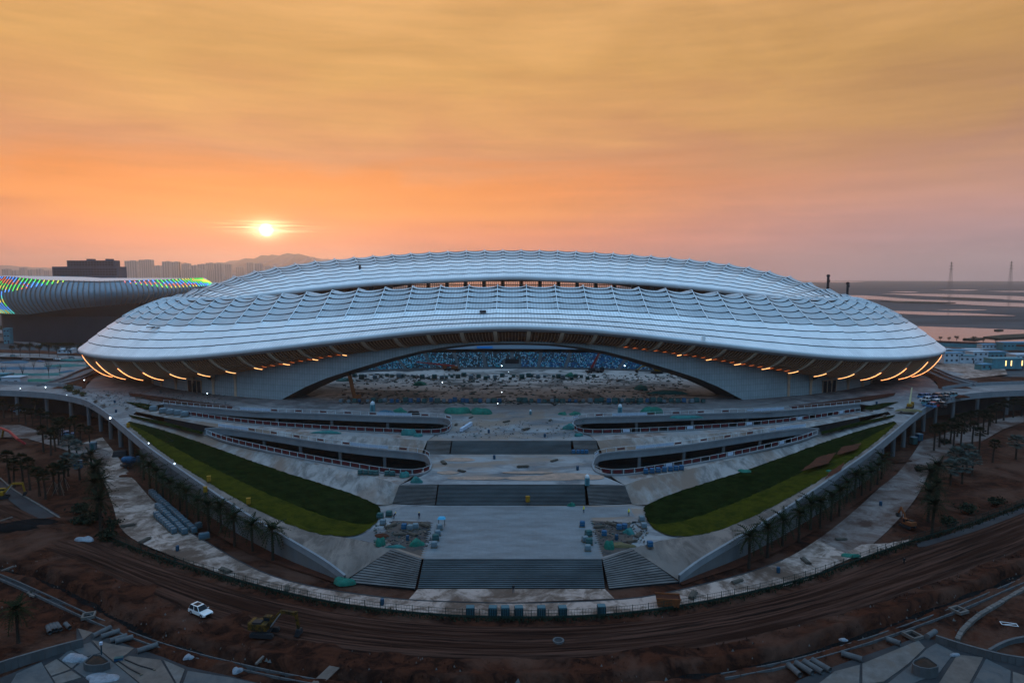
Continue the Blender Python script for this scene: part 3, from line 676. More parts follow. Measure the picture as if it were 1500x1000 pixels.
# pale concrete path between the fence and the ramp walls
PI_PX = [(150, 640), (170, 665), (195, 700), (225, 735), (262, 770), (300, 792), (350, 822), (400, 845), (470, 862), (540, 872), (600, 879), (750, 884), (900, 879), (960, 872), (1020, 858), (1100, 838), (1160, 815), (1215, 778), (1255, 745), (1290, 712), (1318, 690), (1335, 668), (1350, 645)]
PO_PX = [(110, 652), (145, 690), (165, 735), (175, 780), (235, 808), (305, 834), (400, 862), (500, 883), (600, 895), (690, 901), (750, 902), (800, 902), (880, 899), (960, 891), (1050, 876), (1130, 858), (1200, 838), (1262, 810), (1300, 778), (1330, 745), (1348, 720), (1362, 690), (1385, 655)]
pi_ = smooth_line(px_line(PI_PX, .03), 200); po_ = smooth_line(px_line(PO_PX, .03), 200)
hi = lambda a, s0, s1: a[int(s0*199):int(s1*199)+1]
loft('pale_path', hi(pi_, 0, .70), hi(po_, 0, .70), 160, 4, M['pale'])
M['pale2'] = mat('muddy_path', (.16, .13, .12), (.065, .035, .026), .92, .13, (1, 1, 1), bump=.3, bscale=2, c3=(.045, .022, .016), s3=.06, dist=.8)
loft('muddy_path', hi(pi_, .70, 1), hi(po_, .70, 1), 80, 4, M['pale2'])
sheet('pale_strip', px_line([(612, 862), (886, 862), (900, 876), (750, 882), (598, 878)], .05), M['pale'])
M['curb_d'] = mat('drain_line', (.03, .03, .033))
b = MB()
for a, c in zip(hi(pi_, .28, .66)[:-1:2], hi(pi_, .28, .66)[2::2]): b.bar(Vector(a)+Vector((0, 0, .03)), Vector(c)+Vector((0, 0, .03)), .25, .12)
b.build('drain_line', M['curb_d'], kind='structure')

# ------------------------------------------------------------------ podium: lawns, ramps, terraces
R0 = [(505, 850, .5), (480, 830, 1.8), (440, 806, 3.2), (400, 783, 4.2), (350, 752, 5.2), (300, 718, 6.2), (260, 690, 6.9), (220, 662, 7.6), (180, 628, 8.2), (150, 603, 8.7), (120, 586, 9.2), (60, 577, 9.4), (-60, 573, 9.5)]
R1 = [(575, 803, 3.0), (545, 795, 3.0), (510, 787, 3.1), (470, 783, 3.3), (430, 771, 3.9), (380, 749, 4.9), (320, 716, 6.0), (260, 679, 7.0), (215, 646, 7.9), (186, 620, 8.5)]
R2 = [(557, 742, 3.3), (530, 728, 3.9), (480, 711, 4.6), (420, 693, 5.4), (360, 672, 6.2), (300, 650, 7.0), (240, 630, 7.9), (190, 617, 8.5)]
R3 = [(585, 710, 6.3), (560, 701, 6.5), (500, 689, 6.7), (400, 666, 7.2), (300, 638, 8.0), (230, 618, 8.5), (195, 607, 8.75)]
R4 = [(632, 682, 6.45), (630, 690, 6.4), (617, 696, 6.4), (590, 697, 6.5), (550, 692, 6.6), (500, 683, 6.9), (440, 672, 7.3), (380, 659, 7.7), (330, 647, 8.1), (303, 637, 8.35)]
R5 = [(632, 682, 6.45), (629, 671, 6.5), (618, 664, 6.6), (550, 659, 7.0), (475, 650, 7.4), (375, 634, 8.0), (320, 627, 8.3), (300, 629, 8.4)]
R6 = [(626, 645, 8.8), (575, 641, 8.9), (475, 636, 9.0), (375, 628, 9.0), (300, 618, 9.0), (200, 602, 9.1)]
R7 = [(661, 626, 9.0), (657, 633, 8.9), (637, 637, 8.9), (575, 635, 8.95), (475, 630, 9.0), (375, 623, 9.1), (300, 613, 9.2), (240, 603, 9.35)]
R8 = [(661, 626, 9.0), (661, 616, 9.2), (645, 612, 9.3), (575, 611, 9.4), (475, 607, 9.45), (375, 604, 9.5), (300, 598, 9.5), (240, 592, 9.5)]
def row(r, side, dz=0.0): return [GS(side, x, y, z)+Vector((0, 0, dz)) for x, y, z in r]
def srow(r, side, n=60, dz=0.0): return smooth_line(row(r, side, dz), n)
S_NAME = {-1: 'sun side', 1: 'lagoon side'}
for sd in (-1, 1):
    r0 = row(R0, sd)
    # concrete band outside the lawn, lawn, slope and ring paths
    loft('ramp_path', smooth_line(r0[:9], 60), srow(R1, sd), 60, 3, M['slopew'])
    l0 = [(550, 765, 3.15), (540, 776, 3.05), (525, 783, 3.1), (505, 786, 3.15)]+R1[3:]; l1 = [(552, 760, 3.2), (558, 748, 3.3)]+R2
    A = srow(l0, sd, 160, .05); B = srow(l1, sd, 160, .05); A[:, :2] += nrs.normal(0, .16, (160, 2)); B[:, :2] += nrs.normal(0, .16, (160, 2)); mid_ = A*.64+B*.36; mid_[:, :2] += nrs.normal(0, .12, (160, 2)); mid_[:, 2] += .01
    wz = lambda x, y, w, l: .05*vnoise(x, y, 1.1)
    loft('lawn_edge', A, mid_, 160, 4, M['lawn2'], zf=wz); loft('lawn', mid_, B, 160, 6, M['lawn'], zf=wz)
    dn = np.array([0, 0, -.12]); loft('lawn_bed', A+dn, B+dn, 80, 2, M['conc'])
    loft('concrete_slope', srow([(575, 737, 3.0)]+R2, sd), srow(R3, sd), 60, 2, M['slopec'])
    loft('ring_path', srow(R3, sd), srow(R4+[(250, 620, 8.6), (205, 609, 8.75)], sd, 60), 60, 2, M['path'])
    loft('concrete_slope', srow(R5[2:-1]+[(200, 603, 8.9)], sd), srow(R6, sd), 60, 2, M['slopec'])
    loft('ring_path', srow(R6, sd), srow(R7[2:]+[(197, 596, 9.4)], sd), 60, 2, M['path'])
    # T2 and T1 sheets of this side, up to the centre line
    ctr = lambda px, py, z: GS(sd, px, py, z)
    sheet('middle_terrace', [ctr(585, 710, 6.3), ctr(642, 709, 6.3), ctr(750, 709, 6.3), ctr(750, 665, 6.55), ctr(660, 665, 6.55), ctr(622, 664, 6.55), ctr(629, 671, 6.5), ctr(632, 682, 6.45), ctr(630, 690, 6.4), ctr(617, 697, 6.4)], M['terr'])
    sheet('lower_terrace', [ctr(575, 803, 3), ctr(619, 818, 3), ctr(750, 818, 3), ctr(750, 740, 3), ctr(639, 740, 3), ctr(575, 738, 3), ctr(548, 742, 3.0), ctr(540, 752, 2.95), ctr(498, 768, 2.9), ctr(498, 791, 2.85), ctr(530, 791, 2.9)], M['terr'] if sd > 0 else M['terr'])
    sheet('upper_terrace', [ctr(626, 645, 8.8), ctr(663, 645, 8.8), ctr(750, 645, 8.8), ctr(750, 600, ZP), ctr(661, 600, ZP), ctr(661, 616, 9.2), ctr(661, 626, 9.0), ctr(657, 633, 8.9), ctr(637, 638, 8.85)], M['terr'])
    # the deck ring that runs on to the edge of the picture, and the plaza round the stadium
    far = [(186, 620, 8.5), (180, 628, 8.2), (150, 603, 8.7), (120, 586, 9.2)]
    pl = [ctr(750, 600, ZP), ctr(661, 600, ZP)]+row(R8[1:], sd)+[ctr(197, 596, 9.4), ctr(200, 602, 9.1)]+[ctr(195, 607, 8.75), ctr(190, 617, 8.5)]+[ctr(*a) for a in far]
    s_ = sd
    ex = ctr(120, 571, 9.4); ey = ctr(133, 558, 9.5)
    pl += [ex, ey, Vector((s_*235, 350, ZP)), Vector((s_*235, 420, ZP)), Vector((s_*150, 500, ZP)), Vector((0, 510, ZP))]
    sheet('plaza', pl, M['path'] if False else M['conc'])
    sheet('deck_road', [ctr(120, 586, 9.2), ctr(60, 577, 9.4), ctr(-60, 573, 9.5), ctr(-60, 561, 9.5), ctr(40, 563, 9.5), ctr(90, 566, 9.45), ctr(120, 571, 9.4)], M['conc'])
    # light wells: pale inner slab edge, dark void with a floor below
    for k, (ro, ri, zf_) in enumerate(((R4, R5, 1.2), (R7, R8, 3.8))):
        O_ = srow(ro, sd, 50); I_ = srow(ri, sd, 50); fl = [(p[0], p[1], zf_) for p in list(O_)+list(I_[::-1])]
        cx = sum(p[0] for p in fl)/len(fl); cyy = sum(p[1] for p in fl)/len(fl)
        w = thing('light_well', f'long sunken light well with dark void, {"lower" if k == 0 else "upper"} of the two on the {S_NAME[sd]}', 'light well', (cx, cyy, zf_))
        v = [tuple(p) for p in I_]; K = 50
        def strip(pts_a, pts_b): return [tuple(p) for p in pts_a]+[tuple(p) for p in pts_b]
        lowI = I_.copy(); lowI[:, 2] -= 2.0
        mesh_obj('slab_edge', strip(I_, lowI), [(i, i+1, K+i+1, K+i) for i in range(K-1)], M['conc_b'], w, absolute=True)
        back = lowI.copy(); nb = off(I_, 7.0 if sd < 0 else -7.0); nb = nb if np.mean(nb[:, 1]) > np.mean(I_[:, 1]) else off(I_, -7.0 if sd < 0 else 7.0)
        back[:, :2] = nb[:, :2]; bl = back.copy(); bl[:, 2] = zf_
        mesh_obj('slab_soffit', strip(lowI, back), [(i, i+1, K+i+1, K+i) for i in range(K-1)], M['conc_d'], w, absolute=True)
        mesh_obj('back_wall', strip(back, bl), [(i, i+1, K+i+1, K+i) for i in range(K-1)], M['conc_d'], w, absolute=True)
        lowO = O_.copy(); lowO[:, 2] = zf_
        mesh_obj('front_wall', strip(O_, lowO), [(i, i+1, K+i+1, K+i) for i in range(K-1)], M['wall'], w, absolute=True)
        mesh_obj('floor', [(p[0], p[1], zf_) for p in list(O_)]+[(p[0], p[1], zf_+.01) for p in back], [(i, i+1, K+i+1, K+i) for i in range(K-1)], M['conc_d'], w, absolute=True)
        for i in range(5, 46, 8):
            a = I_[i]; bq = MB(); bq.box((a[0], a[1]-.2+.9, (zf_+a[2]-2.0)/2), (.9, .9, a[2]-2.0-zf_)); bq.build('column', M['wall'], w, absolute=True)
        # kerb all round
        for nm, ln in (('kerb', O_), ('kerb', I_)):
            bq = MB()
            for a, c in zip(ln[:-1], ln[1:]): bq.bar(Vector(a)+Vector((0, 0, .15)), Vector(c)+Vector((0, 0, .15)), .45, .5)
            bq.build(nm, M['conc_b'], w, absolute=True)
    # grass strips and hedge strips near the end of the stadium
    M_ = M['lawn']
    for z, pts in ((8.9, [(188, 607), (240, 617), (298, 632), (296, 636), (235, 621), (193, 611)]), (9.62, [(183, 588), (208, 590), (232, 595), (233, 600), (212, 599)])):
        sheet('grass_strip', [ctr(x, y, z+.06) for x, y in pts], M_)
    sheet('soil_strip', [ctr(x, y, ZP+.05) for x, y in [(188, 575), (230, 580), (290, 588), (345, 594), (340, 597), (285, 593), (225, 586), (190, 579)]], M['soil'])
# worn dirt patches on the sides
for i, pts in enumerate(([(1232, 655), (1262, 648), (1256, 657), (1225, 666)], [(1200, 668), (1225, 662), (1214, 678), (1172, 690)], [(1216, 690), (1238, 676), (1232, 688), (1208, 702)])):
    pts = [(a[0]+(c[0]-a[0])*k/7+rnd.uniform(-1.1, 1.1), a[1]+(c[1]-a[1])*k/7+rnd.uniform(-.7, .7)) for a, c in zip(pts, pts[1:]+pts[:1]) for k in range(7)]
    sheet('soil_patch', [Vector((-q.x, q.y, q.z)) for q in [GS(-1, 1500-x, y, np.interp(x, [1170, 1260], [6.95, 7.85])+.62) for x, y in pts]], M['soil'])
sheet('paving_platform', [G(622, 818, 3.06), G(880, 818, 3.06)]+[G(*q, 3.06) for q in [(858, 741), (642, 741)]], M['tile'])
sheet('paving_wing', [G(642, 742, 3.04), G(639, 762, 3.04), G(572, 759, 3.04), G(588, 742, 3.04)], M['tile'])
sheet('paving_wing', [G(858, 742, 3.04), G(862, 758, 3.04), G(930, 756, 3.04), G(922, 742, 3.04)], M['tile'])
b = MB()                                                     # toothed edge of the unfinished paving
for sd in (-1, 1):
    a = GS(sd, 622, 817, 3.06); c = GS(sd, 640.5, 748, 3.06); n = 24
    for i in range(n):
        p = a.lerp(c, (i+.5)/n); dx = sd*1.0; h = (c-a).length/n*.5
        b.add([(p.x, p.y-h, 3.055), (p.x+dx, p.y, 3.055), (p.x, p.y+h, 3.055)], [(0, 1, 2)])
b.build('paving_teeth', M['tile'], kind='structure')
M['yard'] = mat('yard_dirt', (.05, .046, .045), (.085, .058, .045), .95, .25, bump=.5, bscale=2, c3=(.03, .03, .032), s3=.12)
for sd in (-1, 1): sheet('yard', [GS(sd, *q, 3.03) for q in ([(578, 801), (617, 814), (637, 764), (575, 762), (560, 785)] if sd < 0 else [(578, 803), (617, 815), (636, 762), (578, 765), (572, 785)])], M['yard'])
M['patch'] = mat('ochre_patch', (.30, .19, .14), (.18, .13, .105), .9, .5)
for i, (px, py, rx, ry, z) in enumerate(((674, 673, 4.5, 2.2, 6.5), (800, 700, 11, 2.4, 6.35), (700, 700, 8, 1.7, 6.35), (835, 696, 7, 2.2, 6.35), (655, 692, 3, 1.6, 6.38), (862, 699, 5, 2.4, 6.35), (775, 692, 7, 1.2, 6.4))):
    c = G(px, py, z+.07); sheet('sand_patch', rough_poly(c.x, c.y, rx, ry, z+.07+.012*i, seed=i, amp=.16), M['patch'])
# the pitch
M['field'] = mat('pitch_concrete', (.30, .255, .235), (.045, .041, .039), .9, .05, (.8, 1.3, 1), lo=.51, hi=.55, c3=(.15, .13, .12), s3=.05, dist=1.0)
sheet('pitch', [Vector((118*math.cos(a), 319+54*math.sin(a), ZP+.04)) for a in [2*PI*i/90 for i in range(90)]], M['field'])
sheet('pitch_apron', [Vector((x, y, ZP+.02)) for x, y in ((-93, 262), (93, 262), (118, 280), (130, 319), (118, 360), (-118, 360), (-130, 319), (-118, 280))], M['conc'])
# ------------------------------------------------------------------ stairs
def stairs(label, bl, br, tl, tr, zb, zt, n, m, mc, group=None):
    """a flight between four corners (bottom left, bottom right, top left, top right); every step is a part"""
    c = (Vector(bl)+Vector(br)+Vector(tl)+Vector(tr))/4; t = thing('staircase', label, 'stairs', (c.x, c.y, zb))
    bl, br, tl, tr = [Vector((p[0], p[1], 0)) for p in (bl, br, tl, tr)]; h = (zt-zb)/n
    for i in range(n):
        a, d = bl.lerp(tl, i/n), br.lerp(tr, i/n); e, g = bl.lerp(tl, (i+1)/n), br.lerp(tr, (i+1)/n); z0 = zb+h*i; z1 = zb+h*(i+1); ov = (e-a)*.12
        v = []
        for z in (z1-.05, z1): v += [(q.x, q.y, z) for q in (a-ov, d-ov, g, e)]
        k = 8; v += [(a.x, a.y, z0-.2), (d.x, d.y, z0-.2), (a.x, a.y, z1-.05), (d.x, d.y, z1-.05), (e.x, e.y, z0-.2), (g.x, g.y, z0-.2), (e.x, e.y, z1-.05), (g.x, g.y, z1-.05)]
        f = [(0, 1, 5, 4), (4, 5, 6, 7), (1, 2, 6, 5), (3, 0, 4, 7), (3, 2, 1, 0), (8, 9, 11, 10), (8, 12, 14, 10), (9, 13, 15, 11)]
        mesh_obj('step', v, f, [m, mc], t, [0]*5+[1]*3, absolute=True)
    return t
g3 = lambda x, y, z: G(x, y, z)
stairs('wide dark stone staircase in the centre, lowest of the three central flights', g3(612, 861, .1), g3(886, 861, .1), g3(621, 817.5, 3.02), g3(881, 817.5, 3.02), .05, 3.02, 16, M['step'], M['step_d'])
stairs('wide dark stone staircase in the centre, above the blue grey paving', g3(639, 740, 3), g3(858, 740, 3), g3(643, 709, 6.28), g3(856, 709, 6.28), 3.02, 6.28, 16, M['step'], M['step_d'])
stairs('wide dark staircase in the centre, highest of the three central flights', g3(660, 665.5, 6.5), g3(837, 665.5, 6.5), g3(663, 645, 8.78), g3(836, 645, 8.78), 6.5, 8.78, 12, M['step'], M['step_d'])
for sd in (-1, 1):
    c4 = lambda q, s=sd: [GS(s, *p) for p in q]
    S4 = S_NAME[sd]
    stairs(f'unfinished pale flank staircase beside the lowest central flight, {S4}', *c4([(505, 851, .3), (608, 862, .1), (576, 803, 3.0), (618, 818, 3.0)]), .1, 3.0, 15, M['step_p'], M['step_d'])
    stairs(f'unfinished flank staircase beside the middle central flight, {S4}', *c4([(575, 737, 3.0), (637, 740, 3.0), (585, 710, 6.28), (641, 709, 6.28)]), 3.0, 6.26, 15, M['step_p'], M['step_d'])
    stairs(f'short flank staircase beside the highest central flight, {S4}', *c4([(623, 664.5, 6.5), (658, 665.5, 6.5), (626.5, 645, 8.78), (661, 645, 8.78)]), 6.5, 8.76, 11, M['step_p'], M['step_d'])

# ------------------------------------------------------------------ curved ramp walls and viaducts
for sd in (-1, 1):
    r0 = smooth_line(row(R0, sd), 120); t = thing('ramp_wall', f'curved grey ramp wall and viaduct sweeping round the lawn, {S_NAME[sd]}', 'ramp wall', tuple(r0[60][:2])+(0,))
    inw = off(r0, 1.0); inw = inw if np.hypot(inw[60, 0], inw[60, 1]-366) < np.hypot(r0[60, 0], r0[60, 1]-366) else off(r0, -1.0)
    ins = inw-r0
    K = 120; iw = next(i for i in range(K) if r0[i, 2] > 7.75)
    a = r0.copy(); lo_ = r0.copy(); lo_[:, 2] = -.6; UVw = np.r_[0, np.cumsum(np.linalg.norm(np.diff(r0, axis=0), axis=1))]
    v = [tuple(p) for p in a[:iw+1]]+[tuple(p) for p in lo_[:iw+1]]
    mesh_obj('wall', v, [(i, i+1, iw+1+i+1, iw+1+i) for i in range(iw)], M['wall'], t, absolute=True)
    # end face and recessed wall under the viaduct
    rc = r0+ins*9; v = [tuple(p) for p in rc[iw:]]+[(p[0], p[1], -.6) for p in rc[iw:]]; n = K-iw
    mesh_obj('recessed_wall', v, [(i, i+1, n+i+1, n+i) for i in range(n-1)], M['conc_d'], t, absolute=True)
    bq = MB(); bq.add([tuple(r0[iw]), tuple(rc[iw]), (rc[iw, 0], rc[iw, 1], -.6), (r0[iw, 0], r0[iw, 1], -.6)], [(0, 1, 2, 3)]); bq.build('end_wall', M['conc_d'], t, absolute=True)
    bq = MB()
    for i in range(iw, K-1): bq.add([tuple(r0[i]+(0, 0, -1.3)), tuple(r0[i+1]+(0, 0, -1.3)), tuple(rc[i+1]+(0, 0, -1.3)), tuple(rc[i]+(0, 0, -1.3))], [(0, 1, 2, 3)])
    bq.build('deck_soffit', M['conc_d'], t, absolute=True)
    v = []; f = []                                           # parapet with coping
    for i in range(K): v += [tuple(r0[i]+ins[i]*e+(0, 0, h)) for e, h in ((-.12, -1.35 if i >= iw else -.3), (-.12, 1.0), (.28, 1.0), (.28, -.2))]
    for i in range(K-1):
        for q in range(3): f.append((i*4+q, (i+1)*4+q, (i+1)*4+q+1, i*4+q+1))
    mesh_obj('parapet', v, f, M['conc_b'], t, absolute=True)
    bq = MB()
    for i in range(K-1): bq.bar(Vector(r0[i])+Vector(ins[i])*.08+Vector((0, 0, 1.1)), Vector(r0[i+1])+Vector(ins[i+1])*.08+Vector((0, 0, 1.1)), .55, .14)
    bq.build('coping', M['conc_b'], t, absolute=True)
    for i in range(iw+2, K, 7):
        p = r0[i]+ins[i]*1.0; bq = MB(); bq.tube([(p[0], p[1], -.7), (p[0], p[1], p[2]-1.3)], .75, 10); bq.build('column', M['wall'], t, absolute=True)
    # planted red-earth strip at the foot of the wall
    foot = r0[:iw+1].copy(); foot[:, 2] = .05; fo = foot-ins[:iw+1]*np.interp(np.arange(iw+1), [0, 12, iw], [1.0, 3.5, 5])[:, None]
    loft('soil_strip', foot, fo, 60, 2, M['soil'])
    inn = [GS(sd, *q) for q in ((120, 571, 9.4), (90, 566, 9.45), (40, 563, 9.5), (-60, 561, 9.5))]; inn = smooth_line(inn, 24)
    bq = MB()
    for a, c in zip(inn[:-1], inn[1:]): bq.bar(Vector(a)+Vector((0, 0, .3)), Vector(c)+Vector((0, 0, .3)), .4, 2.2)
    w = thing('parapet_wall', f'straight pale parapet on the rear edge of the viaduct, {S_NAME[sd]}', 'parapet', tuple(inn[12])); bq.build('wall', M['conc_b'], w, absolute=True)
# ramps with red earth that rise behind the ends of the stadium
for sd in (-1, 1):
    pa = [GS(sd, *q) for q in ((75, 567, 9.5), (110, 563, 10.2), (140, 549, 11.2), (165, 538, 12))]
    sheet('red_bank', [GS(sd, *q) for q in ((75, 569, 9.5), (125, 569, 9.5), (128, 560, 9.6), (140, 551, 10), (158, 545, 10.4), (150, 540, 11.4), (135, 545, 11), (115, 555, 10.2))], M['soil'])
    pa = smooth_line([GS(sd, *q) for q in ((70, 564, 9.5), (105, 555, 10.6), (130, 543, 11.6), (150, 536, 12.2), (180, 531, 12.8))], 20); w = thing('access_ramp', f'pale concrete access ramp above the red bank, {S_NAME[sd]}', 'ramp', tuple(pa[8][:2])+(0,))
    bq = MB()
    for a, c in zip(pa[:-1], pa[1:]): bq.bar(Vector(a)-Vector((0, 0, 4.5)), Vector(c)-Vector((0, 0, 4.5)), 9, 9)
    bq.build('ramp_slab', M['conc'], w, absolute=True)
    for o in (-4.4, 4.4):
        bq = MB()
        for a, c in zip(pa[:-1], pa[1:]): bq.bar(Vector(a)+Vector((o*.6, o*.8, .5)), Vector(c)+Vector((o*.6, o*.8, .5)), .35, 1.1)
        bq.build('ramp_parapet', M['conc_b'], w, absolute=True)
# ------------------------------------------------------------------ haze
HZ = .8e-4
hm = bpy.data.materials.new('haze_air'); hm.use_nodes = True; nt = hm.node_tree; nt.nodes.clear()
pv = nt.nodes.new('ShaderNodeVolumePrincipled'); pv.inputs['Density'].default_value = HZ; pv.inputs['Color'].default_value = (.985, .985, .99, 1); pv.inputs['Anisotropy'].default_value = .75
ou = nt.nodes.new('ShaderNodeOutputMaterial'); nt.links.new(pv.outputs[0], ou.inputs['Volume'])
b = MB(); b.box((0, 300, 199), (23000, 23000, 402)); b.build('haze', hm, kind='stuff')
# ------------------------------------------------------------------ the second arena, hotel, skyline, pylons
M['glass'] = mat('arena_glass', (.20, .25, .29), (.14, .18, .21), .35, .05, spec=.5)
M['afin'] = mat('arena_fin', (.20, .165, .14), None, .6)
M['blockd'] = mat('dark_block', (.02, .026, .034), (.014, .018, .024), .8, .1)
M['hotel'] = mat('hotel_wall', (.055, .085, .12), (.04, .062, .09), .7, .05)
M['hwin'] = mat('hotel_window', (.012, .016, .022), None, .15)
M['tower'] = mat('tower_wall', (.42, .38, .36), (.34, .31, .30), .8, .02)
M['twin'] = mat('tower_window', (.16, .15, .15), None, .5)
M['steel'] = mat('grey_steel', (.06, .062, .068), None, .6)
LED = [mat('led_'+n, c, emit=c, estr=s) for n, c, s in (('green', (.12, .9, .12), .9), ('yellow', (.95, .75, .10), .9), ('red', (1, .2, .08), .9), ('blue', (.10, .35, 1), 1.1), ('cyan', (.12, .8, .7), .8))]
cx, AY, aA, bA = -398.0, 665.0, 100.0, 62.0
ar = thing('arena', 'arena with curved vertical fins and rainbow light lines at its corners, beyond the stadium', 'arena', (cx, AY, 4))
zt = lambda th: np.interp(abs(math.cos(th)-.32)/1.1, [0, .45, .75, 1.25], [55.8, 57.0, 59.6, 61.0]); zb = lambda th: np.interp(math.cos(th), [-1, -.4, 0, .5, 1], [26, 26, 31, 35, 38])
def asurf(th, s, o=0.0):
    z = zb(th)+(zt(th)-zb(th))*s; k = .90+.13*math.sin(PI*min(1, s*.92+.06))+.035*s; return (cx+(aA*k+o)*math.cos(th), AY+(bA*k+o)*math.sin(th), z)
NA = 128; v = [asurf(2*PI*i/NA, j/10) for j in range(11) for i in range(NA)]; f = [(j*NA+i, j*NA+(i+1) % NA, (j+1)*NA+(i+1) % NA, (j+1)*NA+i) for j in range(10) for i in range(NA)]
mesh_obj('facade', v, f, M['glass'], ar, smooth=True, absolute=True)
v = [asurf(2*PI*i/NA, 1, 1.5) for i in range(NA)]; v2 = [(cx+(x-cx)*.55, AY+(y-AY)*.55, 58.6-1.2*abs((y-AY)/bA)) for x, y, z in v]
mesh_obj('roof', v+v2, [(i, (i+1) % NA, NA+(i+1) % NA, NA+i) for i in range(NA)]+[tuple(range(NA, 2*NA))], M['rim'], ar, smooth=True, absolute=True)
v = [asurf(2*PI*i/NA, 0) for i in range(NA)]+[(cx+.93*aA*math.cos(2*PI*i/NA), AY+.8*bA*math.sin(2*PI*i/NA), 24) for i in range(NA)]+[(cx+.93*aA*math.cos(2*PI*i/NA), AY+.8*bA*math.sin(2*PI*i/NA), 0) for i in range(NA)]
mesh_obj('base', v, [(j*NA+i, j*NA+(i+1) % NA, (j+1)*NA+(i+1) % NA, (j+1)*NA+i) for j in range(2) for i in range(NA)], M['blockd'], ar, absolute=True)
NFI = 132
for i in range(NFI):
    th = PI+.25+(2*PI*.94)*i/NFI
    if math.sin(th) > .35: continue
    b = MB(); p = [asurf(th, s, .5) for s in np.linspace(0, 1, 9)]
    for a, c in zip(p[:-1], p[1:]): b.bar(a, c, .36, 1.5)
    fin = b.build('facade_fin', M['afin'], ar, absolute=True)
    c_ = math.cos(th); lit = []
    if c_ > .5 and math.sin(th) < .3: lit = [(1-.36*min(1, (c_-.45)/.35), 1.0)]
    elif c_ < -.46: lit = [(0.02, .62), (.66, 1)] if c_ < -.52 else [(.6, 1)]
    elif c_ < .05: lit = [(.96-.34*(-c_+.05)/.5, 1)]
    for s0, s1 in lit:
        ss = np.linspace(s0, s1, 7); b = MB()
        for q in range(6):
            a, c = asurf(th, ss[q], 1.5), asurf(th, ss[q+1], 1.5); hue = int(4.999*((ss[q]*2.3+i*.035+rnd.random()*.25) % 1)); hue = (0, 1, 0, 2, 3, 4)[hue] if ss[q] > .65 else (3, 0, 1, 4, 3)[hue]
            a, c = [(x-cx, y-AY, z-4) for x, y, z in (a, c)]; b.bar(a, c, .75, .5, hue)
        b.build('light_strip', LED, fin)
# hotel block
def block(name, label, cat, px0, px1, py_top, Y, depth, zbase=0, m=None, group=None):
    a, c = D(px0, py_top, Y), D(px1, py_top, Y); t = thing(name, label, cat, ((a.x+c.x)/2, Y+depth/2, zbase), group=group)
    b = MB(); b.box((0, 0, (a.z-zbase)/2), (c.x-a.x, depth, a.z-zbase)); b.build('wall', m, t); return t, c.x-a.x, a.z-zbase
h, w_, hh = block('hotel', 'dark flat-roofed hotel block of two tiers rising behind the fin-clad arena', 'hotel', 76, 174, 390.5, 1000, 20, 0, M['hotel'])
top = MB(); u0, u1 = D(97, 381.5, 1000), D(167, 381.5, 1000); X0 = h.location.x
top.box(((u0.x+u1.x)/2-X0, -2, (hh+u0.z)/2+.1), (u1.x-u0.x, 14, u0.z-hh)); top.build('upper_tier', M['hotel'], h)
for q0, q1 in ((124, 133), (152, 160)):
    r0_, r1_ = D(q0, 380, 1000), D(q1, 380, 1000); b = MB(); b.box(((r0_.x+r1_.x)/2-X0, -2, u0.z+1.2), (r1_.x-r0_.x, 8, 2.6)); b.build('roof_house', M['hotel'], h)
b = MB(); b.box((0, 0, 0), (3.1, .3, 2.2)); wm = b.build('window', M['hwin'], h); wm.location = (-w_/2+4, -10.1, hh-4); n = 0
for row_ in range(6):
    z = (hh-4-3.6*row_) if row_ < 3 else (u0.z-2.6-3.3*(row_-3)); x0, x1 = (-w_/2+4, w_/2-4) if row_ < 3 else (u0.x-X0+3, u1.x-X0-3); y = -10.1 if row_ < 3 else -9.1
    for x in np.arange(x0, x1, 4.2):
        if row_ == 0 and x == x0: continue
        c = wm.copy(); COL.objects.link(c); c.parent = h; c.location = (x, y, z)
# skyline of hazy towers
sky_t = [(182, 200, 382), (203, 222, 380.5), (225, 234, 389), (237, 248, 383), (251, 261, 383.5), (265, 277, 386), (280, 287, 388.5), (289, 300, 387), (301, 312, 385), (313, 325, 386), (326, 338, 387), (361, 371, 384.5), (373, 383, 386), (345, 357, 391),
         (2, 12, 394), (16, 24, 396), (28, 36, 392), (40, 47, 395), (52, 60, 394), (64, 72, 396), (-20, -8, 393), (388, 397, 390), (402, 412, 393), (190, 214, 393), (240, 262, 392), (268, 296, 394), (300, 336, 395)]
sky_o = sorted(q for q in range(len(sky_t)) if sky_t[q][0] > 100); sky_e = sorted((q for q in range(len(sky_t)) if sky_t[q][0] < 100), key=lambda q: -sky_t[q][0]); sky_o.sort(key=lambda q: sky_t[q][0])
def sky_lb(i):
    return f'hazy apartment tower, {ORD[sky_o.index(i)]} from the hotel towards the sun' if i in sky_o else f'faint low tower, {ORD[sky_e.index(i)]} from the hotel towards the picture edge'
for i, (a, c, y) in enumerate(sky_t):
    Y = 3900+(i*397) % 1100+(400 if y > 390 else 0)
    t, w_, hh = block('apartment_tower', sky_lb(i), 'tower', a, c, y, Y, 30, -1, M['tower'], 'hazy apartment towers on the skyline')
    n = max(2, int(w_/13)); cap_ = MB(); cap_.box((w_*.1, 0, hh+1.5), (w_*.4, 10, 3)); cap_.build('roof_house', M['tower'], t)
    b = MB(); b.box((0, 0, 0), (w_/n*.42, .6, hh*.96)); s0 = b.build('window_strip', M['twin'], t); s0.location = (-w_/2+w_/n*.5, -15.2, hh*.5)
    for q in range(1, n): c_ = s0.copy(); COL.objects.link(c_); c_.parent = t; c_.location = (-w_/2+w_/n*(q+.5), -15.2, hh*.5)
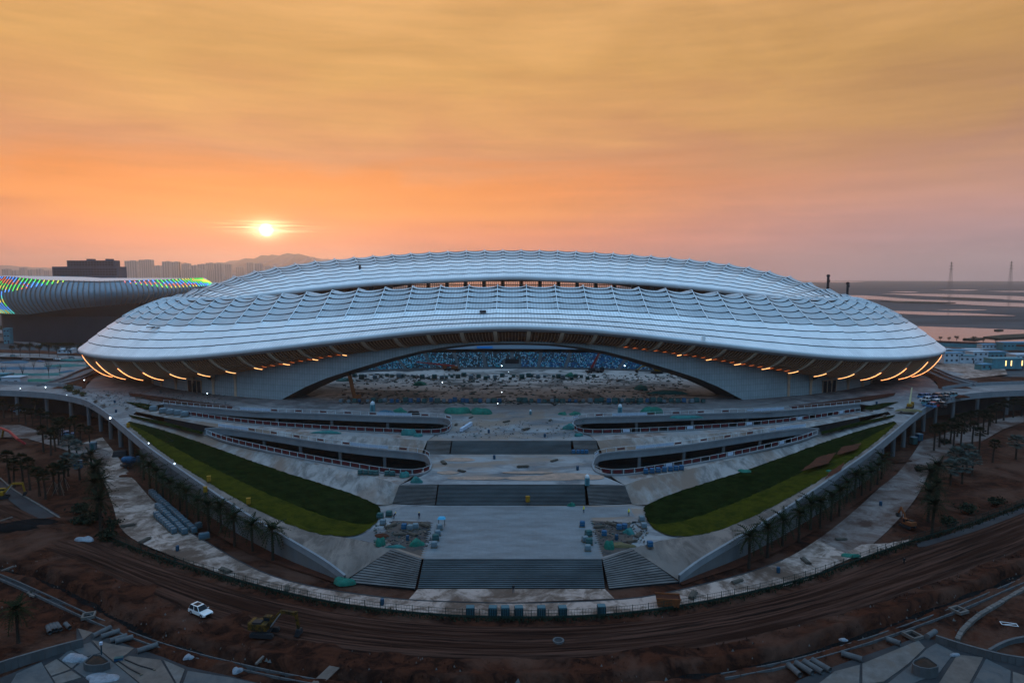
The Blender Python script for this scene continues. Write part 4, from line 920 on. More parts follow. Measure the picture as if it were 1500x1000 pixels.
def lattice(b, x, y, z0, z1, w0, w1, n, r, m=0):
    for i in range(n):
        za, zc = z0+(z1-z0)*i/n, z0+(z1-z0)*(i+1)/n; wa, wc = w0+(w1-w0)*i/n, w0+(w1-w0)*(i+1)/n; C = [(-1, -1), (1, -1), (1, 1), (-1, 1)]
        for q in range(4):
            p, s = C[q], C[(q+1) % 4]
            b.bar((x+p[0]*wa, y+p[1]*wa, za), (x+p[0]*wc, y+p[1]*wc, zc), r, r, m); b.bar((x+p[0]*wa, y+p[1]*wa, za), (x+s[0]*wc, y+s[1]*wc, zc), r*.7, r*.7, m)
for i, (px, yt, lb) in enumerate(((1394, 383.5, 'tall lattice pylon on the marsh, the one nearer to the stadium'), (1482, 382.5, 'tall lattice pylon on the marsh, farther along the power line'))):
    p = D(px, yt, 3600); t = thing('pylon', lb, 'pylon', (p.x, 3600, -1), group='pylons on the marsh'); H_ = p.z+1
    b = MB(); lattice(b, 0, 0, 0, H_, 8, 1.2, 9, .85); b.build('tower', M['steel'], t)
    for z, w_ in ((.72, 13), (.84, 11), (.94, 9)):
        b = MB(); b.bar((-w_, 0, H_*z), (w_, 0, H_*z), 1.0, 1.2); b.bar((-w_, 0, H_*z), (0, 0, H_*z+3.4), .7, .7); b.bar((w_, 0, H_*z), (0, 0, H_*z+3.4), .7, .7); b.build('cross_arm', M['steel'], t)
for px, yt, yb, lb, w_ in ((1213.5, 402, 428, 'tall dark lattice mast rising behind the roof end', .6), (1242, 413, 440, 'short dark mast with a boxed head behind the roof end', .5)):
    p = D(px, yt, 505); t = thing('mast', lb, 'mast', (p.x, 505, ZP), group='masts behind the stadium'); H_ = p.z-ZP
    b = MB(); lattice(b, 0, 0, 0, H_, w_, w_*.8, 14, .38); b.build('mast_frame', M['blockd'], t)
    b = MB(); b.box((0, 0, H_-1.0), (2.0, 1.6, 1.0)); b.box((.3, 0, H_-4.8 if yt < 410 else H_-2.9), (1.6, 1.4, 1.8)); b.build('mast_head', M['blockd'], t)
p = D(263, 385, 3600); t = thing('tower_crane', 'distant tower crane over the hazy skyline', 'crane', (p.x, 3600, -1)); H_ = p.z+1
b = MB(); lattice(b, 0, 0, 0, H_, 1.5, 1.5, 12, .9); b.build('mast', M['steel'], t); b = MB(); b.bar((-16, 0, H_), (38, 0, H_), 1.4, 1.6); b.bar((0, 0, H_), (0, 0, H_+8), 1.2, 1.2); b.bar((0, 0, H_+8), (34, 0, H_+.6), .5, .5); b.build('jib', M['steel'], t)

# ------------------------------------------------------------------ site cabins, hoardings, cars beyond the stadium ends
M['cab_w'] = mat('cabin_white', (.36, .40, .44), (.28, .32, .36), .6, .3); M['cab_b'] = mat('cabin_blue_roof', (.05, .20, .30), (.04, .15, .22), .5, .4); M['cab_t'] = mat('cabin_teal', (.06, .19, .22), (.04, .13, .16), .6, .3)
M['red'] = mat('red_paint', (.26, .025, .025), None, .5); M['win'] = mat('cabin_window', (.02, .03, .04), None, .15); M['litw'] = mat('lit_window', (.9, .6, .3), emit=(1, .62, .2), estr=2.2)
M['rust'] = mat('rust_red', (.09, .03, .025), (.06, .025, .02), .9, .3)
def cabin(px, py, w_, d_, h_, z, label, wall, roof, rz=0, floors=1, lit=False, group=None):
    p = G(px, py, z); t = thing('site_cabin', label, 'cabin', p, rz, group)
    b = MB(); b.box((0, 0, h_/2), (w_, d_, h_)); b.build('wall', wall, t)
    b = MB(); b.box((0, 0, h_+.17), (w_+.7, d_+.7, .3)); b.box((0, 0, h_+.45), (w_*.9, d_*.8, .3), taper=.8); b.build('roof', roof, t)
    n = max(2, int(w_/3.2)); first = None
    for fl in range(floors):
        for i in range(n):
            if lit and i not in (2, 3, 5): continue
            q = (-w_/2+w_*(i+.5)/n, -d_/2-.03, h_/floors*(fl+.58))
            if first is None:
                b = MB(); b.box((0, 0, 0), (1.5 if not lit else .7, .12, 1.2 if not lit else 3.4)); first = b.build('window', M['litw'] if lit else M['win'], t); first.location = q
            else: c = first.copy(); COL.objects.link(c); c.parent = t; c.location = q
    b = MB(); b.box((w_/2-1.1, -d_/2-.05, 1.05), (.95, .14, 2.1)); b.build('door', M['win'], t)
    return t
cw, cb_, ct = M['cab_w'], M['cab_b'], M['cab_t']
Q = 'beside the lagoon'
for a in ((1392, 531, 15, 7, 7, 0, 'two-storey white site cabin with blue roof, closest to the stadium roof tip '+Q, cw, cb_, .1, 2), (1383, 519, 12, 6, 4, 0, 'low white cabin in front of the red hoarding, first from the roof tip', cw, cw, 0, 1),
          (1404, 520, 13, 6, 4, 0, 'low white cabin in front of the red hoarding, second from the roof tip', cw, cb_, .05, 1), (1424, 520, 12, 6, 4.5, 0, 'low white cabin in front of the red hoarding, third from the roof tip', cw, cw, -.1, 1),
          (1412, 531, 11, 7, 5, 0, 'pale cabin with flat roof between two blue-roofed cabins', cw, ct, 0, 1), (1430, 530, 12, 7, 7.5, 0, 'tall pale cabin block with plain end wall on the sandy yard', cw, cw, .15, 2),
          (1450, 527, 20, 8, 6, 0, 'long teal-roofed shed behind the lit windows', ct, cb_, .1, 1), (1470, 539, 22, 8, 6.5, 0, 'dark teal shed with three tall lit yellow windows', ct, ct, .05, 1, True),
          (1494, 536, 14, 8, 8, 0, 'white two-storey cabin at the picture edge near lit windows', cw, cw, .1, 2), (1448, 511, 16, 6, 4, 0, 'blue-roofed shed standing along the red hoarding', cw, cb_, .05, 1), (1486, 512, 26, 8, 6, 0, 'long teal shed by the lagoon beyond the hoarding', ct, cb_, .05, 1),
          (1440, 541, 9, 5, 3.5, 0, 'small blue-grey cabin on the sandy yard', ct, cb_, .3, 1)):
    cabin(*a, group='site cabins near the lagoon')
for a in ((22, 566, 9, 6, 5, 4, 'white container cabin beside the green netting', cw, cw, .1, 1), (8, 561, 6, 5, 5, 4, 'teal container cabin next to the white container', ct, ct, .1, 1), (13, 503, 5, 5, 13, 2, 'narrow pale blue kiosk tower by the curved road below the arena', ct, ct, .1, 3), (98, 517, 11, 6, 3, 2, 'small white tent-like cabin among round trees below the arena', cw, cw, .1, 1)):
    cabin(*a)
t = thing('hoarding', 'long red and teal site hoarding along the lagoon bank', 'hoarding', G(1440, 508, 0))
hl = smooth_line([G(x, y, 0) for x, y in ((1372, 507), (1410, 508.5), (1460, 511), (1500, 513.5), (1560, 517))], 28)
for a, c in zip(hl[:-1], hl[1:]):
    b = MB(); b.bar(Vector(a)+Vector((0, 0, 1.6)), Vector(c)+Vector((0, 0, 1.6)), .2, 3.2); b.build('panel', M['cab_t'], t, absolute=True)
b = MB()
for a, c in zip(hl[:-1], hl[1:]): b.bar(Vector(a)+Vector((0, 0, 4)), Vector(c)+Vector((0, 0, 4)), .35, 1.6)
b.build('top_board', M['rust'], t, absolute=True)
# yards and lawns of the middle distance
for nm, z, m, pts in (('sand_yard', .06, 'pale', [(1362, 545), (1372, 534), (1400, 531), (1440, 533), (1472, 540), (1476, 548), (1440, 552), (1400, 556), (1378, 552)]), ('red_yard', .04, 'soil', [(1376, 514), (1500, 517), (1560, 520), (1560, 526), (1500, 523), (1440, 521), (1380, 520)]),
                      ('lawn', .3, 'lawn', [(0, 477), (60, 474), (94, 478), (104, 489), (60, 489), (0, 483)]), ('lawn', .3, 'lawn', [(30, 493), (100, 492), (110, 505), (60, 504)]), ('curved_road', .5, 'conc_b', [(-40, 480), (0, 483), (50, 488), (104, 489), (106, 493), (50, 493), (0, 488), (-40, 486)]),
                      ('curved_road', .5, 'conc', [(-40, 492), (20, 495), (60, 503), (60, 507), (10, 500), (-40, 497)]), ('paved_strip', .6, 'conc', [(-40, 516), (60, 518), (125, 522), (126, 527), (60, 524), (-40, 521)]), ('soil_strip', .7, 'soil', [(-40, 511), (60, 513), (120, 517), (120, 521), (60, 517), (-40, 515)]),
                      ('plaza_paving', .4, 'conc_d', [(96, 476), (150, 470), (260, 480), (260, 500), (150, 515), (110, 492)]), ('paved_yard', 1.0, 'conc', [(-40, 530), (125, 530), (128, 545), (60, 562), (-40, 566)])):
    sheet(nm, [G(x, y, z) for x, y in pts], M[m])
M['net'] = mat('teal_netting', (.028, .13, .12), (.018, .085, .085), .8, .8, bump=.5, bscale=3); M['net2'] = mat('blue_netting', (.03, .10, .15), (.018, .06, .09), .8, .8, bump=.5, bscale=3); M['netg'] = mat('green_netting', (.015, .12, .085), (.01, .075, .055), .8, .8, bump=.5, bscale=3)
def heap_mesh(seed, rx, ry, h_, nu=22, nv=7):
    r_ = random.Random(seed); ph = [r_.random()*6.28 for _ in range(12)]; v = []; f = []
    for j in range(nv+1):
        q = j/nv
        for i in range(nu):
            a = 2*PI*i/nu; k = 1+.16*math.sin(2*a+ph[0])+.10*math.sin(3*a+ph[1])+.06*math.sin(5*a+ph[2]); rad = max(0, math.cos(q*PI/2))**.75
            v.append((rx*k*rad*math.cos(a), ry*k*rad*math.sin(a), h_*math.sin(q*PI/2)*(1+(1-q)*(.24*math.sin(3*a+ph[3]+5*q)+.16*math.sin(7*a+ph[4]+9*q)))+.25*h_*(1-q)*q*4*math.sin(2*a+ph[5])-.05*(j == 0)))
    for j in range(nv):
        for i in range(nu): f.append((j*nu+i, j*nu+(i+1) % nu, (j+1)*nu+(i+1) % nu, (j+1)*nu+i))
    return v, f
hs = [0]
def heap(px, py, z, rx, ry, h_, m, label, name='covered_heap', cat='heap', group=None, side=-1):
    hs[0] += 1; v, f = heap_mesh(hs[0], rx, ry, h_); o = mesh_obj(name, v, f, M[m], smooth=True); o.location = GS(side, px, py, z); return tag(o, label, cat, group)
NG = 'netting sheets spread beyond the ramp'
for i, (px, py, rx, ry, m, lb) in enumerate(((40, 540, 30, 5, 'net2', 'wide blue netting sheet behind the bare trees, rearmost'), (95, 536, 24, 4.5, 'net', 'teal netting sheet running towards the stadium roof tip'), (60, 549, 34, 4, 'net', 'long teal netting sheet across the middle of the yard'), (70, 558, 26, 3.5, 'netg', 'green netting sheet closest to the viaduct parapet'),
                                             (20, 531, 20, 4, 'net2', 'blue-grey netting sheet near the paved strip'), (105, 545, 14, 3, 'net2', 'narrow blue netting sheet below the access ramp'), (112, 528, 18, 2.5, 'net', 'thin teal netting sheet under the round trees'))):
    heap(px, py, 1.0, rx*.6, ry, 1.1, m, lb, 'netting_sheet', 'netting', NG)
# cars
M['car'] = {n: mat('paint_'+n, c, None, .3, spec=.6) for n, c in (('white', (.5, .5, .5)), ('blue', (.03, .12, .24)), ('teal', (.04, .16, .19)), ('grey', (.12, .13, .15)), ('black', (.015, .015, .018)), ('red', (.25, .02, .02)))}
M['tyre'] = mat('tyre', (.012, .012, .013), None, .9); M['hub'] = mat('wheel_rim', (.25, .26, .28), None, .4, metal=.6); M['cglass'] = mat('car_glass', (.010, .013, .017), None, .4, spec=.08); M['lamp'] = mat('head_lamp', (.7, .72, .75), None, .15); M['tail'] = mat('tail_lamp', (.3, .02, .02), None, .3)
def car(name, label, cat, paint, L_=4.7, W_=1.9, Hh=1.7, group=None, detail=True):
    t = thing(name, label, cat, (0, 0, 0), 0, group); b = MB()
    hb = Hh*.56; prof = [(-L_/2, .38), (-L_/2+.02, hb*.95), (-L_/2+.25, hb*1.02), (L_*.14, hb*1.0), (L_*.42, hb*.90), (L_/2-.03, hb*.74), (L_/2, .40), (L_*.42, .27), (-L_*.45, .27)]
    n = len(prof); b.v = [(x, s*W_/2*(1 if .3 < z < hb*.9 else .955), z) for s in (-1, 1) for x, z in prof]; b.f = [tuple(range(n))[::-1], tuple(range(n, 2*n))]+[(i, (i+1) % n, n+(i+1) % n, n+i) for i in range(n)]; b.m = [0]*len(b.f)
    body = b.build('body', paint, t); md = body.modifiers.new('bevel', 'BEVEL'); md.width = .07; md.segments = 2
    cb2 = MB(); lo_ = [(-L_*.47, hb), (L_*.20, hb)]; hi_ = [(-L_*.40, Hh), (L_*.045, Hh)]
    cb2.v = [(x, s*(W_/2-.06), z) for x, z in lo_ for s in (-1, 1)]+[(x, s*(W_/2-.26), z) for x, z in hi_ for s in (-1, 1)]; cb2.f = [(0, 1, 5, 4), (3, 2, 6, 7), (1, 3, 7, 5), (2, 0, 4, 6), (4, 5, 7, 6)]; cb2.m = [0]*5
    cab = cb2.build('cabin', paint, t); md = cab.modifiers.new('bevel', 'BEVEL'); md.width = .08; md.segments = 2
    def pane(q, nm):
        c = sum((Vector(p) for p in q), Vector())/4; nn = (Vector(q[1])-Vector(q[0])).cross(Vector(q[3])-Vector(q[0])).normalized()
        if nn.dot(c-Vector((-.3, 0, .9))) < 0: nn = -nn
        v = [tuple(c+(Vector(p)-c)*k+nn*.012) for p, k in zip(q, (.93,)*4)]; mesh_obj(nm, v, [(0, 1, 2, 3)], M['cglass'], cab)
    V_ = cb2.v; pane([V_[3], V_[2], V_[6], V_[7]], 'windscreen'); pane([V_[0], V_[1], V_[5], V_[4]], 'rear_window')
    for s in (0, 1):
        a, d, e, g = Vector(V_[0+s]), Vector(V_[2+s]), Vector(V_[6+s]), Vector(V_[4+s])
        for u0, u1 in ((.02, .48), (.52, .97)): pane([a.lerp(d, u0), a.lerp(d, u1), g.lerp(e, u1), g.lerp(e, u0)], 'side_window')
    if detail:
        mesh_obj('sunroof', [(-L_*.30, -.5, Hh+.012), (-L_*.03, -.5, Hh+.012), (-L_*.03, .5, Hh+.012), (-L_*.30, .5, Hh+.012)], [(0, 1, 2, 3)], M['cglass'], t)
        for s in (-1, 1):
            b = MB(); b.box((L_/2-.16, s*(W_/2-.28), hb*.72), (.3, .42, .16)); b.build('headlight', M['lamp'], t)
            b = MB(); b.box((-L_/2+.05, s*(W_/2-.25), hb*.85), (.14, .36, .18)); b.build('tail_light', M['tail'], t)
            b = MB(); b.box((L_*.16, s*(W_/2+.08), hb*1.06), (.16, .2, .14)); b.build('mirror', paint, t)
        b = MB(); b.box((L_/2-.02, 0, hb*.55), (.1, W_*.6, .22)); b.build('grille', M['tyre'], t)
    wb = MB(); wb.tube([(0, -.11, 0), (0, .11, 0)], .35, 14); wh0 = None
    for x in (-L_*.31, L_*.31):
        for s in (-1, 1):
            if wh0 is None:
                wh0 = wb.build('wheel', M['tyre'], t); wh0.location = (x, s*(W_/2-.1), .35); rm = MB(); rm.tube([(0, -.125, 0), (0, .125, 0)], .2, 10); rm.build('rim', M['hub'], wh0)
            else: c = copy_tree(wh0, parent=t); c.location = (x, s*(W_/2-.1), .35)
    return t
suv = car('parked_car', 'white suv with dark sunroof parked on the brown dirt track', 'car', M['car']['white'])
pp, qq = G(281, 889, 0), G(309, 901, 0); suv.location = G(294, 899, .02); suv.rotation_euler = (0, 0, math.atan2(-.62, 1.0))
CG = 'cars parked on the yard beyond the sun-side ramp'
for i, (px, py, z, pn, rz) in enumerate(((12, 597, 0, 'teal', .2), (22, 601, 0, 'red', .2), (29, 603, 0, 'blue', .25), (92, 634, 0, 'grey', .4), (100, 637, 0, 'blue', .5), (60, 530, 1, 'blue', .1), (84, 527, 1, 'white', .1), (106, 525, 1, 'teal', .1), (38, 527, 1, 'grey', .1), (118, 518, .6, 'blue', 0), (20, 522, .8, 'teal', 0))):
    c = car('parked_car', '', 'car', M['car'][pn], 4.4, 1.8, 1.5, CG, False); c.location = G(px, py, z); c.rotation_euler = (0, 0, rz)
    c['label'] = f'{pn} car parked beyond the sun-side ramp, ' + ['by the soil strip, left of the red car', 'bright body between two darker cars', 'nearest the dark kerb line', 'under the palms beside another car', 'rearmost under the palms', 'among blue netting', 'standing at the paved strip', 'nearest the stadium tip on the strip', 'on the paved strip by bare trees', 'under the round trees', 'at the far left of the strip'][i]
SG2 = 'vehicles crowded on the lagoon-side plaza'
k = 0
for r_ in range(4):
    for q in range(6):
        px, py = 1352+q*8.2+r_*3+rnd.uniform(-1, 1), 583+r_*4.6-q*.5+rnd.uniform(-.5, .5)
        if px > 1395-(r_*6): continue
        pn = ('blue', 'teal', 'grey', 'blue', 'white', 'teal', 'black')[(k*3) % 7]
        if (r_, q) == (3, 1): pn = 'red'
        c = car('parked_van', f'{pn} van, {ORD[q]} from the crane in the {ORD[r_]} row of vehicles on the plaza', 'van', M['car'][pn], 4.6, 2.0, 2.1, SG2, False); c.location = G(px, py, ZP); c.rotation_euler = (0, 0, rnd.choice((.3, .5, 2.0))); k += 1
# ------------------------------------------------------------------ palms, bare trees, bushes
M['frond'] = mat('palm_frond', (.017, .025, .010), (.007, .011, .005), .8, .6, coords='obj', spec=.05); M['frond2'] = mat('dark_frond', (.012, .018, .008), (.005, .008, .004), .8, .6, coords='obj', spec=.05)
M['silver'] = mat('silver_frond', (.06, .078, .068), (.028, .04, .037), .7, .6, coords='obj'); M['trunk'] = mat('palm_trunk', (.035, .026, .02), (.018, .013, .01), .95, 2.0, (1, 1, 3), 'obj', bump=.6, bscale=6)
M['pole'] = mat('timber_pole', (.13, .11, .09), None, .8); M['twig'] = mat('bare_wood', (.03, .026, .024), None, .9); M['bush'] = mat('bush_leaf', (.012, .02, .010), (.006, .010, .005), .9, .8, coords='obj'); M['bush2'] = mat('olive_bush_leaf', (.055, .058, .022), (.03, .03, .014), .9, .8, coords='obj')
def frond_geo(Lf, droop, r_, lw=.5, nl=9):
    v = []; f = []; ns = 7; c = [Vector((Lf*s, 0, droop*Lf*(.42*s-1.05*s*s))) for s in np.linspace(0, 1, ns)]
    for a, d in zip(c[:-1], c[1:]):
        k = len(v); w = .045; v += [(a.x, -w, a.z), (a.x, w, a.z), (d.x, w, d.z), (d.x, -w, d.z)]; f.append((k, k+1, k+2, k+3))
    for i in range(nl):
        s = .14+.84*i/(nl-1); p = Vector((Lf*s, 0, droop*Lf*(.42*s-1.05*s*s))); ln = lw*Lf*.42*math.sin(PI*min(.97, .22+.75*s))+.12
        for sd in (-1, 1):
            q = p+Vector((ln*.62, sd*ln*.75, .10*ln-.28*ln*r_.random())); k = len(v); wv = .075*Lf/2.6+.04; v += [(p.x-wv, 0, p.z), (p.x+wv, 0, p.z), (q.x+.04, q.y, q.z), (q.x-.08, q.y, q.z)]; f.append((k, k+1, k+2, k+3))
    return v, f
def place_geo(v, rz, tilt, up):
    m = Matrix.Translation((0, 0, up)) @ Matrix.Rotation(rz, 4, 'Z') @ Matrix.Rotation(-tilt, 4, 'Y'); return [tuple(m @ Vector(p)) for p in v]
def fan_geo(Lf, r_):
    v = []; f = []; st = Lf*.5; k = 0; v += [(0, -.04, 0), (0, .04, 0), (st, .03, 0), (st, -.03, 0)]; f.append((0, 1, 2, 3))
    for i in range(9):
        a = (i-4)*.30; k = len(v); q = Vector((st+Lf*.5*math.cos(a), Lf*.5*math.sin(a), -.06*abs(i-4))); sdv = Vector((-math.sin(a), math.cos(a), 0))*.16; c = Vector((st+Lf*.26*math.cos(a), Lf*.26*math.sin(a), .02)); v += [(st, 0, 0), tuple(c+sdv), tuple(q), tuple(c-sdv)]; f.append((k, k+1, k+2, k+3))
    return v, f
def trunk_mesh(t, h_, r0, r1, lean, r_):
    b = MB(); n = 8; pts = [(lean*h_*(i/n)**2, 0, h_*i/n-.3*(i == 0)) for i in range(n+1)]; rad = [r0*(1.35 if i == 0 else 1)+(r1-r0)*i/n+.03*(i % 2) for i in range(n+1)]
    b.tube(pts, rad, 8); return b.build('trunk', M['trunk'], t)
def date_palm(seed, h_, Lf, nf, m, r0=.26, fronds=True, fan=False, props=False, name='date_palm', up_only=False):
    r_ = random.Random(seed); t = thing(name, '', 'palm tree'); lean = r_.uniform(-.05, .05); trunk_mesh(t, h_, r0, r0*.8, lean, r_); tip = lean*h_
    geos = [(fan_geo(Lf, r_) if fan else frond_geo(Lf*r_.uniform(.85, 1.1), r_.uniform(.75, 1.1), r_)) for _ in range(4)]
    pls = [(i*2.399+r_.uniform(-.2, .2), (R(72)-R(80 if up_only else 108)*(i/nf)**.9)+r_.uniform(-.12, .12), r_.randrange(4)) for i in range(nf)]
    if fronds:
        mes = []
        for q, (v, f) in enumerate(geos):
            o = mesh_obj('frond', v, f, m, t); mes.append(o)
        used = set()
        for rz, ti, g in pls:
            if g in used: o = mes[g].copy(); COL.objects.link(o); o.parent = t
            else: o = mes[g]; used.add(g)
            o.location = (tip, 0, h_-.1); o.rotation_euler = (0, -ti, rz)
        for g in range(4):
            if g not in used: bpy.data.objects.remove(mes[g])
    else:
        V_ = []; F_ = []
        for rz, ti, g in pls:
            v, f = geos[g]; k = len(V_); V_ += [(x+tip, y, z) for x, y, z in place_geo(v, rz, ti, h_-.1)]; F_ += [tuple(i+k for i in q) for q in f]
        mesh_obj('crown', V_, F_, m, t)
    b = MB(); b.tube([(tip, 0, h_-.7), (tip, 0, h_+.1)], [r0*1.0, r0*.5], 7); b.build('crown_base', M['trunk'], t)
    if props:
        for a in (0, 2.1, 4.2):
            b = MB(); b.tube([(1.9*math.cos(a), 1.9*math.sin(a), -.1), (.2*math.cos(a), .2*math.sin(a), h_*.5)], .05, 5); b.build('support_pole', M['pole'], t)
    return t
GP = {-1: 'date palms along the sun-side ramp wall', 1: 'date palms along the lagoon-side ramp wall'}
near_p = [Proto(date_palm(s, 5.6, 3.3, 26, M['frond'])) for s in (11, 12, 13)]
rows_ = {-1: [(400, 821), (370, 808), (344, 800), (324, 780), (306, 778), (291, 768), (274, 757), (264, 748), (250, 740), (239, 730), (230, 723), (220, 715), (211, 703)],
         1: [(1097, 831), (1124, 815), (1146, 800), (1170, 792), (1187, 776), (1201, 772), (1217, 762), (1229, 755), (1240, 737), (1252, 730), (1262, 726), (1275, 719), (1285, 710), (1291, 702)]}
for sd in (-1, 1):
    for i, (x, y) in enumerate(rows_[sd]):
        near_p[i % 3].put(G(x, y, -.1), rnd.random()*6, rnd.uniform(.92, 1.12) if i else 1.15, f'{ORD[i]} date palm from the staircase in the row along the {S_NAME[sd]} ramp wall', GP[sd])
mid_p = [Proto(date_palm(s, h_, 2.3, 24, M['frond2'], .3, False, True)) for s, h_ in ((21, 7.6), (22, 6.6), (23, 7.0))]     # stout fan palms with small crowns
sup_p = Proto(date_palm(25, 6.8, 2.3, 24, M['frond2'], .3, False, True, True, name='propped_palm'))
big_p = [Proto(date_palm(s, h_, 3.6, 30, M['frond2'], .34, False)) for s, h_ in ((31, 6.4), (32, 7.0))]
sil_p = [Proto(date_palm(s, h_, 2.9, 26, M['silver'], .28, False, True, name='silver_palm')) for s, h_ in ((41, 4.6), (42, 5.2))]
GA = 'fan palms planted in the sun-side red soil garden'; LOC = 'in the sun-side garden'
for i, (x, y, w) in enumerate(((14, 707, 'front row end at the picture edge'), (21, 713, 'second in the front row from the edge'), (34, 707, 'third in the front row from the edge'), (44, 717, 'fourth in the front row from the edge'), (58, 726, 'tallest pair, nearer the edge'), (67, 731, 'tallest pair, farther from the edge'), (64, 662, 'behind, first of the rear group'), (75, 666, 'behind, second of the rear group'), (81, 660, 'behind, third of the rear group'), (86, 652, 'behind, fourth of the rear group'), (89, 648, 'behind, last of the rear group'))):
    mid_p[i % 3].put(G(x, y, -.1), rnd.random()*6, rnd.uniform(.9, 1.05), f'stout fan palm {LOC}, {w}', GA)
for x, y, w in ((80, 722, 'nearest the tall pair'), (88, 724, 'middle of the propped three'), (95, 716, 'nearest the silver palms')): sup_p.put(G(x, y, -.1), rnd.random()*6, 1, f'fan palm held by slanting timber props {LOC}, {w}', GA)
for x, y, w in ((100, 697, 'larger front crown'), (117, 702, 'beside the date palm column'), (102, 668, 'pale crown farther back'), (113, 672, 'smallest crown by the path')): sil_p[int(x) % 2].put(G(x, y, -.1), rnd.random()*6, rnd.uniform(.85, 1.1), f'silvery blue fan palm {LOC}, {w}', 'silver fan palms '+LOC)
for i, (x, y, w) in enumerate(((148, 776, 'front palm by the fence corner'), (143, 748, 'second from the fence corner'), (150, 742, 'third from the fence corner'), (139, 722, 'fourth from the fence corner'), (147, 715, 'fifth from the fence corner'), (136, 700, 'last of the column'))): big_p[i % 2].put(G(x, y, -.1), rnd.random()*6, rnd.uniform(.95, 1.1), f'tall bushy date palm beside the pale path, {w}', 'bushy date palms in a column beside the pale path')
for i, (x, y) in enumerate(((132, 655), (118, 650), (103, 646), (92, 640), (83, 643), (70, 634), (60, 630), (48, 624), (38, 622), (28, 618), (18, 616), (6, 612), (52, 612), (110, 638))): mid_p[i % 3].put(G(x, y, -.1), rnd.random()*6, rnd.uniform(.8, 1), f'{ORD[i]} palm from the lamp in the dark row under the sun-side viaduct', 'palms in a row under the sun-side viaduct')
for i, (x, y) in enumerate(((1368, 660), (1376, 655), (1383, 652), (1392, 650), (1402, 640), (1412, 636), (1421, 632), (1432, 628), (1440, 634), (1450, 624), (1459, 620), (1470, 616), (1484, 612), (1496, 610))): mid_p[i % 3].put(G(x, y, -.1), rnd.random()*6, rnd.uniform(.85, 1.05), f'{ORD[i]} palm from the ramp bend in the dark row under the lagoon-side viaduct', 'palms in a row under the lagoon-side viaduct')
LO2 = 'in the lagoon-side garden'
for i, (x, y, w) in enumerate(((1365, 781, 'nearest the track'), (1359, 763, 'second from the track'), (1369, 748, 'third from the track'), (1360, 730, 'fourth from the track'), (1371, 716, 'last of the column'))): big_p[i % 2].put(G(x, y, -.1), rnd.random()*6, rnd.uniform(.98, 1.12), f'tall bushy date palm beside the muddy path, {w}', 'bushy date palms beside the muddy path')
for i, (x, y, w) in enumerate(((1392, 710, 'largest grey crown in front'), (1409, 708, 'second in the front row'), (1424, 696, 'third in the front row'), (1416, 688, 'behind the front row'), (1400, 690, 'between two dark palms'), (1488, 672, 'alone at the picture edge'))): sil_p[i % 2].put(G(x, y, -.1), rnd.random()*6, rnd.uniform(.9, 1.15), f'silvery blue fan palm {LO2}, {w}', 'silver fan palms '+LO2)
for i, (x, y, w) in enumerate(((1434, 664, 'tall one behind the silver palms'), (1454, 676, 'single trunk on open red soil'), (1407, 656, 'left one by the path bend'), (1396, 662, 'beside the path bend'), (1447, 637, 'small one on pale ground'), (1424, 650, 'between path and silver palms'))): mid_p[i % 3].put(G(x, y, -.1), rnd.random()*6, rnd.uniform(.85, 1.05), f'dark fan palm {LO2}, {w}', 'dark fan palms '+LO2)
near_p[0].put(G(27, 940, -.1), 1.0, .98, 'single dark date palm standing in red soil behind the near concrete wall')
# bare and round trees beyond
def bare_tree(seed, h_, leafy):
    r_ = random.Random(seed); t = thing('round_tree' if leafy else 'bare_tree', '', 'tree'); b = MB(); b.tube([(0, 0, -.3), (0, 0, h_*.55)], [.16, .10], 6); b.build('trunk', M['twig'], t); b = MB(); tips = []
    for i in range(12):
        a = i*2.4; z0 = h_*r_.uniform(.3, .55); q = Vector((math.cos(a)*h_*.16*r_.uniform(.6, 1.2), math.sin(a)*h_*.16*r_.uniform(.6, 1.2), h_*r_.uniform(.7, 1))); b.tube([(0, 0, z0), tuple(q*.5+Vector((0, 0, z0*.5))), tuple(q)], [.06, .04, .02], 4); tips.append(q)
        for _ in range(3): b.tube([tuple(q*.6+Vector((0, 0, z0*.4))), tuple(q+Vector((r_.uniform(-.8, .8), r_.uniform(-.8, .8), r_.uniform(-.5, .5))))], [.03, .012], 3)
    b.build('branches', M['twig'], t)
    if leafy:
        V_ = []; F_ = []
        for q in tips:
            for _ in range(26):
                c = q+Vector((r_.gauss(0, .6), r_.gauss(0, .6), r_.gauss(-.3, .5))); k = len(V_); d1 = Vector((r_.uniform(-1, 1), r_.uniform(-1, 1), r_.uniform(-.6, .6))).normalized()*.28; d2 = d1.cross(Vector((r_.uniform(-1, 1), r_.uniform(-1, 1), r_.uniform(-1, 1)))).normalized()*.2; V_ += [tuple(c-d1), tuple(c+d2), tuple(c+d1), tuple(c-d2)]; F_.append((k, k+1, k+2, k+3))
        mesh_obj('crown', V_, F_, M['bush'], t)
    return t
bt = Proto(bare_tree(51, 11, False)); rt = Proto(bare_tree(52, 9, True))
for i, (x, y, s) in enumerate(((6, 560, 1), (34, 558, .95), (72, 556, 1.1), (88, 553, .8), (50, 545, .7))): bt.put(G(x, y, 0), i, s, f'{ORD[i]} leafless thin tree from the picture edge on the netted yard', 'leafless trees on the netted yard')
for i, x in enumerate((18, 30, 44, 58, 72, 84, 100, 119)): rt.put(G(x, 521+.03*x, .5), i*1.3, rnd.uniform(.95, 1.25), f'{ORD[i]} round street tree from the picture edge in the row below the arena', 'round street trees below the arena')
for i, x in enumerate((1377, 1390, 1401, 1413, 1426, 1440, 1458)): rt.put(G(x, 502+.04*(x-1370), -.2), i*1.7, rnd.uniform(.6, .85), f'{ORD[i]} dark tree from the roof tip on the lagoon bank', 'dark trees on the lagoon bank')
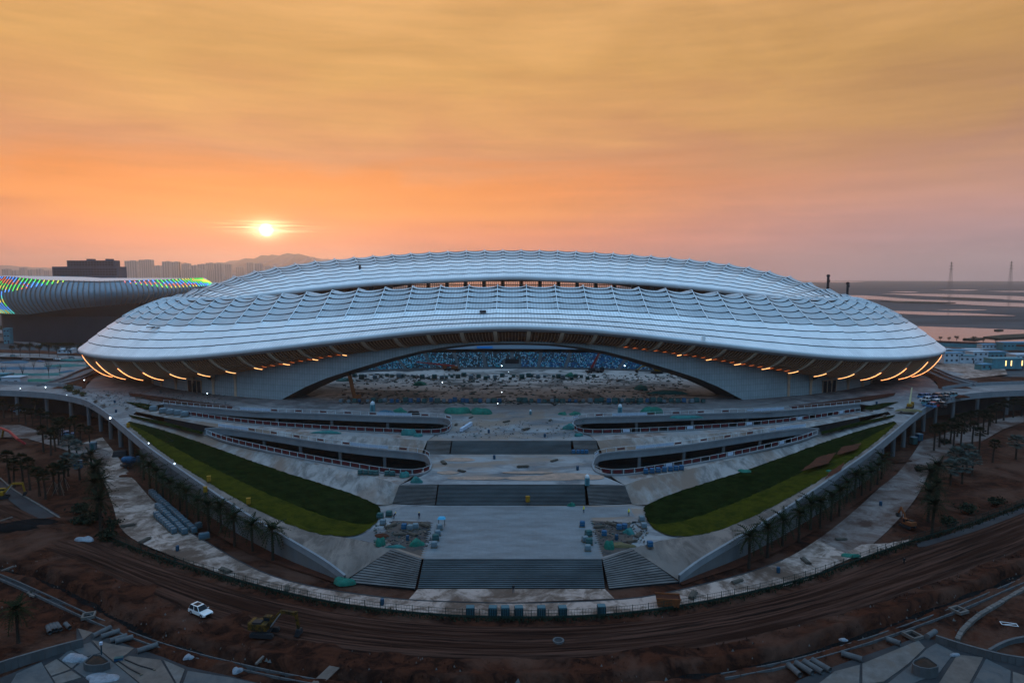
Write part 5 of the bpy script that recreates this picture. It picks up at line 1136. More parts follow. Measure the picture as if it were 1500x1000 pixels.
def bush(seed, rx, ry, rz_, n, m, name='bush'):
    r_ = random.Random(seed); t = thing(name, '', 'bush'); V_ = []; F_ = []; cl = [(r_.gauss(0, .4)*rx, r_.gauss(0, .4)*ry, r_.uniform(.25, .85)*rz_) for _ in range(9)]
    for _ in range(n):
        c = Vector(cl[r_.randrange(9)])+Vector((r_.gauss(0, .22)*rx, r_.gauss(0, .22)*ry, r_.gauss(0, .16)*rz_)); c.z = max(.08, c.z); k = len(V_); d1 = Vector((r_.uniform(-1, 1), r_.uniform(-1, 1), r_.uniform(-.4, 1))).normalized()*.3; d2 = d1.cross(Vector((r_.uniform(-1, 1), r_.uniform(-1, 1), r_.uniform(-1, 1)))).normalized()*.16; V_ += [tuple(c-d1), tuple(c+d2), tuple(c+d1), tuple(c-d2)]; F_.append((k, k+1, k+2, k+3))
    mesh_obj('foliage', V_, F_, m, t); b = MB()
    for q in cl[:5]: b.tube([(0, 0, -.1), q], [.05, .02], 4)
    b.build('stem', M['twig'], t); return t
bb = Proto(bush(61, 1.6, 1.6, 1.5, 320, M['bush'])); ob = Proto(bush(62, 2.4, 2.0, 2.2, 420, M['bush2'], 'olive_bush'))
for i, (x, y, s, w) in enumerate(((121, 752, 1.6, 'along the kerb road below the silver palms'), (133, 768, 1.9, 'at the fence corner, larger'), (156, 790, 1.5, 'where the fence begins'), (163, 772, 1.2, 'under the front date palm'), (1390, 770, 1.3, 'inside the fenced strip, nearest the track'), (1420, 752, 1.5, 'inside the fenced strip, middle'), (1460, 740, 1.3, 'inside the fenced strip, farthest'), (118, 768, 1.3, 'beside the black soil heap'), (1345, 690, 1.0, 'by the muddy path edge'), (1382, 650, 1.2, 'near the viaduct palms'))): bb.put(G(x, y, -.1), i, s, f'low dark green bush {w}', 'low dark bushes')
for x, y, s, w in ((100, 573, 1.3, 'largest one on the viaduct end'), (112, 577, .9, 'beside the large one on the plaza'), (122, 580, .8, 'smallest of three on the plaza')): ob.put(G(x, y, ZP-.3), x, s, f'olive green ball shrub waiting to be planted, {w}', 'olive shrubs waiting on the plaza')

# ------------------------------------------------------------------ fences and banners
M['fence'] = mat('green_fence', (.010, .022, .018), None, .7); M['white'] = mat('white_paint', (.42, .44, .46), None, .5); M['redb'] = mat('red_banner', (.085, .013, .016), (.05, .010, .013), .7, .9); M['blueb'] = mat('white_banner', (.36, .40, .48), (.28, .32, .40), .7, .9)
def wire_fence(name, line, label, z, step, h_, m, group=None):
    t = thing(name, label, 'fence', tuple(line[len(line)//2]), group=group); L_ = t.location; p = resample(line, max(2, int(np.linalg.norm(np.diff(line[:, :2], axis=0), axis=1).sum()/step)))
    b = MB(); b.box((0, 0, h_/2), (.10, .10, h_)); pm = None
    for q in p:
        if pm is None: pm = b.build('post', m, t); o = pm
        else: o = pm.copy(); COL.objects.link(o); o.parent = t
        o.location = (q[0]-L_.x, q[1]-L_.y, q[2]-L_.z)
    return t, p, L_
ft, fp, fl_ = wire_fence('mesh_fence', np.array([tuple(q) for q in FEN])[20:], 'long dark green mesh fence curving round the site along the dirt track', 0, 3.0, 1.7, M['fence'])
b = MB()
for a, c in zip(fp[:-1], fp[1:]):
    a, c = Vector(a)-fl_, Vector(c)-fl_
    for z, w_ in ((.25, .45), (.95, .05), (1.55, .05)): b.bar(a+Vector((0, 0, z)), c+Vector((0, 0, z)), .05, w_)
    for k in range(1, 6): q = a.lerp(c, k/6); b.bar(q+Vector((0, 0, .1)), q+Vector((0, 0, 1.55)), .03, .03)
b.build('mesh_wire', M['fence'], ft, kind='stuff')
vb = MB(); r_ = random.Random(5)                            # weeds growing along the fence
for q in resample(np.array([tuple(q) for q in FEN])[20:], 1500):
    for _ in range(3):
        c = Vector(q)+Vector((r_.gauss(0, .5), r_.gauss(-.5, .5), 0)); hh = r_.uniform(.2, .7); a = r_.random()*6.28; dx, dy = math.cos(a)*.16, math.sin(a)*.16; vb.add([(c.x-dx, c.y-dy, 0), (c.x+dx, c.y+dy, 0), (c.x+r_.gauss(0, .2), c.y+r_.gauss(0, .2), hh)], [(0, 1, 2)])
tag(vb.build('weeds', M['bush'], kind='stuff'), 'rough dark weeds along the foot of the mesh fence', 'weeds')
for sd in (-1, 1):
    for nm, rw, dz in (('lower well, outer edge', R4[1:], .4), ('lower well, inner edge', R5[1:-1], .4), ('upper well, outer edge', R7, .4), ('upper well, inner edge', R8[1:], .4)):
        ln = srow(rw, sd, 70, dz); t, p, L_ = wire_fence('banner_fence', ln, f'white post railing with dark red banners, {nm}, {S_NAME[sd]}', 0, 3.1, 1.35, M['white'], 'railings round the light wells')
        outer = 'outer' in nm; bm = {}
        for i, (a, c) in enumerate(zip(p[:-1], p[1:])):
            a, c = Vector(a)-L_, Vector(c)-L_; d = c-a
            b = MB(); b.bar(a+Vector((0, 0, 1.3)), c+Vector((0, 0, 1.3)), .07, .07); b.build('rail', M['white'], t)
            wb_ = (not outer) and (i % 17 in (5, 6, 7, 8)); 
            if not outer and not wb_ and i % 3: continue
            if outer and i > len(p)*.93: continue
            if sd > 0 and outer and (i*7) % 11 in (0, 1): continue
            u0, u1 = (.14, .86) if not wb_ else (.01, .99)
            b = MB(); b.bar(a.lerp(c, u0)+Vector((0, 0, .68)), a.lerp(c, u1)+Vector((0, 0, .68)), .05, .95 if outer else (.9 if wb_ else .5)); b.build('banner', M['blueb'] if wb_ or (sd > 0 and (i*5) % 7 == 0) else M['redb'], t)

# ------------------------------------------------------------------ heaps, pallets, bins, boards on the terraces
for px, py, z, rx, ry, h_, m, lb, sd in ((670, 605, 9.45, 4.2, 2, 2.0, 'netg', 'bright green net heap between the upper light wells, with a yellow barrier', -1), (704, 606, 9.4, 3.8, 2, 2.0, 'netg', 'dark green net heap nearest the centre line, by the upper well', -1), (585, 604, 9.5, 2.8, 1.5, 1.6, 'netg', 'green net heap beside a pale blue sheet above the upper well', -1), (567, 604, 9.5, 2.9, 1.2, .8, 'net2', 'pale blue sheet heap above the sun-side upper well', -1), (606, 606, 9.5, 2.1, 1.1, 1.0, 'black', 'black sheet heap above the sun-side upper well', -1),
                                        (600, 637, 8.95, 2.2, 1.1, 1.8, 'net', 'teal net heap against the sun-side upper railing', -1), (613, 639, 8.9, 1.3, .9, .9, 'net', 'small teal bundle beside the upper railing heap', -1), (592, 698, 6.6, 1.3, .8, 1.3, 'net', 'round teal bundle at the sun-side lower railing corner', -1), (610, 706, 6.4, 1.4, .9, 1.4, 'net', 'round teal bundle above the flank stairs', -1), (480, 634, 9.1, 5, 1, .7, 'net', 'long thin teal sheet along the sun-side upper railing', -1),
                                        (955, 604, 9.5, 3.8, 1.8, 2.0, 'netg', 'large dark green net heap above the lagoon-side upper well', 1), (824, 607, 9.45, 1.8, 1.0, .9, 'netg', 'small green net heap, first right of the centre line', 1), (843, 607, 9.45, 2.4, 1.1, 1.0, 'netg', 'green net heap, second right of the centre line', 1), (834, 628, 9.1, 1.9, 1.2, 1.7, 'net', 'teal net heap at the tip of the lagoon-side upper well', 1), (847, 638, 9.0, 1.4, .8, .8, 'net', 'small teal bundle below the tip of the upper well', 1), (1005, 612, 9.5, 6, 1.2, .9, 'net', 'flat teal sheet behind the lagoon-side upper railing', 1),
                                        (940, 571, ZP, 3.4, 2.2, 2.0, 'net', 'teal net heap on the pitch beside the arch foot', 1), (980, 577, ZP, 8, 1.3, 1.4, 'net', 'long teal net heap on the pitch near the arch', 1), (615, 564, ZP, 3.6, 2, 1.6, 'netg', 'green net heap on the far pitch', 1), (835, 552, ZP, 3, 2, 2, 'netg', 'green covered heap at the foot of the far stand', 1), (505, 558, ZP, 4, 2, 1.4, 'net', 'teal sheet heap under the arch by the orange rig', 1), (1090, 690, 7.3, 1.7, 1.2, .5, 'netg', 'teal sheet lying on the ramp path beyond the lawn', 1), (1221, 691, 6.6, 1.9, 1.2, .5, 'netg', 'small teal sheet on the lagoon-side ramp path', 1),
                                        (557, 798, 3.05, 1.0, .8, 1.5, 'netg', 'green covered mixer in the sun-side yard, nearest the flank stairs', 1), (610, 798, 3.05, 1.5, 1, 1.2, 'netg', 'green net heap in the sun-side yard by the paving teeth', 1), (580, 801, 3.05, 2.2, .5, .4, 'net', 'low teal net strip between two yard heaps', 1), (892, 803, 3.05, 1.0, .8, 1.6, 'netg', 'green covered heap in the lagoon-side yard, at the paving edge', 1), (921, 781, 3.05, 1.3, .9, 1.1, 'net', 'teal net heap among boxes in the lagoon-side yard', 1),
                                        (837, 741, 3.05, .9, .5, .9, 'netg', 'green bag heap at the foot of the middle staircase', 1), (505, 854, 0.05, 2.6, 1.0, 1.0, 'netg', 'green net heap at the foot of the sun-side flank stairs', 1), (1245, 814, .03, 2.2, .8, .5, 'netg', 'green sheet by the fence at the muddy path', 1), (1408, 582, ZP, 3, 1.5, 1.0, 'soil', 'ochre earth heap on the plaza beside the crane', 1)):
    heap(px, py, z, rx, ry, h_, m, lb, side=-1)
M['straw'] = mat('ochre_earth', (.13, .10, .05), (.09, .07, .035), .95, .5, bump=.5, bscale=2); M['plast'] = mat('white_plastic', (.20, .22, .25), (.11, .125, .15), .5, 1.6, bump=.8, bscale=4, spec=.5)
heap(1333, 602, ZP, 4.5, 2, .8, 'straw', 'flat ochre earth heap in front of the yellow crane', 'earth_heap'); heap(910, 800, 3.05, 2.6, .9, .7, 'straw', 'ochre sand heap in the lagoon-side yard above the flank stairs', 'earth_heap')
heap(560, 785, 3.05, 1.8, 1.0, .4, 'soil', 'reddish earth heap in the sun-side yard', 'earth_heap'); heap(35, 776, .0, 9.5, 3.2, 2.0, 'black', 'wide black soil heap beside the sloping kerb road', 'earth_heap'); heap(124, 791, .05, 2.1, 1.2, .8, 'plast', 'crumpled white plastic sheet by the dirt track bend', 'plastic_sheet', 'plastic sheet')
heap(191, 697, .05, 3.0, 1.6, .5, 'soil', 'orange earth heap under the ramp wall by the blue machine', 'earth_heap'); heap(1312, 675, .05, 5.5, 1.8, .6, 'dirt', 'dark earth heap under the lagoon-side viaduct', 'earth_heap')
heap(111, 965, .12, 1.7, 1.3, .7, 'plast', 'crumpled white plastic sheet beside the triangular planter', 'plastic_sheet', 'plastic sheet'); heap(150, 993, .12, 2.7, 1.3, .4, 'plast', 'spread white plastic sheet in front of the triangular planter', 'plastic_sheet', 'plastic sheet'); heap(1398, 959, .2, .8, .4, .3, 'plast', 'small white plastic scrap on the far paving slab', 'plastic_sheet', 'plastic sheet')
heap(1235, 937, 0, .7, .4, .3, 'plast', 'small white plastic scrap beside the trench', 'plastic_sheet', 'plastic sheet'); heap(277, 964, 0.1, .8, .6, .6, 'plast', 'white sack bundle on the drain, nearer the planter', 'sack', 'sack'); heap(348, 983, 0.1, .8, .6, .6, 'plast', 'white sack bundle on the drain, nearer the plank bridge', 'sack', 'sack')
# wrapped pallets
M['wrap'] = mat('blue_wrap', (.045, .09, .115), (.025, .055, .075), .45, 1.2, coords='obj', spec=.5, bump=.4, bscale=4); M['wrap_d'] = mat('dark_teal_wrap', (.02, .072, .072), (.012, .04, .042), .6, 1.0, coords='obj'); M['wrap_b'] = mat('bright_blue_wrap', (.014, .07, .14), (.01, .05, .10), .5, 1, coords='obj'); M['wrap_g'] = mat('grey_wrap', (.11, .145, .165), (.08, .105, .12), .6, 1, coords='obj'); M['pallet'] = mat('pallet_wood', (.10, .08, .06), None, .9)
def pallet(m, w_=1.3, d_=1.2, h_=1.15, name='wrapped_pallet'):
    t = thing(name, '', 'pallet')
    for y in (-.45, 0, .45): b = MB(); b.box((0, y*d_, .05), (w_, .12, .1)); b.build('skid', M['pallet'], t)
    b = MB(); b.box((0, 0, .14), (w_, d_, .06)); b.build('deck', M['pallet'], t)
    b = MB(); b.box((0, 0, .17+h_/2), (w_*.94, d_*.94, h_), taper=.94); o = b.build('load', m, t); md = o.modifiers.new('bevel', 'BEVEL'); md.width = .16; md.segments = 2
    b = MB(); b.box((0, 0, .17+h_*.55), (w_*.965, d_*.965, .05)); b.build('strap', M['wrap_g'], t); return t
pw = Proto(pallet(M['wrap'], 1.5, 1.35, 1.25)); pd = Proto(pallet(M['wrap_d'], 1.6, 1.3, 1.2)); pb = Proto(pallet(M['wrap_b'], 1.3, 1.2, 1.2)); pg = Proto(pallet(M['wrap_g'], 1.4, 1.3, 1.1))
a0 = [(222, 725), (232, 760), (244, 775)]; n = 0
for c in range(3):                                           # the block of wrapped pallets on the pale path
    s0 = G(*[(221, 723), (229, 728), (238, 735)][c], .03); s1 = G(*[(262, 779), (274, 780), (284, 778)][c], .03)
    if c == 0: s0 = G(229, 757, .03); s1 = G(255, 781, .03)
    if c == 1: s0 = G(231, 744, .03); s1 = G(270, 782, .03)
    if c == 2: s0 = G(222, 724, .03); s1 = G(284, 780, .03)
    m_ = int((s1-s0).length/1.75)
    for i in range(m_+1):
        q = s0.lerp(s1, i/m_)+Vector((rnd.uniform(-.08, .08), rnd.uniform(-.08, .08), 0)); dr = (s1-s0)
        pw.put(tuple(q), math.atan2(dr.y, dr.x)+rnd.uniform(-.06, .06), rnd.uniform(.95, 1.05), f'{ORD[min(23, i)]} blue-wrapped pallet from the viaduct end, {("path", "middle", "wall")[c]} side file of the stacked block', 'blue-wrapped pallets stacked on the pale path'); n += 1
for i, (x, y) in enumerate(((296, 789), (302, 788), (291, 773))): pw.put(G(x, y, .03), .5+i*.2, 1, ('blue-wrapped pallet standing alone past the block, nearer the fence', 'blue-wrapped pallet standing alone past the block, nearer the wall', 'blue-wrapped pallet at the tail of the stacked block')[i], 'loose blue-wrapped pallets by the palms')
for i, (x, y, z, p_, w) in enumerate(((641, 784, 3.06, pg, 'pair on the paving edge below the blue tarp, rear'), (644, 775, 3.06, pg, 'under the blue tarp on the paving'), (638, 791, 3.06, pd, 'third down the toothed paving edge'), (636, 801, 3.06, pg, 'nearest the lowest staircase on the paving'), (853, 771, 3.06, pb, 'alone on the paving beside the lagoon-side yard'), (862, 785, 3.06, pd, 'second down the lagoon-side paving edge'), (857, 793, 3.06, pg, 'third down the lagoon-side paving edge'), (863, 797, 3.06, pd, 'fourth down the lagoon-side paving edge'), (861, 806, 3.06, pg, 'nearest the stairs on the lagoon-side paving edge'),
                                     (592, 775, 3.05, pb, 'bright one in the sun-side yard'), (601, 776, 3.05, pg, 'middle one in the sun-side yard'), (609, 774, 3.05, pg, 'last one in the sun-side yard'), (561, 768, 3.05, pg, 'by the lawn tip, front'), (557, 759, 3.05, pd, 'by the lawn tip, rear'), (570, 756, 3.05, pd, 'on the paving wing by the lawn tip'), (907, 776, 3.05, pb, 'pair in the lagoon-side yard, nearer the paving'), (915, 775, 3.05, pb, 'pair in the lagoon-side yard, farther from the paving'), (885, 785, 3.05, pb, 'alone in the lagoon-side yard'), (952, 801, 3.05, pb, 'standing by the lagoon-side lawn border'), (940, 763, 3.05, pg, 'at the lagoon-side lawn tip, rear'), (943, 773, 3.05, pg, 'at the lagoon-side lawn tip, front'))):
    p_.put(G(x, y, z), rnd.uniform(-.3, .3), 1, f'wrapped pallet {w}', 'wrapped pallets round the paving')
for i, x in enumerate((528, 536, 544, 551, 567, 575)): pd.put(G(x, 694.5+i*.4, 6.62), .1, .95, f'{ORD[i]} dark pallet along the sun-side lower railing', 'dark pallets along the sun-side lower railing')
for i, x in enumerate((946, 955, 964, 973, 982, 990, 998)): pb.put(G(x, 694-i*.9, 6.6), -.15, 1.1, f'{ORD[i]} bright blue bale along the lagoon-side lower railing', 'blue bales along the lagoon-side lower railing')
for i, x in enumerate((840, 847, 853, 859)): pb.put(G(x, 664.5, 6.56), 0, .95, f'{ORD[i]} blue bale in front of the highest flank stairs', 'blue bales in front of the highest flank stairs')
for i, (x, y) in enumerate(((225, 602), (239, 605), (250, 607), (261, 608), (271, 610))): pg.put(G(x, y, 9.2), .2, (2.0, 1.6, 1.6), f'{ORD[i]} big grey crate in the row beside the sun-side upper well', 'grey crates beside the sun-side upper well')
for i in range(58):                                          # rows of dark stacks along both edges of the pitch
    x = 500+i*9.3+rnd.uniform(-2, 2)
    if 740 < x < 752: continue
    p_ = (pd, pd, pb, pd, pg)[rnd.randrange(5)]; p_.put(G(x, 589.5+rnd.uniform(-.8, .8), ZP+.05), rnd.uniform(-.4, .4), rnd.uniform(1.0, 1.6), 'wrapped stack in the long row on the near edge of the pitch', 'wrapped stacks along the near edge of the pitch')
for i in range(40):
    x = 520+i*9+rnd.uniform(-3, 3); p_ = (pd, pd, pg)[rnd.randrange(3)]; p_.put(G(x, 554+rnd.uniform(-2.5, 2.5), ZP+.05), rnd.uniform(-.4, .4), rnd.uniform(.9, 1.8), 'dark stack scattered on the far side of the pitch', 'dark stacks on the far side of the pitch')
# blue water tanks along the fence
M['tank'] = mat('blue_tank', (.012, .035, .048), (.008, .025, .034), .5, 1.2, coords='obj'); M['tank_t'] = mat('tank_top', (.035, .09, .11), None, .5)
def tank():
    t = thing('water_tank', '', 'tank'); b = MB(); b.box((0, 0, .85), (1.55, 1.3, 1.5)); o = b.build('body', M['tank'], t); md = o.modifiers.new('bevel', 'BEVEL'); md.width = .12; md.segments = 2
    b = MB(); b.box((0, 0, 1.64), (1.4, 1.15, .12)); b.build('lid', M['tank_t'], t)
    for x in (-.4, 0, .4): b = MB(); b.box((x, -.67, .85), (.1, .06, 1.3)); b.build('rib', M['tank_t'], t)
    b = MB(); b.box((0, 0, .06), (1.4, 1.2, .12)); b.build('skid', M['pallet'], t); return t
tk = Proto(tank())
for i, x in enumerate((689, 722, 740, 760, 793, 824, 881)): tk.put(G(x, 901-(x > 860)*2, .05), rnd.uniform(-.1, .1), 1, f'{ORD[i]} blue square tank behind the mesh fence, counting towards the orange skip', 'blue tanks behind the mesh fence')
# skip, boards, sheds
M['orange'] = mat('rusty_orange', (.19, .06, .02), (.11, .035, .015), .8, .8, coords='obj'); M['yellow'] = mat('yellow_paint', (.24, .125, .01), (.16, .08, .008), .5, .8, coords='obj'); M['dkmet'] = mat('dark_metal', (.018, .018, .02), None, .6)
t = thing('skip', 'rusty orange skip standing on the pale path inside the fence', 'skip', G(978, 886, .05), -.12); b = MB()
b.add([(-1.9, -1, .15), (1.9, -1, .15), (1.9, 1, .15), (-1.9, 1, .15), (-2.2, -1.15, 1.7), (2.2, -1.15, 1.7), (2.2, 1.15, 1.7), (-2.2, 1.15, 1.7)], [(3, 2, 1, 0), (0, 1, 5, 4), (1, 2, 6, 5), (2, 3, 7, 6), (3, 0, 4, 7)]); b.build('hull', M['orange'], t)
for y in (-1.17, 1.17): b = MB(); b.bar((-2.25, y, 1.72), (2.25, y, 1.72), .14, .14); b.build('rim', M['orange'], t)
for x in (-1.4, 0, 1.4): b = MB(); b.bar((x, -1.05, .2), (x*1.1, -1.2, 1.65), .1, .1); b.build('rib', M['orange'], t)
b = MB(); b.add([(-2.1, -1.1, 1.35), (2.1, -1.1, 1.35), (2.1, 1.1, 1.5), (-2.1, 1.1, 1.5)], [(0, 1, 2, 3)]); b.build('rubble', M['soil'], t)
t = thing('barrier_board', 'long white barrier board lying across the centre of the upper terrace', 'barrier', G(683, 627, 9.1), math.atan2(1, .28)); b = MB(); b.box((0, 0, .55), (10.5, .9, 1.1)); b.build('board', M['blueb'], t)
for x in (-4.5, -1.5, 1.5, 4.5): b = MB(); b.box((x, 0, .55), (.15, 1.0, 1.2)); b.build('post', M['white'], t)
def kiosk(px, py, z, lb, s=1.0):
    t = thing('portable_cabin', lb, 'cabin', G(px, py, z), 0); b = MB(); b.box((0, 0, 1.1*s), (1.3*s, 1.3*s, 2.2*s)); b.build('wall', M['cab_t'], t); b = MB(); b.tube([(0, 0, 2.2*s), (0, 0, 2.75*s), (0, 0, 3.1*s)], [.66*s, .6*s, .2*s], 10); b.build('dome', M['white'], t); b = MB(); b.box((0, -.66*s, 1.0*s), (.7*s, .06, 1.8*s)); b.build('door', M['tank_t'], t)
kiosk(546, 603, 9.5, 'white-domed teal cabin above the sun-side upper well', 1.3); kiosk(908, 605, 9.5, 'white-domed teal cabin above the lagoon-side upper well', 1.1); kiosk(860, 710, 6.35, 'pale portable cabin at the top of the lagoon-side flank stairs', .9); kiosk(777, 607, 9.5, 'low teal cabin on the centre terrace near green heaps', .6)
# little yellow site boxes
for px, py, z, lb in ((188, 626, 8.4, 'yellow site box on the parapet path at the far lawn tip'), (301, 721, 6.3, 'yellow site box on the ramp path, halfway along the lawn'), (364, 738, 5.6, 'yellow site box on the ramp path, nearest the date palms'), (306, 705, 6.6, 'small yellow cable reel on the ramp path'), (773, 735, 3.9, 'yellow tool box standing on the middle staircase')):
    t = thing('site_box', lb, 'box', G(px, py, z), .3); b = MB(); b.box((0, 0, .75), (.9, .8, 1.3)); b.build('body', M['yellow'], t); b = MB(); b.box((0, 0, 1.45), (1.0, .9, .12)); b.build('lid', M['yellow'], t)
    for s in (-.35, .35): b = MB(); b.box((s, 0, .05), (.12, .8, .12)); b.build('foot', M['dkmet'], t)
# ------------------------------------------------------------------ machines
M['exc'] = mat('worn_yellow', (.085, .042, .005), (.010, .008, .006), .6, 1.2, coords='obj', lo=.42, hi=.58)
def excavator(label, loc, rz, body, s=1.0, swing=0.0, boom=((.9, 0, 2.0), (3.2, 0, 4.3), (5.6, 0, 4.0)), stick=(6.0, 0, 1.2)):
    t = thing('excavator', label, 'excavator', loc, rz); t.scale = (s, s, s)
    for y in (-1.15, 1.15):
        b = MB(); pr = [(-2.1, .45), (-1.9, .1), (1.9, .1), (2.1, .45), (1.9, .85), (-1.9, .85)]; b.v = [(x, y+o, z) for o in (-.28, .28) for x, z in pr]; b.f = [tuple(range(6))[::-1], tuple(range(6, 12))]+[(i, (i+1) % 6, 6+(i+1) % 6, 6+i) for i in range(6)]; b.m = [0]*8; tr = b.build('track', M['dkmet'], t)
        b = MB()
        for x in np.linspace(-1.7, 1.7, 9): b.box((x, y, .88), (.12, .6, .07))
        b.build('track_pads', M['dkmet'], tr)
    b = MB(); b.box((0, 0, .75), (2.0, 1.8, .5)); b.tube([(0, 0, .9), (0, 0, 1.2)], .75, 14); b.build('undercarriage', M['dkmet'], t)
    b = MB(); b.box((-.7, 0, 1.75), (3.0, 2.4, 1.1)); b.build('house', body, t); b = MB(); b.box((-2.1, 0, 1.8), (.7, 2.3, 1.2), taper=.9); b.build('counterweight', body, t)
    b = MB(); b.box((-.9, -.5, 2.45), (1.5, 1.1, .3)); b.build('engine_cover', M['dkmet'], t)
    b = MB(); b.box((.35, .72, 2.15), (1.5, .95, 1.7), taper=.92); c = b.build('cab', body, t); b = MB(); b.box((.38, .72, 2.3), (1.56, .8, 1.0)); b.box((.3, .72, 2.3), (1.0, 1.0, 1.0)); b.build('cab_glass', M['cglass'], c)
    B_ = [Vector(p) for p in boom]; b = MB(); b.bar(B_[0], B_[1], .5, .65); b.bar(B_[1], B_[2], .45, .55); b.build('boom', body, t)
    b = MB(); b.tube([(1.2, -.3, 1.6), tuple(B_[1]+Vector((-.2, -.3, -.3)))], .1, 6); b.tube([(1.2, .3, 1.6), tuple(B_[1]+Vector((-.2, .3, -.3)))], .1, 6); b.build('boom_ram', M['hub'], t)
    S_ = Vector(stick); b = MB(); b.bar(B_[2]+(B_[2]-S_)*.15, S_, .38, .45); b.build('stick', body, t)
    b = MB(); pr = [(-.3, .3), (.4, .25), (.55, -.5), (.1, -1.0), (-.7, -.9), (-.4, -.35)]; b.v = [(S_.x+x, y, S_.z+z) for y in (-.55, .55) for x, z in pr]; b.f = [tuple(range(6))[::-1], tuple(range(6, 12))]+[(i, (i+1) % 6, 6+(i+1) % 6, 6+i) for i in (0, 1, 2, 4, 5)]; b.m = [0]*7; b.build('bucket', M['dkmet'], t)
    return t
excavator('yellow and black excavator with its arm bent down on the brown dirt track', G(388, 929, .05), -.12, M['exc'], 1.0)
excavator('small orange and blue excavator working on the muddy path', G(1329, 772, .05), 1.9, M['orange'], .75, boom=((.9, 0, 2.0), (1.6, 0, 4.4), (2.6, 0, 5.6)), stick=(3.6, 0, 3.4))
excavator('yellow excavator beside the far stand with its arm lowered', G(962, 547, ZP), 3.3, M['yellow'], 1.3, boom=((.9, 0, 2.0), (3.6, 0, 3.4), (6.4, 0, 3.0)), stick=(8.4, 0, 1.5))
excavator('yellow excavator at the near garden edge by the red hose', G(2, 730, 0), .4, M['yellow'], .9)
def crane_truck(label, loc, rz, cb, bm, blen, elev, s=1.0):
    t = thing('crane_truck', label, 'crane', loc, rz); t.scale = (s,)*3
    b = MB(); b.box((0, 0, 1.0), (9.5, 2.4, .7)); b.build('chassis', M['dkmet'], t); b = MB(); b.box((4.0, 0, 2.0), (1.8, 2.4, 1.7), taper=.9); c = b.build('cab', cb, t); b = MB(); b.box((4.25, 0, 2.25), (1.45, 2.3, .7), taper=.95); b.build('cab_glass', M['cglass'], c)
    for x in (-3.6, -2.3, 1.6, 3.6):
        for y in (-1.1, 1.1): b = MB(); b.tube([(x, y-.2, .55), (x, y+.2, .55)], .55, 12); b.build('wheel', M['tyre'], t)
    b = MB(); b.box((-1.6, 0, 2.0), (3.2, 2.2, 1.3)); b.build('turret', cb, t)
    d = Vector((math.cos(elev), 0, math.sin(elev))); o = Vector((-1.8, 0, 2.6)); b = MB(); b.bar(o, o+d*blen*.5, .8, .9); b.build('boom', bm, t); b = MB(); b.bar(o+d*blen*.48, o+d*blen, .55, .6); b.build('boom_extension', bm, t)
    b = MB(); b.tube([(-.2, 0, 2.4), tuple(o+d*blen*.3)], .16, 6); b.build('boom_ram', M['hub'], t); return t
M['redm'] = mat('red_machine', (.20, .02, .02), None, .5)
crane_truck('mobile crane with raised red boom in front of the blue seats', G(871, 546, ZP), 0.2, M['dkmet'], M['redm'], 13, R(62), 1.0)
crane_truck('mobile crane with lowered red boom before the far stand', G(662, 543, ZP), 2.9, M['orange'], M['redm'], 22, R(4), 1.0)
crane_truck('yellow crane truck with pale raised boom on the lagoon-side plaza', G(1333, 598, ZP), .9, M['yellow'], mat('pale_boom', (.35, .30, .18), None, .5), 9, R(60), .75)
t = thing('drilling_rig', 'orange drilling rig mast leaning under the arch on the sun side', 'rig', G(521, 587, ZP), .2); b = MB(); b.bar((-2.2, 0, 10.6), (-.3, 0, 1.0), 1.3, 1.5); b.build('mast', M['orange'], t); b = MB(); b.box((.6, 0, 1.7), (3.4, 2.2, 1.5)); b.build('house', M['orange'], t)
for y in (-1, 1): b = MB(); b.box((.3, y, .5), (3.8, .6, .9)); b.build('track', M['dkmet'], t)
b = MB(); b.box((-2.2, 0, 10.9), (1.2, 1.4, .8)); b.build('mast_head', M['dkmet'], t)
t = thing('mixer_truck', 'bright blue machine with a sloping drum by the ramp wall', 'truck', G(193, 683, 0), .8); b = MB(); b.box((0, 0, .9), (6, 2.3, .5)); b.build('chassis', M['dkmet'], t); b = MB(); b.tube([(-2.8, 0, 2.9), (-2.2, 0, 2.7), (-.5, 0, 2.2), (1.2, 0, 1.9)], [.5, 1.0, 1.25, .8], 12); b.build('drum', M['wrap_b'], t); b = MB(); b.box((2.3, 0, 1.9), (1.5, 2.3, 1.8), taper=.9); b.build('cab', M['wrap_b'], t)
for x in (-2, -.8, 2.2):
    for y in (-1, 1): b = MB(); b.tube([(x, y-.2, .5), (x, y+.2, .5)], .5, 12); b.build('wheel', M['tyre'], t)
t = thing('covered_machine', 'dark covered machine parked behind the bright blue mixer', 'machine', G(176, 668, 0), .3); b = MB(); b.box((0, 0, 1), (4.5, 2.1, 1.8), taper=.8); b.build('cover', M['conc_d'], t); b = MB(); b.box((0, 0, .12), (4.2, 1.9, .24)); b.build('skid', M['dkmet'], t)
for px, py, lb, m in ((115, 686, 'blue portable toilet under the viaduct beside a palm', 'wrap_b'), (137, 658, 'pale teal crate by the path bend', 'wrap'), (1346, 645, 'blue box machine under the lagoon-side viaduct', 'wrap_b'), (1338, 650, 'dark blue crate under the lagoon-side viaduct', 'wrap_d')):
    t = thing('site_toilet' if 'toilet' in lb else 'crate', lb, 'crate', G(px, py, 0), .2); b = MB(); b.box((0, 0, 1.25), (1.8, 1.8, 2.3)); b.build('body', M[m], t); b = MB(); b.box((0, 0, 2.5), (1.95, 1.95, .2)); b.build('roof', M['wrap_g'], t); b = MB(); b.box((0, -.93, 1.15), (.9, .06, 1.9)); b.build('door', M['wrap_d'], t)
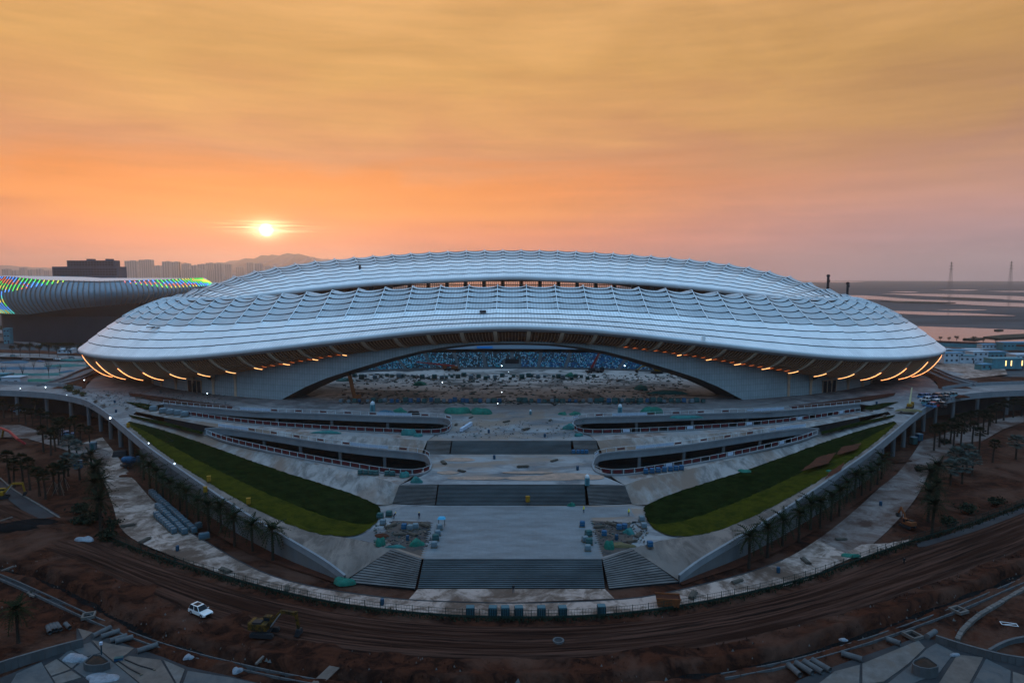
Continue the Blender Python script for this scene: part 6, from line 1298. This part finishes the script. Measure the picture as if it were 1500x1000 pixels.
# red hose arch at the picture edge
t = thing('red_pipe', 'curved red pipe bent over the garden soil at the picture edge', 'pipe', G(16, 645, 0)); b = MB(); b.tube([G(-10, 626, 0), G(2, 627, 3.5), G(14, 632, 3.5), G(26, 643, 2.2), G(37, 650, .1)], .45, 8); b.build('pipe', M['red'], t, absolute=True); b = MB(); b.tube([G(3, 640, 0), G(5, 630, 3.0)], .35, 8); b.build('stand', M['yellow'], t, absolute=True)
# lamps
M['bulb'] = mat('lamp_glass', (.9, .95, 1), emit=(.75, .9, 1), estr=6.0)
def lamp(px, py, z, label, h_=1.5, s=.28, group='small lamps lit along the parapets'):
    s *= .46; t = thing('parapet_lamp', label, 'lamp', G(px, py, z), group=group); b = MB(); b.tube([(0, 0, 0), (0, 0, h_)], .06, 6); b.build('post', M['dkmet'], t); b = MB(); b.tube([(0, 0, h_-.05), (0, 0, h_+s*.6), (0, 0, h_+s*1.6), (0, 0, h_+s*2)], [s*.6, s, s*.8, s*.2], 8); b.build('lantern', M['bulb'], t)
for a in ((162, 622, 8.4, 'brightest lit lamp on the sun-side viaduct parapet', 2.2, .6), (218, 655, 7.8, 'small lit lamp on the parapet beside the dark lawn', 1.2, .3), (256, 686, 7.0, 'lit lamp on the parapet above the palm row', 1.3, .34), (67, 572, 9.4, 'lit lamp at the bend of the sun-side viaduct', 1.4, .45), (30, 573, 9.4, 'small lit lamp nearest the picture edge on the viaduct', 1.2, .3), (124, 567, 9.4, 'white lit post lamp at the red bank corner', 3.2, .4), (98, 583, 9.2, 'faint lamp on the viaduct parapet between two others', 1.2, .2)): lamp(*a)
for a in ((735, 543, ZP, 'lit work light at the foot of the far stand, sun side', 2.5, .55), (915, 543, ZP, 'lit work light at the foot of the far stand, lagoon side', 2.5, .6), (648, 570, ZP, 'lit work light standing on the pitch', 3.0, .4), (735, 580, ZP, 'small lit work light on the near pitch', 1.6, .3), (729, 597, ZP, 'lit lamp on the small kiosk by the pitch edge', 1.6, .3), (304, 584, ZP, 'white work light in the sun-side doorway', 2.2, .4), (745, 548, ZP, 'dim lamp beneath the tunnel mouth', 1.2, .2)): lamp(*a, group='work lights in the stadium')
# ------------------------------------------------------------------ people
M['skin'] = mat('skin', (.30, .18, .13), None, .7); M['cl_k'] = mat('black_clothes', (.012, .012, .014), None, .9); M['cl_n'] = mat('navy_clothes', (.02, .025, .045), None, .9); M['vest'] = mat('yellow_vest', (.55, .48, .05), None, .7); M['helm'] = mat('yellow_helmet', (.6, .38, .03), None, .4); M['hair'] = mat('hair', (.01, .008, .007), None, .8)
def person(label, loc, rz, top, legs, helmet=None, stride=.0, bend=0.0):
    t = thing('person', label, 'person', loc, rz)
    J = {'pelvis': (0, 0, .95), 'chest': (bend*.25, 0, 1.28), 'neck': (bend*.36, 0, 1.48), 'head': (bend*.42, 0, 1.60), 'top': (bend*.44, 0, 1.72), 'hl': (0, .10, .90), 'kl': (stride*.5+.03, .11, .50), 'al': (stride*.75-.05, .11, .09), 'fl': (stride*.75+.13, .12, .04), 'hr': (0, -.10, .90), 'kr': (-stride*.3+.03, -.11, .50), 'ar': (-stride*.8-.03, -.11, .09), 'fr': (-stride*.8+.14, -.12, .04),
         'sl': (bend*.32, .19, 1.42), 'el': (bend*.3-.05-stride*.3, .25, 1.14), 'wl': (bend*.4+.10-stride*.3, .24, .90), 'gl': (bend*.4+.14-stride*.3, .23, .80), 'sr': (bend*.32, -.19, 1.42), 'er': (bend*.3-.05+stride*.3, -.25, 1.14), 'wr': (bend*.4+.10+stride*.3, -.24, .90), 'gr': (bend*.4+.14+stride*.3, -.23, .80)}
    RD = {'pelvis': .15, 'chest': .17, 'neck': .06, 'head': .10, 'top': .075, 'hl': .09, 'kl': .065, 'al': .045, 'fl': .04, 'hr': .09, 'kr': .065, 'ar': .045, 'fr': .04, 'sl': .07, 'el': .05, 'wl': .035, 'gl': .035, 'sr': .07, 'er': .05, 'wr': .035, 'gr': .035}
    E_ = [('pelvis', 'chest'), ('chest', 'neck'), ('neck', 'head'), ('head', 'top')]+[(a+s, b_+s) for s in 'lr' for a, b_ in (('h', 'k'), ('k', 'a'), ('a', 'f'), ('s', 'e'), ('e', 'w'), ('w', 'g'))]+[('pelvis', 'hl'), ('pelvis', 'hr'), ('chest', 'sl'), ('chest', 'sr')]
    K = list(J); me = bpy.data.meshes.new('body'); me.from_pydata([J[k] for k in K], [(K.index(a), K.index(b_)) for a, b_ in E_], []); o = bpy.data.objects.new('tmp', me); COL.objects.link(o); md = o.modifiers.new('skin', 'SKIN')
    for i, k in enumerate(K): me.skin_vertices[0].data[i].radius = (RD[k], RD[k]*(1.15 if k in ('chest', 'pelvis') else 1)); me.skin_vertices[0].data[i].use_root = (k == 'pelvis')
    sb = o.modifiers.new('sub', 'SUBSURF'); sb.levels = 1; sb.render_levels = 1
    dg = bpy.context.evaluated_depsgraph_get(); nm = bpy.data.meshes.new_from_object(o.evaluated_get(dg)); bpy.data.objects.remove(o); nm.name = 'body'; nm.materials.clear()
    for m in (legs, top, M['skin'], M['cl_k']): nm.materials.append(m)
    for p in nm.polygons:
        c = p.center; p.material_index = 3 if c.z < .1 else 2 if (c.z > 1.5 or (abs(c.y) > .17 and c.z < .93 and c.z > .7)) else 1 if c.z > .93 else 0; p.use_smooth = True
    ob_ = bpy.data.objects.new('body', nm); COL.objects.link(ob_); ob_.parent = t
    hx, hz = bend*.43, 1.68; b = MB(); b.tube([(hx, 0, hz-.05), (hx, 0, hz), (hx-.01, 0, hz+.07), (hx-.01, 0, hz+.115)], [.125 if helmet else .112, .125 if helmet else .11, .10, .03], 10); b.build('helmet' if helmet else 'hair', helmet or M['hair'], t)
    return t
person('person in black clothes walking alone on the brown dirt track', G(1324, 827, .03), -1.9, M['cl_k'], M['cl_k'], None, .22)
person('person in a yellow vest standing at the lagoon-side edge of the paving', G(855, 751, 3.08), 2.2, M['vest'], M['cl_n'], M['helm'], .05)
person('person with a yellow helmet bending over the edge of the sun-side paving wing', G(577, 760, 3.08), -.4, M['cl_n'], M['cl_k'], M['helm'], .08, 1.2)
person('worker in navy with a yellow helmet standing on the paving wing', G(614, 760, 3.08), -1.2, M['cl_n'], M['cl_n'], M['helm'], .04)
person('person in black standing on the pale strip below the lowest stairs', G(752, 868, .06), -1.5, M['cl_k'], M['cl_n'], None, .03)
person('worker in a yellow vest on the lagoon-side paving wing', G(921, 755, 3.08), 2.0, M['vest'], M['cl_k'], M['helm'], .06)
t = thing('blue_parasol', 'small blue work canopy on the paving by the toothed edge', 'canopy', G(647, 770, 3.06)); b = MB()
for x in (-.7, .7):
    for y in (-.6, .6): b.box((x, y, .9), (.07, .07, 1.8))
b.build('legs', M['dkmet'], t); b = MB(); b.box((0, 0, 1.95), (1.8, 1.5, .4), taper=.6); b.build('cover', mat('bright_blue_cloth', (.05, .26, .40), None, .6), t)
# ------------------------------------------------------------------ the near edge: drain, paving slabs, walls, planters, pipes
M['slab_g'] = mat('grey_slab', (.062, .068, .072), (.042, .046, .05), .7, .6, c3=(.07, .07, .07), s3=.3); M['slab_p'] = mat('pale_slab', (.115, .105, .10), (.07, .063, .058), .8, .5, c3=(.09, .075, .065), s3=.3); M['slab_b'] = mat('beige_slab', (.11, .088, .076), (.07, .056, .049), .8, .5); M['pipe'] = mat('concrete_pipe', (.085, .086, .088), (.055, .055, .058), .85, .8, coords='obj'); M['lowwall'] = mat('low_wall', (.07, .073, .077), (.045, .048, .05), .85, .4, (1, 1, .3)); M['lay'] = mat('planter_soil', (.035, .02, .014), (.02, .013, .01), .95, 1.0)
t = thing('drain_channel', 'long precast drain channel curving beside the trench in the foreground', 'drain', tuple(CH[80])); cp = resample(CH, 110)
for i in range(109):
    if 42 < i < 66: continue
    a, c = Vector(cp[i]), Vector(cp[i+1]); d = (c-a).normalized(); nn = Vector((-d.y, d.x, 0)); b = MB()
    for o, w_ in ((-.55, .16), (.55, .16)): b.bar(a+nn*o+d*.06+Vector((0, 0, .1)), c+nn*o-d*.06+Vector((0, 0, .1)), w_, .5)
    b.bar(a+d*.06+Vector((0, 0, -.1)), c-d*.06+Vector((0, 0, -.1)), 1.0, .08, 1)
    b.build('channel_segment', [M['pipe'], M['conc_d']], t, absolute=True)
def slabs(name, polys, z, base_poly, label=None):
    sheet(name, [G(x, y, z-.03) for x, y in base_poly], M['conc_d'])
    root = bpy.context.scene.objects[-1] if False else None
    return z
pav = {}
for sd, polys, basep in (('sun', [('slab_b', [(114, 921), (136, 927), (122, 938)]), ('slab_b', [(134, 938), (197, 950), (186, 959), (167, 970), (149, 955)]), ('slab_g', [(104, 950), (133, 941), (148, 956), (125, 963)]), ('slab_g', [(24, 987), (61, 970), (81, 1004), (14, 1004)]), ('slab_p', [(65, 976), (83, 966), (104, 981), (75, 991)]), ('slab_p', [(76, 993), (105, 983), (120, 993), (83, 1004)]), ('slab_b', [(168, 972), (188, 961), (236, 967), (258, 1004), (208, 1004)]), ('slab_g', [(126, 964), (150, 957), (166, 971), (206, 1004), (150, 1004), (122, 992), (107, 981)]), ('slab_p', [(239, 967), (271, 981), (262, 1004), (260, 1004)]), ('slab_g', [(274, 983), (338, 993), (392, 1005), (266, 1005)]), ('slab_g', [(86, 966), (103, 951), (124, 964), (105, 980)])],
                          [(0, 992), (60, 968), (112, 943), (112, 920), (140, 926), (200, 949), (240, 962), (275, 976), (340, 990), (400, 1005), (400, 1020), (0, 1020)]),
                         ('lagoon', [('slab_p', [(1303, 956), (1346, 938), (1356, 949), (1330, 974), (1294, 1000), (1262, 1004), (1262, 973)]), ('slab_p', [(1222, 984), (1260, 974), (1259, 1004), (1196, 1004)]), ('slab_g', [(1357, 951), (1372, 942), (1399, 956), (1376, 986), (1333, 1004), (1297, 1004), (1333, 975)]), ('slab_b', [(1402, 959), (1441, 963), (1419, 1004), (1373, 1004)]), ('slab_g', [(1444, 965), (1481, 983), (1480, 1004), (1423, 1004)]), ('slab_p', [(1483, 984), (1520, 996), (1520, 1006), (1483, 1004)])],
                          [(1170, 995), (1225, 974), (1300, 948), (1346, 932), (1375, 938), (1440, 960), (1530, 985), (1530, 1025), (1130, 1025)])):
    base_ = sheet('foreground_paving', [G(x, y, .08) for x, y in basep], M['conc_d'])
    for m, p in polys:
        q = [G(x, y, .0) for x, y in p]; n = len(q); c = sum(q, Vector())/n; q = [c+(a-c)*.975 for a in q]; h_ = .16+rnd.uniform(0, .05)
        mesh_obj('slab', [(a.x, a.y, h_) for a in q]+[(a.x, a.y, .02) for a in q], [tuple(range(n))]+[(i, n+i, n+(i+1) % n, (i+1) % n) for i in range(n)], M[m], base_)
def low_wall(label, top_px, h_, w_=.35, name='concrete_wall'):
    ln = smooth_line([G(x, y, h_) for x, y in top_px], 16, 1); t = thing(name, label, 'wall', (ln[8][0], ln[8][1], 0))
    for a, c in zip(ln[:-1], ln[1:]): b = MB(); a_, c_ = Vector(a), Vector(c); b.bar(a_+Vector((0, 0, -h_/2-.15)), c_+Vector((0, 0, -h_/2-.15))-(c_-a_).normalized()*.03, w_, h_+.3); b.build('wall_block', M['lowwall'], t, absolute=True)
    b = MB()
    for a, c in zip(ln[:-1], ln[1:]): b.bar(Vector(a)+Vector((0, 0, .02)), Vector(c)+Vector((0, 0, .02)), w_+.08, .06)
    b.build('coping', M['pipe'], t, absolute=True)
low_wall('low grey concrete wall between red soil and paving at the near sun-side corner', [(-25, 978), (0, 969), (40, 957), (86, 944), (122, 935)], 1.5)
low_wall('low grey concrete wall between red soil and paving at the near lagoon-side corner', [(1371, 930), (1405, 941), (1449, 953), (1480, 960), (1530, 966)], 1.2)
low_wall('curved low wall round the small soil bed at the picture corner', [(1449, 951), (1468, 940), (1490, 933), (1530, 928)], .7)
def planter(label, top, h_):
    ptop = [G(x, y, h_) for x, y in top]; n = len(ptop); c = sum(ptop, Vector())/n; t = thing('planter', label, 'planter', (c.x, c.y, .1)); inn = [c+(p-c)*.88 for p in ptop]
    b = MB(); b.v = [tuple(p) for p in ptop]+[(p.x, p.y, .05) for p in ptop]+[tuple(p) for p in inn]+[(p.x, p.y, h_-.25) for p in inn]
    b.f = [(i, (i+1) % n, n+(i+1) % n, n+i) for i in range(n)]+[(i, (i+1) % n, 2*n+(i+1) % n, 2*n+i) for i in range(n)]+[(2*n+i, 2*n+(i+1) % n, 3*n+(i+1) % n, 3*n+i) for i in range(n)]; b.m = [0]*(3*n); b.build('rim_wall', M['lowwall'], t, absolute=True)
    b = MB(); k = [(p.x, p.y, h_-.22) for p in inn]; b.v = k+[(c.x, c.y, h_+.25)]; b.f = [(i, (i+1) % n, n) for i in range(n)]; b.m = [0]*n; b.build('soil', M['lay'], t, absolute=True); return t
planter('triangular concrete planter full of brown soil, at the near sun-side corner', [(122, 970), (124, 967), (136, 957), (141, 956), (147, 957), (160, 966), (161, 969), (150, 973), (136, 974), (126, 973)], 1.3)
planter('triangular concrete planter with dark hollow, at the near lagoon-side corner', [(1336, 970), (1338, 966), (1351, 960), (1354, 960), (1360, 962), (1375, 973), (1375, 976), (1362, 979), (1348, 977), (1338, 973)], 1.7)
def pipes(name, items, r, m, group, cat='pipe'):
    for (a, c, lb) in items:
        p, q = G(*a, r+.05), G(*c, r+.05); t = thing(name, lb, cat, tuple((p+q)/2), group=group); b = MB(); b.tube([p, q], r, 12, cap=False); b.tube([p, q], r*.78, 12, cap=False); b.build('shell', m, t, absolute=True)
        b = MB(); d = (q-p).normalized(); b.tube([p-d*.02, p+d*.14], r*1.12, 12); b.build('collar', m, t, absolute=True)
pipes('short_pipe', [((70, 917), (73, 926), 'short concrete pipe on red soil, first of four in a row'), ((74, 915), (77.5, 923), 'short concrete pipe on red soil, second of four in a row'), ((78.5, 914), (83, 922), 'short concrete pipe on red soil, third of four in a row'), ((83, 913), (89, 921), 'short concrete pipe on red soil, last of four in a row'), ((96, 913), (102, 919), 'short concrete pipe on red soil apart from the row of four')], .36, M['pipe'], 'short concrete pipes on the red soil')
pipes('long_pipe', [((136, 931), (162, 918), 'long grey pipe across the drain, farthest from the car'), ((148, 932), (175, 923), 'long grey pipe across the drain, second in the stack'), ((161, 938), (186, 930), 'long grey pipe across the drain, third in the stack'), ((169, 939), (195, 932), 'long grey pipe across the drain, fourth in the stack'), ((201, 953), (231, 943), 'long grey pipe lying alone across the drain')], .42, M['pipe'], 'long grey pipes beside the drain')
pipes('pipe', [((1155, 973), (1172, 988), 'grey pipe at the near lagoon-side edge, first of the five'), ((1166, 970), (1190, 985), 'grey pipe at the near lagoon-side edge, second of the five'), ((1178, 968), (1205, 984), 'grey pipe at the near lagoon-side edge, third of the five'), ((1190, 966), (1216, 981), 'grey pipe at the near lagoon-side edge, fourth of the five'), ((1233, 956), (1263, 965), 'grey pipe at the near lagoon-side edge, last and farthest'), ((1299, 935), (1319, 942), 'thick pale pipe lying alone beside the square manhole frame'), ((1358, 932), (1370, 924), 'short pale pipe beside the end of the concrete wall')], .45, M['pipe'], 'pipes at the near lagoon-side edge')
for px, py, s, lb in ((1337, 932, 1.0, 'square concrete manhole frame beside the drain near the thick pipe'), (130, 903, .9, 'square concrete manhole frame on the curving drain, sun side'), (1404, 895, 1.0, 'square concrete manhole frame on the curving drain, lagoon side')):
    t = thing('manhole', lb, 'manhole frame', G(px, py, .1), .4); b = MB()
    for x, y, w_, d_ in ((0, -1, 2.3, .35), (0, 1, 2.3, .35), (-1, 0, .35, 1.65), (1, 0, .35, 1.65)): b.box((x*s, y*s, .25), (w_*s, d_*s, .5))
    b.build('frame', M['slab_p'], t); b = MB(); b.box((0, 0, .04), (1.6*s, 1.6*s, .05)); b.build('pit', M['black'], t)
t = thing('manhole', 'round pale concrete ring on the brown dirt track', 'manhole', G(818, 939, .1)); b = MB(); b.tube([(0, 0, -.1), (0, 0, .3)], .95, 20, cap=False); b.tube([(0, 0, .3), (0, 0, -.05)], .7, 20, cap=False)
n = 20; k = len(b.v); b.v += [(r_*math.cos(2*PI*i/n), r_*math.sin(2*PI*i/n), .3) for r_ in (.95, .7) for i in range(n)]; b.f += [(k+i, k+(i+1) % n, k+n+(i+1) % n, k+n+i) for i in range(n)]; b.m += [0]*n; b.build('ring', M['pipe'], t); b = MB(); b.tube([(0, 0, 0), (0, 0, .12)], .68, 20); b.build('cover', M['conc_d'], t)
def kerb(label, px, m='slab_p', w_=.35, h_=.3):
    ln = smooth_line([G(x, y, .1) for x, y in px], 26); t = thing('kerb', label, 'kerb', tuple(ln[12]))
    for i, (a, c) in enumerate(zip(ln[:-1], ln[1:])): b = MB(); a_, c_ = Vector(a), Vector(c); d = (c_-a_)*.04; b.bar(a_+d, c_-d, w_, h_+.06*(i % 3)); b.build('kerb_stone', M[m], t, absolute=True)
kerb('pale kerb of single stones curving through red soil at the near lagoon-side corner', [(1402, 937), (1408, 925), (1418, 914), (1436, 899), (1468, 881), (1500, 862), (1530, 848)], w_=.7, h_=.5)
kerb('pale kerb along the garden road under the fan palms', [(0, 700), (20, 718), (50, 735), (85, 757), (110, 773)])
kerb('pale kerb curving past the parked cars under the viaduct', [(34, 602), (55, 607), (75, 613), (84, 619)], 'conc_d')
sheet('garden_road', [G(x, y, .05) for x, y in ((-30, 692), (0, 704), (30, 722), (60, 738), (90, 756), (112, 775), (88, 778), (60, 766), (30, 745), (0, 722), (-30, 712))], M['conc_d'])
sheet('garden_road', [G(x, y, .05) for x, y in ((1342, 795), (1375, 787), (1420, 772), (1460, 757), (1500, 742), (1560, 718), (1560, 730), (1500, 753), (1450, 772), (1400, 788), (1365, 799), (1345, 801))], M['conc_d'])
sheet('sand_path', [G(x, y, .04) for x, y in ((1350, 645), (1372, 640), (1400, 628), (1430, 622), (1470, 612), (1500, 608), (1500, 618), (1470, 628), (1440, 645), (1400, 650), (1390, 660), (1362, 690), (1350, 680))], M['pale2'])
sheet('sand_path', [G(x, y, .04) for x, y in ((0, 622), (30, 622), (60, 632), (90, 645), (130, 650), (165, 662), (150, 690), (120, 668), (85, 655), (40, 642), (0, 640))], M['pale2'])
sheet('pale_patch', [G(x, y, .05) for x, y in ((1238, 810), (1262, 797), (1300, 795), (1335, 789), (1326, 797), (1290, 808), (1262, 817))], M['pale']); sheet('pale_patch', [G(x, y, .05) for x, y in ((1125, 853), (1160, 842), (1205, 836), (1190, 846), (1150, 857), (1128, 861))], M['pale'])
for a, c, lb in (((0, 763), (18, 757), 'pale timber beam on red soil at the picture edge'), ((2, 836), (20, 829), 'pale timber beam laid across the trench at the picture edge'), ((375, 972), (386, 961), 'timber beam standing out of the trench near the excavator'), ((40, 868), (50, 873), 'thin pale timber lying along the drain')):
    p, q = G(*a, .25), G(*c, .25); t = thing('timber_beam', lb, 'beam', tuple((p+q)/2)); b = MB(); b.bar(p, q, .35, .3); b.build('beam', M['slab_p'], t, absolute=True); b = MB(); m_ = (p+q)/2; b.box((m_.x, m_.y, .04), (.5, .5, .14), .4); b.build('block', M['pallet'], t, absolute=True)
t = thing('plank_bridge', 'broad plank bridge laid over the trench at the bottom edge', 'bridge', G(475, 990, .3))
p, q = G(463, 1002, .35), G(490, 976, .35); d = (q-p).normalized(); nn = Vector((-d.y, d.x, 0))
for i in range(5): b = MB(); o = nn*(i-2)*.36; b.bar(p+o, q+o, .33, .12); b.build('plank', M['slab_b'], t, absolute=True)
t = thing('white_frame', 'thin white frame lying flat on red soil beside the kerb', 'frame', G(1478, 914, .1), -.3); b = MB()
for x, y, w_, d_ in ((0, -.5, 2.4, .12), (0, .5, 2.4, .12), (-1.2, 0, .12, 1.1), (1.2, 0, .12, 1.1), (.2, 0, 2.3, .1)): b.box((x, y, .08), (w_, d_, .08), .0 if w_ != 2.3 else .4)
b.build('bars', M['white'], t)
t = thing('marker_post', 'blue marker post with white cap in the triangular planter', 'post', G(149, 960, 1.1)); b = MB(); b.tube([(0, 0, 0), (0, 0, 1.9)], .1, 8); b.build('post', M['tank'], t); b = MB(); b.box((0, 0, 2.05), (.4, .35, .4)); b.build('cap', M['blueb'], t)
for a, c, lb in (((183, 965), (226, 980), 'dark bent strip lying on the paving, longer one'), ((173, 967), (207, 987), 'dark bent strip lying on the paving, thinner one')):
    p, q = G(*a, .28), G(*c, .28); m_ = (p+q)/2+Vector((.2, -.3, 0)); t = thing('rubber_strip', lb, 'strip', tuple(m_)); b = MB(); b.tube([p, m_, q], .10, 6); b.build('strip', M['dkmet'], t, absolute=True); b = MB(); b.box(tuple(q), (.35, .35, .16), .5); b.build('end_clamp', M['pallet'], t, absolute=True)
t = thing('blue_box', 'flat bright blue box on the paving by the dark strips', 'box', G(174, 966, .18), .3); b = MB(); b.box((0, 0, .2), (1.2, .6, .4)); b.build('body', M['wrap_b'], t); b = MB(); b.box((0, 0, .43), (1.25, .65, .06)); b.build('lid', M['wrap_d'], t)
# loose stones and clods over the track and trench banks
r_ = random.Random(9); vb = MB()
for _ in range(2600):
    i = r_.randrange(len(TR)); c = Vector(TR[i])+Vector((r_.gauss(0, 2), r_.gauss(0, 5)+r_.choice((0, 2, 6)), 0)); s = r_.uniform(.05, .2)*(2 if r_.random() < .06 else 1)
    vb.add([(c.x-s, c.y-s*.6, -.25), (c.x+s, c.y-s*.8, -.25), (c.x+s*.2, c.y+s, -.25), (c.x+r_.uniform(-.3, .3)*s, c.y, -.05+s*.9)], [(0, 1, 3), (1, 2, 3), (2, 0, 3)], 0 if r_.random() < .85 else 1)
tag(vb.build('clods', [M['dirt'], M['slab_p']], kind='stuff'), 'loose clods and stones along the trench banks', 'stones')
# small stacks of building material on the terraces and the plaza
M['plank'] = mat('weathered_plank', (.085, .07, .056), (.05, .042, .035), .9, 1.5, coords='obj'); M['barrel'] = mat('blue_barrel', (.012, .05, .09), None, .5); M['cone'] = mat('orange_plastic', (.35, .09, .02), None, .6)
def plank_stack(seed):
    r_ = random.Random(seed); t = thing('plank_stack', '', 'timber stack')
    for x in (-1.1, 1.1): b = MB(); b.box((x, 0, .06), (.12, 1.3, .12)); b.build('bearer', M['pallet'], t)
    for l in range(3):
        for i in range(5):
            if l == 2 and i in (0, 4): continue
            b = MB(); b.box((r_.uniform(-.2, .2), -.52+i*.26, .19+l*.16), (3.4+r_.uniform(-.5, .5), .22, .12), r_.uniform(-.04, .04)); b.build('plank', M['plank'], t)
    return t
def barrel():
    t = thing('barrel', '', 'barrel'); b = MB(); b.tube([(0, 0, 0), (0, 0, .1), (0, 0, .45), (0, 0, .8), (0, 0, .95)], [.29, .31, .32, .31, .29], 12); b.build('drum', M['barrel'], t)
    for z in (.3, .62): b = MB(); b.tube([(0, 0, z-.02), (0, 0, z+.02)], .34, 12); b.build('hoop', M['dkmet'], t)
    return t
ps = [Proto(plank_stack(s)) for s in (71, 72)]; br = Proto(barrel())
SS = (('upper terrace between the light wells', 'sun-side well', [(668, 622), (690, 612), (716, 634), (742, 618), (770, 629), (798, 640), (806, 616)], 9.2), ('middle terrace between two staircases', 'sun-side bales', [(650, 678), (676, 690), (724, 672), (766, 684), (812, 675), (846, 688)], 6.5),
      ('sun-side yard beside the paving', 'lawn tip', [(572, 771), (585, 783), (597, 791), (604, 783), (622, 770)], 3.05), ('lagoon-side yard beside the paving', 'paving', [(878, 772), (896, 768), (903, 790), (926, 793), (935, 784)], 3.05),
      ('sun-side plaza before the stadium end', 'viaduct', [(140, 588), (152, 594), (168, 590), (186, 598), (204, 583), (170, 604), (158, 579)], ZP), ('lagoon-side plaza before the stadium end', 'crane', [(1320, 603), (1302, 598), (1284, 592), (1296, 610), (1272, 602)], ZP),
      ('pale path on the sun side', 'fence corner', [(188, 770), (212, 792), (260, 806), (330, 836), (420, 862), (560, 885)], .05), ('muddy path on the lagoon side', 'skip', [(1015, 872), (1080, 852), (1140, 838), (1180, 822), (1232, 790), (1290, 740)], .05))
for area, ref, pts, z in SS:
    for i, (x, y) in enumerate(pts):
        if i % 3 == 2: br.put(G(x, y, z+.02), rnd.random(), 1.2, f'blue barrel, {area}, {ORD[i//3]} from the {ref}', 'blue barrels on the site')
        else: ps[i % 2].put(G(x, y, z+.02), rnd.random()*3, rnd.uniform(.65, .95), f'plank stack, {area}, {ORD[i-i//3]} from the {ref}', 'plank stacks on the site')
# rubble and litter on the plaza, yards and pitch
vb = MB()
for _ in range(3200):
    q = r_.random()
    if q < .55: x, y, z = r_.uniform(500, 1000), r_.choice((r_.uniform(548, 560), r_.uniform(560, 589), r_.gauss(589, 1.5))), ZP+.05
    elif q < .7: x, y, z = r_.choice((r_.uniform(548, 632), r_.uniform(868, 948))), r_.uniform(764, 800), 3.05
    elif q < .8: x, y, z = r_.uniform(630, 860), r_.uniform(606, 642), 9.2
    else: x, y, z = r_.uniform(120, 330), r_.uniform(572, 596), ZP+.02
    c = G(x, y, z); s = r_.uniform(.08, .34)*(2.4 if q < .55 else 1); a = r_.random()*3; vb.box((c.x, c.y, z+s*.25), (s*r_.uniform(.6, 3), s, s*.5), a, r_.choice((0, 0, 1, 2, 3)))
tag(vb.build('rubble', [M['conc_d'], M['slab_p'], M['wrap_d'], M['pallet']], kind='stuff'), 'scattered building rubble and offcuts on the terraces and pitch', 'rubble')
